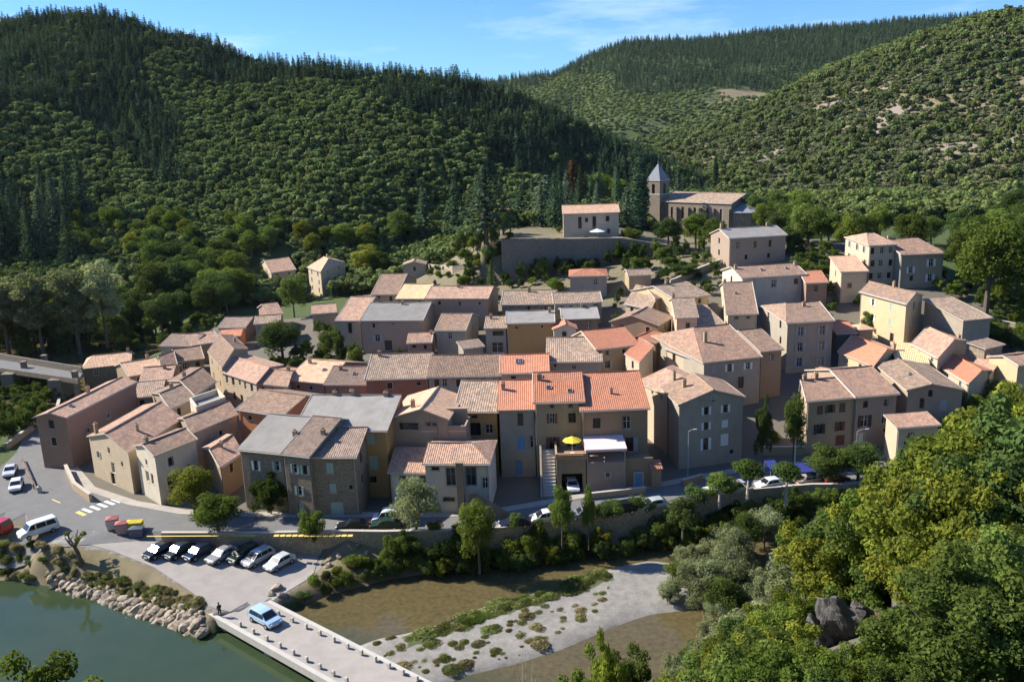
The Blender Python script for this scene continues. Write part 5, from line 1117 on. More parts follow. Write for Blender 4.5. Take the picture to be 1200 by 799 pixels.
for i in range(4):
    p = lf(L_[0].lerp(L_[1], .1+i*.28)); q2 = lf(R_b[0].lerp(R_b[1], .1+i*.28)); ms = MB(); ms.box(p[0]-1.4, p[0]+1.4, q2[1], p[1], -1.5, 5.29); ms.make('pier', WALL['dark'], root)
# ---- terraces, garage and awning of the orange roofed houses
hb = HOUSES['beigeO']; P, root, e = hb['P'], hb['root'], hb['e']
def child(name, ms, mats, root): return ms.make(name, mats, root)
xl, xr = P(.40, 0)[0], P(1.0, 0)[0]; dz = e-6.0
ms = MB(); yf = -5.2
aw = 1.5; xc = (xl+xr)/2+.1
ms.box(xl, xc-aw, yf, -.003, -2, dz-.9); ms.box(xc+aw, xr, yf, -.003, -2, dz-.9); ms.box(xc-aw, xc+aw, yf, -.003, 2.7, dz-.9); ms.box(xc-aw, xc+aw, -1.2, -.003, -2, 2.697)
child('garage', ms, WALL['brown'], root)
ms = MB(); ms.box(xl-.1, xr+.1, yf-.1, yf+.2, dz-.897, dz-.05, 0); ms.box(xl-.1, xl+.15, yf+.203, -.1, dz-.897, dz-.05, 0); child('terrace_parapet', ms, WALL['beige'], root)
ms = MB()
for i in range(9): ms.box(xl+.3+i*(xr-xl-.6)/9, xl+.3+(i+.8)*(xr-xl-.6)/9, yf-.32, yf-.103, dz-.45, dz-.2)
child('flower_box', ms, simple('terracotta', (.45, .17, .09)), root)
st = MB(); x1, x0_ = xl-.15, xl-2.0
for i in range(14): st.box(x0_, x1, -1.2-(14-i)*.42, -.75-(13-i)*.42, -1.5, dz-1-(13-i)*(dz-.9)/14)
child('stair', st, M_CONC, root)
st = MB(); st.tube([(x0_-.2, -1.2-14*.42, .9), (x0_-.2, -1.2, dz)], [.06, .06], 5); st.box(x0_-.35, x0_-.05, -7.6, -1.0, -1.5, .4); st.poly([(x0_-.35,-7.6,.4),(x0_-.05,-7.6,.4),(x0_-.05,-1.0,dz-.2),(x0_-.35,-1.0,dz-.2)]); st.poly([(x0_-.35,-1.0,.4),(x0_-.35,-7.6,.4),(x0_-.35,-1.0,dz-.2)]); st.poly([(x0_-.05,-7.6,.4),(x0_-.05,-1.0,.4),(x0_-.05,-1.0,dz-.2)])
child('stair_wall', st, WALL['grey'], root)
def world(h, p): return (Matrix.Translation(h['root'].location) @ h['root'].rotation_euler.to_matrix().to_4x4()) @ Vector(p)
w0 = world(hb, ((xl+xr)/2+.3, -3.0, dz-.9))
pr = empty('parasol', w0); setp(pr, 'open yellow parasol on the terrace over the garage', 'parasol')
ms = MB(); n = 8; r = 1.4
for i in range(n):
    a, b_ = 2*math.pi*i/n, 2*math.pi*(i+1)/n; ms.poly([(math.cos(a)*r, math.sin(a)*r, 2.0), (math.cos(b_)*r, math.sin(b_)*r, 2.0), (0, 0, 2.65)]); ms.poly([(math.cos(b_)*r, math.sin(b_)*r, 1.97), (math.cos(a)*r, math.sin(a)*r, 1.97), (0, 0, 2.6)])
ms.make('canopy', simple('cloth_yellow', (.80, .62, .06), var=.06), pr); ms = MB(); ms.tube([(0,0,0),(0,0,2.6)], [.03,.03], 6); ms.box(-.3,.3,-.3,.3,0,.08); ms.make('pole', PAINT['wh'], pr)
hb = HOUSES['brownO']; P, root, e = hb['P'], hb['root'], hb['e']
xl, xr = P(.02, 0)[0], P(.60, 0)[0]; zt = e-3.9; yf = -4.0
ms = MB(); ms.box(xl, xr, yf, -.003, -2, zt-2.6)
for xx in (xl+.1, xr-.1): ms.box(xx-.1, xx+.1, yf, yf+.2, zt-2.597, zt-.55, 0)
child('porch', ms, WALL['rose'], root)
ms = MB(); ms.poly([(xl-.15, yf-.3, zt-.5), (xr+.15, yf-.3, zt-.5), (xr+.15, -.05, zt), (xl-.15, -.05, zt)]); ms.poly([(xl-.15, yf-.3, zt-.62), (xl-.15, -.05, zt-.12), (xr+.15, -.05, zt-.12), (xr+.15, yf-.3, zt-.62)])
ms.box(xl-.15, xr+.15, yf-.36, yf-.303, zt-.85, zt-.5); ms.box(xl-.2, xl-.153, yf-.3, -.05, zt-1.0, zt-.5)
child('awning', ms, simple('cloth_pink', (.80, .56, .54), var=.06), root)
ms = MB(); ms.box(P(.61,0)[0], P(1.02,0)[0], yf+.6, -.003, -2, zt-3.1); ms.box(P(.61,0)[0], P(1.02,0)[0], yf+.55, yf+.75, zt-3.097, zt-2.4); child('terrace_wall', ms, WALL['brown'], root)
l2 = link('door', door_mesh(1.1, 2.2, 'bl', True), root, (P(.80,0)[0], yf+.6-.06, .1)); l2 = link('window', window_mesh(.7, .8, 'wh', 's'), root, (P(.33,0)[0], yf-.05, 2.0))
gp = at(768, 571, 0); gr = empty('gate_pillar', (gp.x, gp.y, tz(gp.x, gp.y)), .1); setp(gr, 'square masonry pillar with orange tiled cap at the garden gate', 'pillar')
ms = MB(); ms.box(-.7,.7,-.6,.6,-.3,3.2); ms.make('shaft', WALL['brown'], gr); ms = MB(); ms.poly([(-.9,-.9,3.2),(.9,-.9,3.2),(.9,.9,3.9),(-.9,.9,3.9)]); ms.poly([(-.9,-.9,3.1),(-.9,.9,3.8),(.9,.9,3.8),(.9,-.9,3.1)]); ms.box(-.9,.9,-.92,-.9,3.1,3.2); ms.make('cap', ROOF['O'], gr)
# hipped white house: chimney stack on the front, outside stair; peach house terrace; parapets
hh = HOUSES['hip']; P, root, e = hh['P'], hh['root'], hh['e']
ms = MB(); x = P(.57, 0)[0]; ms.box(x-.45, x+.45, -1.6, -.7, -1, e+.6); ms.box(x-.55, x+.55, -1.7, -.6, e+.603, e+.75); child('chimney_stack', ms, WALL['brown'], root)
st = MB(); xb = P(1, 0)[0]
for i in range(10): st.box(xb-1.4+i*.45, xb-.95+i*.45, -1.9, -.6, -1.5, 2.9-i*.3)
st.box(xb-2.6, xb-1.403, -1.9, -.6, -1.5, 2.9); child('stair', st, M_CONC, root)
st = MB(); st.poly([(xb-2.6,-1.95,3.7),(xb-1.4,-1.95,3.7),(xb+3.4,-1.95,.6),(xb+3.4,-1.95,-1),(xb-2.6,-1.95,-1)][::-1]); st.poly([(xb-2.6,-1.95,3.7),(xb-1.4,-1.95,3.7),(xb+3.4,-1.95,.6),(xb+3.4,-1.95,-1),(xb-2.6,-1.95,-1)]); 
child('stair_wall', st, WALL['grey'], root)
for key, hgt, mat in (('terr', .9, 'rose'), ('wterr', 1.1, 'white')):
    hh = HOUSES[key]; P, root, e = hh['P'], hh['root'], hh['e']; ms = MB(); z0, z1 = e+.195, e+hgt
    cs = [Vector(P(*c)) for c in ((0,0),(1,0),(1,1),(0,1))]
    for i in range(4):
        a, b_ = cs[i], cs[(i+1) % 4]; dv = (b_-a).normalized(); nv_ = Vector((-dv.y, dv.x, 0))*.25; b2 = b_-dv*.253
        ms.prism([(a.x, a.y), (b2.x, b2.y), (b2+nv_).to_tuple()[:2], (a+nv_).to_tuple()[:2]], z0, z1)
    child('parapet', ms, WALL[mat], root)
    if key == 'terr':
        ms = MB(); a = P(.15, .55); ms.box(a[0]-.9, a[0]+.9, a[1]-.5, a[1]+.5, z0, z0+.75); child('planter', ms, M_WOOD, root)
        ms = MB(); ms.box(P(0,1)[0]+.26, P(1,1)[0]-.26, P(0,.75)[1], P(0,1)[1]-.26, z0, z0+2.3); child('terrace_room', ms, WALL['rose'], root)
# poles, barrier, containers
def pole(px, ytop, ybase, label, r=.07, mat=None, lamp=True, y0=96, arm=1.2):
    p = hit(px, ybase, 0, y0=y0); z = p.z
    while proj(p.x, p.y, z)[1] > ytop: z += .05
    o = empty('lamp_post' if lamp else 'utility_pole', p); setp(o, label, 'lamp post' if lamp else 'pole'); h = z-p.z
    ms = MB(); ms.tube([(0,0,-.3),(0,0,h)], [r*1.3, r*.8], 8); ms.make('post', mat or PAINT['gy'], o)
    if lamp:
        ms = MB(); ms.tube([(0,0,h-.1),(arm*.6,-.1,h+.25),(arm,-.15,h+.25)], [.04,.035,.03], 6); ms.make('arm', PAINT['gy'], o); ms = MB(); ms.box(arm-.05, arm+.45, -.28, -.02, h+.2, h+.32); ms.make('lamp_head', PAINT['gy'], o)
pole(364, 533, 601, 'slender pale lamp post before the dark stone houses')
pole(806, 505, 566, 'lamp post at the left corner of the tall gabled house', r=.05, arm=.7)
pole(931, 512, 546, 'white pole standing before the long beige house', .08, PAINT['wh'], False)
pole(1002, 505, 548, 'thin lamp post at the end of the long beige house')
lb = empty('log_barrier', at(33, 557, 0)); setp(lb, 'wooden log barrier beside the white car on the left road', 'barrier'); a, b_ = at(26, 541, 0)-lb.location, at(40, 573, 0)-lb.location
ms = MB(); ms.tube([(a.x, a.y, .75), (b_.x, b_.y, .75)], [.13, .13], 8); ms.make('rail', M_WOOD, lb)
for t in (0, .33, .66, 1): p = a.lerp(b_, t); ms = MB(); ms.tube([(p.x, p.y, -.3), (p.x, p.y, .85)], [.11, .11], 7); ms.make('post', M_WOOD, lb)
p = at(47, 577, 0); o = empty('concrete_block', p, .5); setp(o, 'stubby pale boundary block at the end of the log barrier', 'block'); ms = MB(); ms.box(-.3,.3,-.3,.3,0,1.0); ms.tube([(0,0,1.0),(0,0,1.25)], [.25,.05], 8); ms.make('body', M_STONE, o)
def container(px, py, col, lid, label, rz, w=1.5, d=1.2, h=1.5):
    p = hit(px, py, 0, y0=90); o = empty('waste_container', p, rz); setp(o, label, 'container')
    ms = MB(); ms.prism([(-w/2*.9,-d/2*.9),(w/2*.9,-d/2*.9),(w/2*.9,d/2*.9),(-w/2*.9,d/2*.9)], .12, h*.45, 0); ms.box(-w/2,w/2,-d/2,d/2,h*.453,h,0); ms.make('body', col, o)
    ms = MB(); c4 = [(-w/2-.05,-d/2-.05),(w/2+.05,-d/2-.05),(w/2+.05,d/2+.05),(-w/2-.05,d/2+.05)]; ms.prism(c4, h+.003, h+.12)
    for i in range(4): a, b_ = c4[i], c4[(i+1)%4]; ms.poly([(a[0],a[1],h+.12),(b_[0],b_[1],h+.12),(0,0,h+.42)])
    ms.make('lid', lid, o)
    for sx in (-1, 1):
        for sy in (-1, 1): ms = MB(); ms.tube([(sx*w*.36-.05, sy*d*.36, .1), (sx*w*.36+.05, sy*d*.36, .1)], [.1,.1], 8); ms.make('wheel', M_RUBBER, o)
container(133, 620, simple('panel_pale', (.5,.5,.48)), simple('panel_red', (.40,.13,.12)), 'pale recycling bank with dusty red lid at the road junction', .3)
container(144, 625, simple('panel_rose', (.45,.30,.28)), simple('panel_red', (.4,.13,.12)), 'reddish recycling bank beside the pale one', .3)
container(156, 621, simple('panel_yellow', (.65,.50,.05)), simple('panel_yellow', (.65,.5,.05)), 'bright yellow recycling container by the road', .1, 2.6, 1.1, 1.1)
container(161, 629, simple('panel_bluegrey', (.10,.12,.17)), simple('panel_bluegrey', (.10,.12,.17)), 'dark blue grey wheeled container near the first parked car', .1, 1.8, 1.0, 1.2)
# terrace of the public house: parasols of pale cloth
pp = hit(700, 282, 0, y0=233); pr = empty('parasol', pp); setp(pr, 'wide white parasol on the terrace of the public house', 'parasol'); ms = MB(); r = 2.2
for i in range(8):
    a, b_ = 2*math.pi*i/8, 2*math.pi*(i+1)/8; ms.poly([(math.cos(a)*r, math.sin(a)*r, 2.2), (math.cos(b_)*r, math.sin(b_)*r, 2.2), (0, 0, 3.0)])
ms.make('canopy', PAINT['wh'], pr); ms = MB(); ms.tube([(0,0,0),(0,0,3)], [.05,.05], 6); ms.make('pole', PAINT['wh'], pr)
for px, py, lb in ((947,548,'deep blue awning stretched over the shaded stall left of the pole'), (905,545,'small blue awning in the shade beside the tall gabled house')):
    p = hit(px, py, 2.2, y0=108); o = empty('awning', p, .1); setp(o, lb, 'awning'); w = 1.5 if px > 920 else .8
    ms = MB(); ms.poly([(-w,-1.2,2.1),(w,-1.2,2.1),(w,1.2,2.5),(-w,1.2,2.5)]); ms.box(-w,w,-1.23,-1.2,1.85,2.1); ms.make('cloth', simple('cloth_blue', (.03,.045,.20)), o)
    for sx in (-1, 1):
        for sy in (-1, 1): ms = MB(); ms.tube([(sx*(w-.1), sy*1.1, 0), (sx*(w-.1), sy*1.1, 2.28+.17*sy)], [.03,.03], 5); ms.make('leg', PAINT['gy'], o)
# ------------------------------------------------------------------ vehicles
CARW = {}
def carpaint(col):
    k = 'car_'+'_'.join('%d' % (c*100) for c in col)
    if k in MATS: return MATS[k]
    m, nt, b = newmat(k); b.inputs['Base Color'].default_value = (*col, 1); b.inputs['Roughness'].default_value = .3; b.inputs['Coat Weight'].default_value = .6; b.inputs['Coat Roughness'].default_value = .08; b.inputs['Metallic'].default_value = .15
    MATS[k] = m; return m
M_HEAD, _n, _b = newmat('lamp_glass'); _b.inputs['Base Color'].default_value = (.7,.7,.68,1); _b.inputs['Roughness'].default_value = .15
M_TAIL, _n, _b = newmat('tail_lamp'); _b.inputs['Base Color'].default_value = (.35,.01,.01,1); _b.inputs['Roughness'].default_value = .2
TYPES = dict(
 hatch=dict(L=4.05, W=.86, prof=[(2.0,.38),(2.02,.62),(1.88,.78),(1.05,.92),(.35,1.40),(-.2,1.46),(-1.25,1.42),(-1.85,1.02),(-1.98,.95),(-2.03,.62),(-2.0,.36)], ws=(3,4), rg=(6,7), win=[(.85,-.05),(-.12,-1.2)]),
 saloon=dict(L=4.4, W=.87, prof=[(2.15,.38),(2.18,.60),(2.0,.76),(.95,.90),(.25,1.36),(-.3,1.42),(-1.0,1.38),(-1.6,.98),(-2.1,.93),(-2.2,.62),(-2.17,.36)], ws=(3,4), rg=(6,7), win=[(.75,-.1),(-.18,-1.1)]),
 mpv=dict(L=4.3, W=.90, prof=[(2.1,.38),(2.13,.66),(1.95,.86),(1.35,1.0),(.45,1.58),(-.2,1.66),(-1.7,1.62),(-2.05,1.08),(-2.1,.95),(-2.14,.62),(-2.1,.36)], ws=(3,4), rg=(6,7), win=[(1.05,.05),(-.02,-.95),(-1.02,-1.75)]),
 van=dict(L=4.9, W=.98, prof=[(2.4,.38),(2.44,.75),(2.3,1.0),(1.65,1.18),(1.05,1.88),(.5,2.0),(-2.2,2.0),(-2.38,1.2),(-2.4,1.0),(-2.44,.6),(-2.4,.38)], ws=(3,4), rg=(6,7), win=[(1.4,.55),(.4,-.8),(-.9,-2.1)]))
def lathe_wheel(r, w):
    ms = MB(); n = 18
    prof = [(r*.62,-w/2),(r*.95,-w/2),(r,-w*.35),(r,w*.35),(r*.95,w/2),(r*.62,w/2)]
    for i in range(n):
        a, b = 2*math.pi*i/n, 2*math.pi*(i+1)/n
        for (r0, y0), (r1, y1) in zip(prof[:-1], prof[1:]): ms.poly([(r0*math.cos(a),y0,r0*math.sin(a)),(r1*math.cos(a),y1,r1*math.sin(a)),(r1*math.cos(b),y1,r1*math.sin(b)),(r0*math.cos(b),y0,r0*math.sin(b))], 0)
    ty = mesh('tyre', ms.v, ms.f, M_RUBBER, None, ms.u, True); ms = MB()
    for sgn in (-1, 1):
        for i in range(n):
            a, b = 2*math.pi*i/n, 2*math.pi*(i+1)/n; y = sgn*w*.42
            rr = r*.62; f = [(0,y*1.05,0),(rr*math.cos(a),y,rr*math.sin(a)),(rr*math.cos(b),y,rr*math.sin(b))]; ms.poly(f if sgn < 0 else f[::-1], 0)
    return ty, mesh('rim', ms.v, ms.f, M_CHROME, None, ms.u)
TYRE, RIM = lathe_wheel(.32, .2)
def carparts(t):
    if t in CARW: return CARW[t]
    T = TYPES[t]; pr, Wd = T['prof'], T['W']; zb = pr[T['ws'][0]][1]; zr = max(z for _, z in pr)
    def hw(z): return Wd*(.93 if z < .5 else 1.0) if z <= zb+.03 else Wd-(z-zb)/(zr-zb)*.20
    ms = MB(); n = len(pr); cen = .36
    Lp = [(x, hw(z), z) for x, z in pr]; Rp = [(x, -hw(z), z) for x, z in pr]
    # side skins in horizontal bands, with wheel arches cut as dark discs by the wheels themselves
    inset = [(x*.985, hw(z)*.90 if z > .5 else hw(z)*.96, z) for x, z in pr]
    for i in range(n-1):
        a, b = pr[i], pr[i+1]
        ms.poly([Lp[i], Rp[i], Rp[i+1], Lp[i+1]][::1])
    def side(pts, flip):
        c = (0, pts[0][1]*1.0, .62)
        low = [p for p in pts if p[2] <= zb+.16]; f = list(pts)
        ms.poly(f if flip else f[::-1])
    side(Lp, False); side(Rp, True); ms.poly([Lp[0], Lp[-1], Rp[-1], Rp[0]])
    bm = bmesh.new(); me = mesh('body', ms.v, ms.f, M_CHROME, ms.m, ms.u); bm.from_mesh(me); bmesh.ops.remove_doubles(bm, verts=bm.verts, dist=1e-4); bmesh.ops.recalc_face_normals(bm, faces=bm.faces)
    bmesh.ops.bevel(bm, geom=[e for e in bm.edges if len(e.link_faces) == 2 and e.calc_face_angle(0) > .6], offset=.07, segments=2, affect='EDGES', profile=.6); bm.to_mesh(me); bm.free(); me.polygons.foreach_set('use_smooth', [False]*len(me.polygons))
    parts = [('body', me, True)]
    def q4(i, j, m0=.08, o=.015):
        (xa, za), (xb, zb2) = pr[i], pr[j]; dx, dz = xb-xa, zb2-za; l = math.hypot(dx, dz); nx, nz = (dz/l, -dx/l)
        if nz < 0: nx, nz = -nx, -nz
        xa2, za2, xb2, zb3 = xa+dx*.08+nx*o, za+dz*.08+nz*o, xb-dx*.08+nx*o, zb2-dz*.08+nz*o
        return [(xa2, hw(za)-m0-.03, za2), (xa2, -hw(za)+m0+.03, za2), (xb2, -hw(zb2)+m0, zb3), (xb2, hw(zb2)-m0, zb3)]
    for nm, (i, j) in (('windscreen', T['ws']), ('rear_window', T['rg'])):
        g = MB(); f = q4(i, j); v = [Vector(p) for p in f]; nn = (v[1]-v[0]).cross(v[2]-v[0]); g.poly(f if (nn.x > 0) == (nm == 'windscreen') or nn.z > 0 else f[::-1]); parts.append((nm, mesh(nm, g.v, g.f, M_GLASS, g.m, g.u), False))
    for a, b in T['win']:
        for sg in (-1, 1):
            g = MB(); z0, z1 = zb+.07, zr-.13; sl0 = (.42 if (a, b) == T['win'][0] else 0); sl1 = (.25 if (a, b) == T['win'][-1] else 0)
            f = [(a, sg*(hw(z0)+.012), z0), (b, sg*(hw(z0)+.012), z0), (b+sl1, sg*(hw(z1)+.012), z1), (a-sl0, sg*(hw(z1)+.012), z1)]
            g.poly(f if sg < 0 else f); parts.append(('side_window', mesh('side_window', g.v, g.f, M_GLASS, g.m, g.u), False))
    xf, xr_ = pr[1][0], pr[-2][0]
    for sg in (-1, 1):
        g = MB(); g.box(xf-.16, xf+.012, min(sg*.5,sg*.8), max(sg*.5,sg*.8), .60, .74); parts.append(('headlight', mesh('headlight', g.v, g.f, M_HEAD, g.m, g.u), False))
        g = MB(); g.box(xr_-.012, xr_+.12, min(sg*.6,sg*.82), max(sg*.6,sg*.82), .66, .92); parts.append(('tail_light', mesh('tail_light', g.v, g.f, M_TAIL, g.m, g.u), False))
    g = MB(); g.box(xf-.1, xf+.035, -.28, .28, .42, .53); parts.append(('number_plate', mesh('number_plate', g.v, g.f, PAINT['wh'], g.m, g.u), False))
    g = MB(); g.box(xf-.3, xf+.025, -Wd*.8, Wd*.8, .25, .40); parts.append(('bumper', mesh('bumper', g.v, g.f, PAINT['dk'], g.m, g.u), False))
    CARW[t] = parts; return parts
def car(px, py, t, col, rz, label, z=None, y0=80, h=0, cat='car', name='parked_car', p=None):
    if p is None: p = hit(px, py, 0, y0=y0) if z is None else at(px, py, z)
    o = empty(name, (p.x, p.y, p.z+h), rz); setp(o, label, cat)
    for nm, me, painted in carparts(t):
        c = link(nm, me, o)
        if painted: matslot(c, carpaint(col))
    Ln, Wd = TYPES[t]['L'], TYPES[t]['W']
    for sx in (.30, -.31):
        for sy in (-1, 1):
            w = empty('wheel', (sx*Ln, sy*(Wd-.07), .32)); w.parent = o; link('tyre', TYRE, w); link('rim', RIM, w)
    return o
pi = math.pi
BLK, NAV, SIL, GRY, WHT, RED = (.012,.013,.015), (.012,.02,.05), (.45,.46,.47), (.14,.145,.15), (.78,.78,.78), (.45,.03,.04)
A0 = -2.35  # nose towards the viewer and a little to the left
for px, py, t, c, lb in ((187,650,'hatch',BLK,'leftmost black car in the row below the parapet'),(211,650,'hatch',(.03,.035,.04),'second black car from the left in the row below the parapet'),(234,652,'hatch',NAV,'dark blue car in the middle of the row below the parapet'),(261,655,'saloon',(.30,.31,.32),'silver grey saloon in the row below the parapet'),
        (286,655,'mpv',(.02,.035,.03),'dark green people carrier in shade beside the silver cars'),(303,659,'mpv',SIL,'silver people carrier second from the right of the car park row'),(328,664,'hatch',(.55,.60,.63),'pale silver hatchback at the right end of the car park row')):
    car(px, py, t, c, A0+.05*rng.uniform(-1, 1)+.22, lb, h=.05)
car(311, 729, 'mpv', (.42,.60,.78), math.atan2(dirv.y, dirv.x), 'light blue people carrier driving on the ford bridge', z=-2.71, name='car')
car(20, 573, 'hatch', WHT, -1.18, 'white hatchback beside the log barrier on the left road', y0=100, h=.09)
car(13, 556, 'saloon', (.60,.62,.66), -1.2, 'pale car parked behind the white hatchback on the left', y0=100, h=.09)
car(46, 627, 'van', (.80,.80,.80), -2.35, 'long white van parked at the road corner above the dry bank', y0=96, h=.09, cat='van', name='parked_van')
car(-6, 625, 'van', RED, 2.9, 'red van cut by the left picture edge', y0=96, h=.09, cat='van', name='parked_van')
rd = math.atan2(wy[6]-wy[4], wx[6]-wx[4]); rd2 = math.atan2(wy[9]-wy[7], wx[9]-wx[7])
for px, py, t, c, a, lb in ((414,621,'saloon',BLK,pi,'black car at the end of the yellow dashes'),(452,620,'hatch',(.02,.05,.03),pi,'dark green car beside the pale willow'),(458,613,'van',WHT,pi,'white van behind the pale willow'),
        (603,618,'hatch',NAV,rd+pi,'dark blue car on the road left of the white parked car'),(640,612,'mpv',WHT,rd+pi,'white car parked at the parapet before the stair'),(684,607,'saloon',(.22,.24,.27),rd+pi,'grey saloon parked beside the thin young tree'),(727,602,'mpv',(.008,.012,.022),rd2+pi,'navy black car parked at the parapet below the garden strip'),
        (765,596,'hatch',(.42,.47,.45),rd2+pi,'pale green silver car next to the bushy tree on the wall'),(829,584,'hatch',WHT,rd2+pi,'white car under the leftmost lollipop plane tree'),(858,578,'mpv',SIL,rd2+pi,'silver car between two round plane trees'),(901,572,'hatch',(.72,.72,.7),rd2+pi,'white car left of the thin pole tree'),
        (948,567,'saloon',(.48,.40,.33),rd2,'beige car parked under the plane trees'),(955,558,'hatch',(.05,.32,.36),rd2+.6,'teal car under the wide plane tree'),(978,566,'hatch',(.13,.02,.025),rd2,'dark red car at the right end of the road'),(662,571,'hatch',(.80,.80,.82),-1.5,'white car parked in the garage mouth under the yellow parasol'),(814,590,'hatch',GRY,rd2+pi,'grey car in front of the leftmost lollipop plane tree')):
    flat = .09 if py > 575 or True else None
    p = at(px, py, .0)
    if px == 662:
        hb = HOUSES['beigeO']; xl, xr = hb['P'](.40,0)[0], hb['P'](1.0,0)[0]; p = world(hb, ((xl+xr)/2+.1, -4.4, 0)); p.z = tz(p.x, p.y)
        car(0, 0, t, c, a, lb, h=.03, p=p); continue
    car(px, py, t, c, a, lb, h=.08, p=p, cat='van' if t == 'van' else 'car', name='parked_van' if t == 'van' else 'parked_car')
# ---- a person walking on the bridge
def person(loc, rz, label):
    root = empty('person', loc, rz); setp(root, label, 'person')
    V = [(0,0,.92),(0,.01,1.12),(.03,0,1.36),(.05,0,1.48),(.08,0,1.56),(.09,0,1.64),(.09,0,1.72), (.02,.19,1.40),(-.06,.25,1.14),(.10,.24,.92),(.16,.23,.84), (.02,-.19,1.40),(.08,-.25,1.14),(.22,-.22,.96),(.28,-.21,.90), (.0,.10,.86),(.14,.10,.48),(.10,.10,.09),(.24,.10,.05), (0,-.10,.86),(-.06,-.10,.48),(-.26,-.10,.12),(-.14,-.11,.05)]
    E = [(0,1),(1,2),(2,3),(3,4),(4,5),(5,6),(2,7),(7,8),(8,9),(9,10),(2,11),(11,12),(12,13),(13,14),(0,15),(15,16),(16,17),(17,18),(0,19),(19,20),(20,21),(21,22)]
    Rr = [.15,.14,.15,.06,.06,.10,.08, .075,.05,.04,.035, .075,.05,.04,.035, .10,.075,.05,.045, .10,.075,.05,.045]
    me = bpy.data.meshes.new('person_body'); me.from_pydata(V, E, []); o = link('body', me, root); me.materials.append(simple('cloth_dark', (.03,.03,.035))); me.materials.append(simple('skin', (.45,.29,.21)))
    o.modifiers.new('skin', 'SKIN'); sv = me.skin_vertices[0].data
    for i, r in enumerate(Rr): sv[i].radius = (r, r)
    sv[0].use_root = True; o.modifiers.new('sub', 'SUBSURF').levels = 1; o.modifiers['sub'].render_levels = 1
    ms = MB(); ms.tube([(.07,0,1.66),(.08,0,1.74),(.085,0,1.80)], [.115,.105,.04], 9); ms.make('hair', simple('hair_dark', (.03,.02,.015)), root, smooth=True)
    ms = MB(); ms.tube([(.13,0,1.56),(.16,0,1.62),(.155,0,1.68)], [.05,.072,.06], 8); ms.tube([(.22,0,1.645),(.245,0,1.625)], [.02,.012], 5); ms.make('face', simple('skin', (.45,.29,.21)), root, smooth=True)
    return root
pz = at(258, 722, -2.7); person((pz.x, pz.y, -2.72), 2.2, 'person in dark clothes walking across the ford bridge by its kerb stones')
# ------------------------------------------------------------------ forests on the hills
def inpoly(px, py, poly): return pdist(px, py, poly) < 0
def jgrid(x0, x1, y0, y1, s):
    gx_, gy_ = np.meshgrid(np.arange(x0, x1, s), np.arange(y0, y1, s)); gx_ = gx_+NR.uniform(-.45, .45, gx_.shape)*s; gy_ = gy_+NR.uniform(-.45, .45, gy_.shape)*s
    return gx_.ravel(), gy_.ravel()
def vproj(X, Y, Z):
    zc = Y*cT-(Z-HC)*sT; u = X/zc; v = (-(Z-HC)*cT-Y*sT)/zc
    return 600+FPX*(u*cR+v*sR), 399.5+FPX*(-u*sR+v*cR)
pts = {'broad': [], 'conifer': [], 'scrub': [], 'faraway': []}
def add(kind, X, Y, Z, S, W): pts[kind].append(np.stack([X, Y, Z, S, W], 1))
# left hill and valley
X, Y = jgrid(-460, 175, 258, 640, 2.5); Z = terrain(X, Y); px, py = vproj(X, Y, Z)
ok = (px > -60) & (px < 1100) & (py > -60)
foot = np.zeros(X.shape, bool)
for f in FOOT:
    if f[0][1] > 225: foot |= pdist(X, Y, f) < 3
ok &= ~foot & ~((X > -34) & (X < 75) & (Y < 272))
dl, zl = ldist(X, Y, CREST_L); dr, zr_ = ldist(X, Y, CREST_R)
plantation = [(385,45),(470,65),(620,105),(700,150),(745,185),(730,225),(640,225),(590,205),(560,165),(520,150),(470,140),(430,118)]
darkpart = [(-80,10),(140,30),(190,40),(170,110),(205,150),(215,215),(185,225),(150,195),(110,150),(40,130),(-80,150)]
crest = (dl < 26+12*wob(X, Y, 20))
con = (inpoly(px+18*wob(X, Y, 14), py+10*wob(Y, X, 15), plantation) | inpoly(px+14*wob(X, Y, 17), py+12*wob(Y, X, 11), darkpart) | crest) & (X < 115)
con |= (NR.random(X.shape) < .03)
con &= NR.random(X.shape) > .07
scr = (X > 95) & (Y > 320)
k = ok & con & ~scr; n = k.sum(); add('conifer', X[k], Y[k], Z[k], NR.uniform(.3, .95, n)*(.8+.3*wob(X[k], Y[k], 9)), NR.uniform(1.0, 1.5, n))
k = ok & ~con & ~scr; n = k.sum(); add('broad', X[k], Y[k], Z[k], NR.uniform(.3, .88, n), NR.uniform(.9, 1.35, n))
# right hill
X, Y = jgrid(70, 560, 262, 900, 2.45); Z = terrain(X, Y); px, py = vproj(X, Y, Z)
bare = np.clip(1.5*wob(X+50, Y, 13)-.24, 0, 1)+.5*np.clip(.1+.9*wob(X, Y, 16), 0, 1)
top_ = ldist(X, Y, CREST_R)[0] < 40
ok = (px > 700) & (px < 1260) & (py > -60) & (py < 330) & ((X > 95) | (Y > 640)) & ~((X < 115) & (Y < 320)) & (NR.random(X.shape) > np.where(bare > .42, .55, .08))
for f in FOOT:
    if f[0][1] > 190: ok &= ~(pdist(X, Y, f) < 3)
tall = NR.random(X.shape) < np.where(Y < 335, .7, .10)+.35*top_
k = ok & ~tall; n = k.sum(); add('scrub', X[k], Y[k], Z[k], NR.uniform(.38, 1.1, n), NR.uniform(1.0, 1.7, n))
k = ok & tall; n = k.sum(); add('broad', X[k], Y[k], Z[k], NR.uniform(.55, 1.0, n), NR.uniform(.85, 1.2, n))
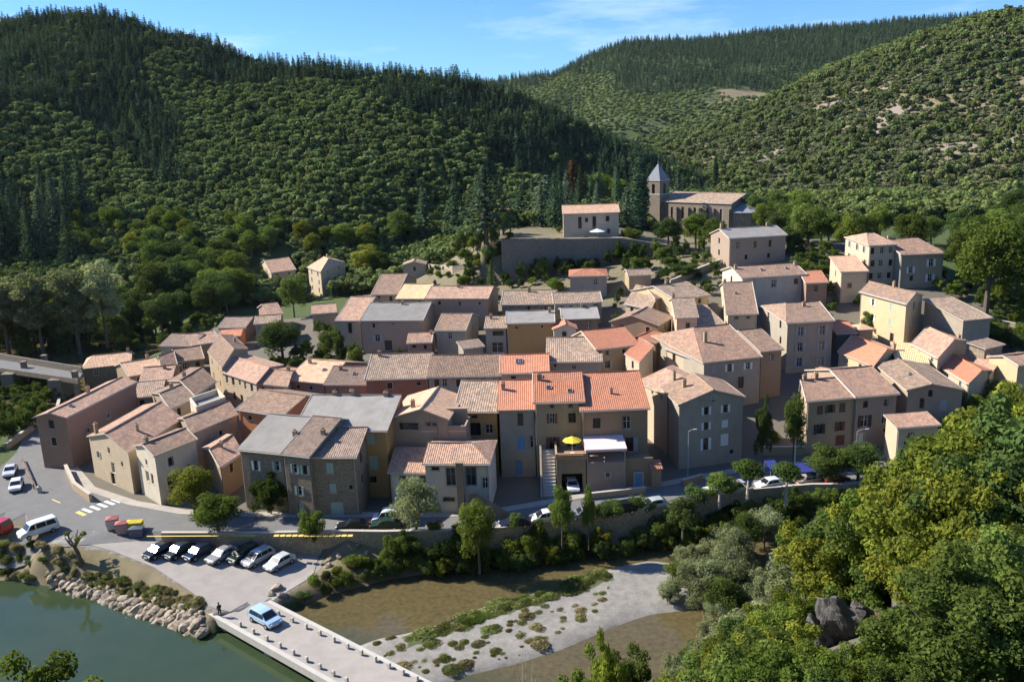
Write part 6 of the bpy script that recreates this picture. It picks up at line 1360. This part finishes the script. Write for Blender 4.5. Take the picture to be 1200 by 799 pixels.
# far hill
X, Y = jgrid(-420, 900, 690, 1530, 6.8); Z = terrain(X, Y); px, py = vproj(X, Y, Z)
mead = np.clip(.6+wob(X, Y, 45)-abs(Y-1000)/110, 0, 1)*(X > 20)
df, _ = ldist(X, Y, CREST_F)
ok = (px > 430) & (px < 1150) & (py < 230) & (NR.random(X.shape) > mead*1.3)
conf = ((df < 330+120*wob(X, Y, 120)) & ~((px < 720) & (py > 88))) | (df < 70)
k = ok & conf; n = k.sum(); add('conifer', X[k], Y[k], Z[k], NR.uniform(.55, 1.05, n), NR.uniform(1.2, 1.7, n))
k = ok & ~conf; n = k.sum(); add('faraway', X[k], Y[k], Z[k], NR.uniform(.55, 1.0, n), NR.uniform(1.1, 1.5, n))
LBL = dict(broad=('leafy tree among the woods covering the hill slopes', 'broadleaf trees on the hills'), conifer=('dark pointed conifer among the plantations on the hills', 'conifers on the hills'),
           scrub=('low holm oak scrub on the rocky right hand hillside', 'scrub bushes on the right hill'), faraway=('distant tree on the far ridge', 'trees of the far ridge'))
def forest_group(name, meshes):
    ng = bpy.data.node_groups.new(name, 'GeometryNodeTree')
    ng.interface.new_socket('Geometry', in_out='INPUT', socket_type='NodeSocketGeometry'); ng.interface.new_socket('Geometry', in_out='OUTPUT', socket_type='NodeSocketGeometry')
    gi = ng.nodes.new('NodeGroupInput'); go = ng.nodes.new('NodeGroupOutput'); ip = ng.nodes.new('GeometryNodeInstanceOnPoints'); jn = ng.nodes.new('GeometryNodeGeometryToInstance')
    for o in meshes:
        oi = ng.nodes.new('GeometryNodeObjectInfo'); oi.inputs['Object'].default_value = o; oi.transform_space = 'ORIGINAL'; oi.inputs['As Instance'].default_value = False
        ng.links.new(oi.outputs['Geometry'], jn.inputs[0])
    ng.links.new(gi.outputs[0], ip.inputs['Points']); ng.links.new(jn.outputs[0], ip.inputs['Instance']); ip.inputs['Pick Instance'].default_value = True
    for nm, dt, s in (('rot', 'FLOAT_VECTOR', 'Rotation'), ('size', 'FLOAT_VECTOR', 'Scale'), ('pick', 'INT', 'Instance Index')):
        na = ng.nodes.new('GeometryNodeInputNamedAttribute'); na.data_type = dt; na.inputs[0].default_value = nm
        ng.links.new(na.outputs[0], ip.inputs[s])
    ng.links.new(ip.outputs[0], go.inputs[0]); return ng
for kind, lst in pts.items():
    A = np.concatenate(lst); d = np.hypot(A[:,0], A[:,1]); A = A[np.argsort(-A[:,3]/d)]
    ms = FAR[kind]; n1 = 300 if kind != 'faraway' else 0; first = []
    nm = {'broad': 'broadleaf_tree', 'conifer': 'conifer_tree', 'scrub': 'scrub_bush', 'faraway': 'far_tree'}[kind]
    for i in range(max(n1, len(ms)) if kind != 'faraway' else len(ms)):
        x, y, z, s, w = A[i]; o = link(nm, ms[i % len(ms)], None, (x, y, z-.2), rng.uniform(0, 6.28)); o.scale = (s*w, s*w, s)
        setp(o, LBL[kind][0], 'shrub' if kind == 'scrub' else 'tree', LBL[kind][1])
        if i < len(ms): first.append(o)
    B = A[max(n1, len(ms)):]; me = bpy.data.meshes.new('forest_points'); me.vertices.add(len(B)); me.vertices.foreach_set('co', (B[:,:3]-np.array([0,0,.2])).ravel())
    r = np.zeros((len(B), 3)); r[:,2] = NR.uniform(0, 6.28, len(B)); a = me.attributes.new('rot', 'FLOAT_VECTOR', 'POINT'); a.data.foreach_set('vector', r.ravel())
    a = me.attributes.new('size', 'FLOAT_VECTOR', 'POINT'); a.data.foreach_set('vector', np.stack([B[:,3]*B[:,4], B[:,3]*B[:,4], B[:,3]], 1).ravel())
    a = me.attributes.new('pick', 'INT', 'POINT'); a.data.foreach_set('value', NR.integers(0, len(ms), len(B)).astype(np.int32)); me.update()
    fo = link({'broad': 'broadleaf_forest', 'conifer': 'conifer_forest', 'scrub': 'scrub_cover', 'faraway': 'far_forest'}[kind], me); setp(fo, {'broad': 'leafy woods covering the hills behind the village', 'conifer': 'dark conifer plantations on the hill crests', 'scrub': 'holm oak scrub covering the right hillside', 'faraway': 'woods on the lower far ridge'}[kind], 'forest', kind='stuff')
    md = fo.modifiers.new('scatter', 'NODES'); md.node_group = forest_group('scatter_'+kind, first); print('FOREST', kind, len(A))
# ------------------------------------------------------------------ boulders, rocks, near hillside
def rockmesh(seed, ax, rough=.22, sub=2):
    bm = bmesh.new(); bmesh.ops.create_icosphere(bm, subdivisions=sub, radius=1); r_ = random.Random(seed); pl_ = [(Vector((r_.gauss(0,1), r_.gauss(0,1), r_.gauss(0,1))).normalized(), r_.uniform(.62, .92)) for _ in range(9)]
    for v in bm.verts:
        d = v.co.normalized(); k = 1.0
        for n, c in pl_:
            dt = d.dot(n)
            if dt > 0: k = min(k, c/dt)
        k *= 1+rough*.25*(math.sin(7*d.x+seed)+math.sin(9*d.y+2*seed)+math.sin(8*d.z))/3
        v.co = Vector((d.x*ax[0], d.y*ax[1], d.z*ax[2]))*k
    me = bpy.data.meshes.new('boulder'); bm.to_mesh(me); bm.free(); return me
def rockmat(name, lo, hi, strata=False):
    m, nt, b = newmat(name); g = N(nt, 'ShaderNodeNewGeometry'); oi = N(nt, 'ShaderNodeObjectInfo'); n1 = noise_(nt, g.outputs['Position'], 1.4, 6, .7); mq = N(nt, 'ShaderNodeMapping'); mq.inputs['Rotation'].default_value = (.5, .9, 0); mq.inputs['Scale'].default_value = (1, 1, 3.5) if not strata else (3.2, .8, .6); nt.links.new(g.outputs['Position'], mq.inputs[0]); n2 = noise_(nt, mq.outputs[0], 3.5, 6, .75)
    c = mixc(nt, n2, lo, hi); c = mixc(nt, ramp(nt, n1, [(.5, 0.0), (.62, .8)]), c, tuple(x*.5 for x in lo)); hs = N(nt, 'ShaderNodeHueSaturation'); nt.links.new(c, hs.inputs['Color']); mr = N(nt, 'ShaderNodeMapRange', i_3=.75, i_4=1.2); nt.links.new(oi.outputs['Random'], mr.inputs[0]); nt.links.new(mr.outputs[0], hs.inputs['Value'])
    nt.links.new(hs.outputs[0], b.inputs['Base Color']); b.inputs['Roughness'].default_value = .95; bump(nt, b, n2, 1.0, .25 if strata else .12); return m
M_ROCK = rockmat('boulder_rock', (.24,.19,.14), (.50,.43,.34)); M_ROCK2 = rockmat('cliff_rock', (.10,.095,.09), (.29,.27,.25), True)
BOU = []
for i in range(7): me = rockmesh(i+3, (1, .75+.05*i, .7)); me.materials.append(M_ROCK); BOU.append(me)
top_l = [(58,672),(105,683),(160,700),(205,712),(238,718)]; bot_l = [(66,692),(110,703),(160,722),(205,738),(238,746)]
def boulder(px, py, s, label, group, y0=70):
    p = hit(px, py, 0, y0=y0); o = link('boulder', BOU[rng.randrange(7)], None, (p.x, p.y, p.z+s*.18), rng.uniform(0, 6.28)); o.rotation_euler = (rng.uniform(-.4,.4), rng.uniform(-.4,.4), o.rotation_euler[2]); o.scale = (s*rng.uniform(.85,1.2), s*rng.uniform(.8,1.1), s*rng.uniform(.75,1.05)); setp(o, label, 'boulder', group)
TP, BT = np.array(top_l, float), np.array(bot_l, float)
rows = 6
for r_ in range(rows):
    f = r_/(rows-1)
    for i in range(24):
        t = (i+.5*(r_ % 2)+rng.uniform(-.2,.2))/23.5; x = np.interp(t, [0,.27,.55,.8,1], TP[:,0]*(1-f)+BT[:,0]*f); y = np.interp(t, [0,.27,.55,.8,1], TP[:,1]*(1-f)+BT[:,1]*f)
        boulder(x, y+rng.uniform(-1,1), rng.uniform(.5,.95)*(1.1 if f > .3 else .8), 'buff boulder in the stone embankment between the car park and the green pool', 'boulders of the embankment')
for x, y, s in ((325,690,.9),(332,699,.7),(318,697,.6),(398,652,.6),(408,660,.8),(430,650,.6),(442,668,.7),(460,648,.6),(470,662,.8),(452,640,.5),(505,684,.5),(150,726,1.0),(30,690,.3),(55,692,.3),(385,664,.6),(480,640,.6),(420,640,.5)):
    boulder(x, y, s, 'pale boulder lying on the bushy river bank', 'boulders on the bushy bank')
# bare tree at the bank
def bare(loc, H, label, mat, n=7, spread=1.0, r=.14, tufts=False, lean=0):
    root = empty('bare_tree', loc); setp(root, label, 'tree'); ms = MB()
    ms.tube([(0,0,-.4),(lean*.3,.0,H*.35),(lean*.8,.05,H*.62)], [r*1.2, r, r*.75], 8); tips = []
    for i in range(n):
        a = i*2.4+rng.random(); z = H*rng.uniform(.5,.64); l = spread*rng.uniform(.7,1.2); p1 = (lean*.7+math.cos(a)*l*.5, math.sin(a)*l*.5, z+H*.14); p2 = (lean*.7+math.cos(a)*l, math.sin(a)*l, z+H*rng.uniform(.25,.4))
        ms.tube([(lean*.6,0,z),p1,p2], [r*.6, r*.4, r*.2], 6); tips.append(p2)
        for j in range(2): ms.tube([p1, (p1[0]+rng.uniform(-.5,.5)*spread, p1[1]+rng.uniform(-.5,.5)*spread, p1[2]+H*rng.uniform(.1,.22))], [r*.25, r*.08], 5)
    ms.make('trunk', mat, root)
    if tufts:
        a = blob([(x, y, z+.1, .4) for x, y, z in tips[:3]], 260, .28); c = link('crown', mk(a), root); matslot(c, LEAF['yell'])
    return root
p = hit(96, 661, 0, y0=85); bare(p, 4.6, 'pollarded bare tree with stubby limbs beside the car park entrance', M_BARK, 6, 1.2, .26, True, -.9)
# clumps of dry grass along the embankment top
for i in range(30):
    x = rng.uniform(70, 235); y = np.interp(x, [60,105,160,205,240], [668,678,694,706,712])+rng.uniform(-5,3); p = hit(x, y, 0, y0=80)
    plant('shrub', p.x, p.y, rng.uniform(.35,.8), rng.uniform(1.0,1.9), rng.choice(['straw','straw','grass']), 'low dry tussock along the top of the stone embankment', 'plant', 'tussocks along the embankment', 'tussock', z=p.z)
# rock outcrops in the near hillside
def near_hit(px, py): return hit(px, py, 0, y0=6, y1=110)
def outcrop(px, py, label, blocks):
    p = near_hit(px, py); root = empty('rock_outcrop', p); setp(root, label, 'rock')
    for i, (dx, dy, dz, ax, rx, ry_) in enumerate(blocks):
        me = rockmesh(40+i+int(px), ax, .7, 4); me.materials.append(M_ROCK2); o = link('rock_face', me, root, (dx, dy, dz)); o.rotation_euler = (rx, ry_, rng.uniform(-.3,.3))
outcrop(985, 752, 'grey slanting rock outcrop among the near bushes', [(0,0,.6,(.8,.7,1.5),.15,-.28),(.8,.2,.3,(.6,.6,1.1),.1,-.35),(-.8,-.1,.0,(.5,.5,1.1),.1,-.2),(1.5,.6,-.3,(.8,.7,.9),0,-.2)])
outcrop(1068, 722, 'smaller grey rock standing out of dry grass to the right', [(0,0,.4,(.6,.5,.9),.2,.1),(.5,.3,.2,(.5,.5,.7),0,.2),(1.1,.2,.2,(.5,.4,.7),.1,-.2)])
# bushes on the near hillside, kept inside the outline the foliage has in the photograph
MASK = [(655,850),(690,775),(712,725),(745,712),(785,690),(790,640),(822,612),(855,600),(905,612),(960,602),(1000,560),(1040,545),(1075,520),(1110,498),(1138,465),(1160,440),(1200,432),(1290,425),(1290,900),(655,900)]
ROCKZ = [(945,768),(942,705),(965,690),(1090,680),(1095,722),(1025,745),(1012,768)]
cand = []
for i in range(11000):
    y = 7+93*rng.random()**1.25; b_ = rng.uniform(.04, .80); x = b_*y; cand.append((x, y))
used = []
WILLOWZONE = lambda px, py: px < 985 and py > 590
def near_bush(x, y, h, w, kind, mat, label, group, cat='shrub', name='bush'):
    plant(kind, x, y, h, w, mat, label, cat, group, name)
cnt = 0
M_ = np.array
CZ = terrain(np.array([c[0] for c in cand]), np.array([c[1] for c in cand]))
for (x, y), z in zip(cand, CZ):
    z = float(z); r = math.hypot(x, y)
    if z < -3.9: continue
    sep = .45+.018*r+(.35 if r > 50 else 0)
    if any((x-a)**2+(y-c)**2 < sep*sep for a, c in used): continue
    far = r > 62
    h = rng.uniform(2.6, 5.2) if far else rng.uniform(.8, 1.35)*(.9+.05*r)
    if x/y > .36 and r > 26: h = rng.uniform(3.4, 8.5)
    if x/y > .5 and r > 24: h = rng.uniform(4.5, 10.5)
    w = h*rng.uniform(.8, 1.05) if r > 20 else h*1.1
    px, py = proj(x, y, z+h); zc = y*cT-(z-HC)*sT; hwp = w*.45*FPX/zc
    if px < 640 or px > 1300 or py > 900: continue
    top_ok = pdist(M_([px, px-hwp*.7, px+hwp*.7]), M_([py+6, py+.25*hwp+8, py+.25*hwp+8]), MASK) < 0
    if not top_ok.all():
        fit = False
        for _k in range(4):
            h *= .7; w *= .74; px, py = proj(x, y, z+h); hwp *= .74
            if (pdist(M_([px, px-hwp*.7, px+hwp*.7]), M_([py+4, py+.25*hwp+8, py+.25*hwp+8]), MASK) < 0).all(): fit = True; break
        if not fit: continue
    bx, by = proj(x, y, z+h*.5)
    def blocks():
        return (r < 75 and (pdist(M_([bx, px, bx-hwp*.6, bx+hwp*.6]), M_([by, py+5, by, by]), ROCKZ) < 0).any()) or (r < 40 and py < 690 and 930 < px < 1110 and proj(x, y, z)[1] > 690)
    for _k in range(5):
        if not blocks(): break
        h *= .62; w *= .7; hwp *= .7; px, py = proj(x, y, z+h); bx, by = proj(x, y, z+h*.5)
    else: continue
    if h < .22: continue
    used.append((x, y)); cnt += 1
    if far or px < 960 and r > 38: near_bush(x, y, h, w, 'willow' if rng.random() < .5 else 'bush', rng.choice(['willow','willow','silver','willow','mid']), 'grey green willow bush between the gravel bar and the near slope', 'willow bushes on the near bank', name='willow_bush')
    elif r > 14: near_bush(x, y, h, w, 'oak', rng.choice(['yell','yell','light','yell','mid','dark']), 'yellow green holm oak bush on the near slope', 'holm oak bushes on the near slope', name='holm_oak_bush')
    else: near_bush(x, y, h, w, 'oak', rng.choice(['light','mid','mid']), 'broad leaved bush close to the viewpoint at the lower right', 'broad leaved bushes at the lower right', name='broadleaf_bush')
print('NEAR', cnt, __import__('collections').Counter(o.name.split('.')[0] for o in bpy.data.objects if 'bush' in o.name))
for i in range(40):
    a = rng.uniform(935, 1110); c = rng.uniform(688, 740); p = near_hit(a, c); plant('shrub', p.x, p.y, rng.uniform(.3,.7), rng.uniform(.8,1.4), rng.choice(['straw','grass','straw','yell']), 'dry grass tuft around the near rock outcrops', 'plant', 'grass tufts by the rocks', 'tuft', z=p.z)
# shrub at the lower left corner and the saplings at the lower edge
for (px, py, y_, w, h2, mt, lb) in ((18,768,22,5.0,6.0,'light','leafy bush top in the lower left corner'),(70,785,21,3.4,5.0,'yell','yellow green bush right of the corner bush'),(712,716,38,4.2,9,'yell','slender yellow green young tree before the gravel bar'),(690,755,40,4.0,7,'light','leafy bush at the foot of the slender young tree'),(735,745,42,4.5,7,'mid','green bush behind the slender young tree')):
    a, b_, c = ray(px, py); t = y_/b_; z = HC+c*t; g = tz(a*t, y_); H_ = max(h2*.6, min(z-g, h2)) if z-g < h2 else h2
    plant('oak' if py > 740 or px < 100 else 'bush', a*t, y_, H_ if px > 100 else H_, w if px != 712 else 2.4, mt, lb, 'shrub', None, 'bush', z=z-H_ if z-g < H_ else max(g, z-H_) )
a, b_, c = ray(612, 742); t = 25/b_; x = a*t; g = tz(x, 25); bare((x, 25, g), (HC+c*t-g), 'thin leafless pale sapling at the bottom edge before the gravel bar', M_PALEBARK, 5, .35, .045, False, .15)
# ------------------------------------------------------------------ light, sky, camera
SUN = Vector((-.954, .30, 0)).normalized()*math.cos(math.radians(37)); SUN.z = math.sin(math.radians(37))
ld = bpy.data.lights.new('sun', 'SUN'); ld.energy = 5.0; ld.angle = math.radians(.5); ld.color = (1.0, .93, .82)
lo = bpy.data.objects.new('sun', ld); COL.objects.link(lo); lo.rotation_euler = (-SUN).to_track_quat('-Z', 'Y').to_euler(); lo.location = (-150, 100, 200)
W = bpy.data.worlds.new('World'); SC.world = W; W.use_nodes = True; nt = W.node_tree
bg = nt.nodes['Background']; sky = nt.nodes.new('ShaderNodeTexSky'); sky.sky_type = 'NISHITA'; sky.sun_disc = False
sky.sun_elevation = math.radians(37); sky.sun_rotation = math.atan2(SUN.x, SUN.y); sky.altitude = 300; sky.air_density = 1.0; sky.dust_density = .15; sky.ozone_density = 3
tc = nt.nodes.new('ShaderNodeTexCoord'); mp = nt.nodes.new('ShaderNodeMapping'); mp.inputs['Scale'].default_value = (1.6, 1.6, 9); mp.inputs['Rotation'].default_value = (.1, .12, .4)
nt.links.new(tc.outputs['Generated'], mp.inputs[0])
cl = noise_(nt, mp.outputs[0], 2.1, 7, .62)
cl = mth(nt, 'MULTIPLY', ramp(nt, cl, [(.54, 0.0), (.88, 1.0)]), .5)
skc = mixc(nt, 1.0, sky.outputs[0], (.33, .53, .80), 'MULTIPLY')
nt.links.new(mixc(nt, cl, skc, (6.5, 7, 7.6)), bg.inputs[0]); bg.inputs[1].default_value = SKYS
cd = bpy.data.cameras.new('camera'); cd.sensor_width = 36; cd.sensor_fit = 'HORIZONTAL'; cd.lens = 30.0; cd.clip_start = .3; cd.clip_end = 9000
cam = bpy.data.objects.new('camera', cd); COL.objects.link(cam)
rt_ = Vector((cR, -sR*sT, -sR*cT)); upv = Vector((sR, cR*sT, cR*cT)); fw = Vector((0, cT, -sT))
cam.matrix_world = Matrix(((rt_.x, upv.x, -fw.x, 0), (rt_.y, upv.y, -fw.y, 0), (rt_.z, upv.z, -fw.z, HC), (0, 0, 0, 1)))
SC.camera = cam
SC.view_settings.view_transform = 'Standard'; SC.view_settings.look = 'None'; SC.view_settings.exposure = EXPO; SC.view_settings.gamma = 1.0
SC.view_settings.use_curve_mapping = False
SC.cycles.use_denoising = True
try: SC.cycles.denoiser = 'OPENIMAGEDENOISE'
except Exception: pass
SC.cycles.max_bounces = 6; SC.cycles.diffuse_bounces = 3; SC.cycles.glossy_bounces = 2; SC.cycles.transmission_bounces = 4; SC.cycles.transparent_max_bounces = 8
SC.cycles.use_adaptive_sampling = True; SC.cycles.adaptive_threshold = .02; SC.cycles.caustics_reflective = False; SC.cycles.caustics_refractive = False
SC.render.use_persistent_data = False

# HAZE: a closed box of thin air round the valley
hb_ = MB(); hb_.box(-2000, 2000, -80, 2600, -9, 320); hm = bpy.data.materials.new('air'); hm.use_nodes = True; ht = hm.node_tree
for n_ in list(ht.nodes): ht.nodes.remove(n_)
ho = ht.nodes.new('ShaderNodeOutputMaterial'); hv = ht.nodes.new('ShaderNodeVolumePrincipled'); hv.inputs['Color'].default_value = (.80, .88, 1.0, 1); hv.inputs['Density'].default_value = HZ; hv.inputs['Anisotropy'].default_value = .2
ht.links.new(hv.outputs[0], ho.inputs['Volume']); setp(hb_.make('haze', hm), 'thin bluish air filling the valley', 'haze', kind='stuff')
SC.cycles.volume_bounces = 0
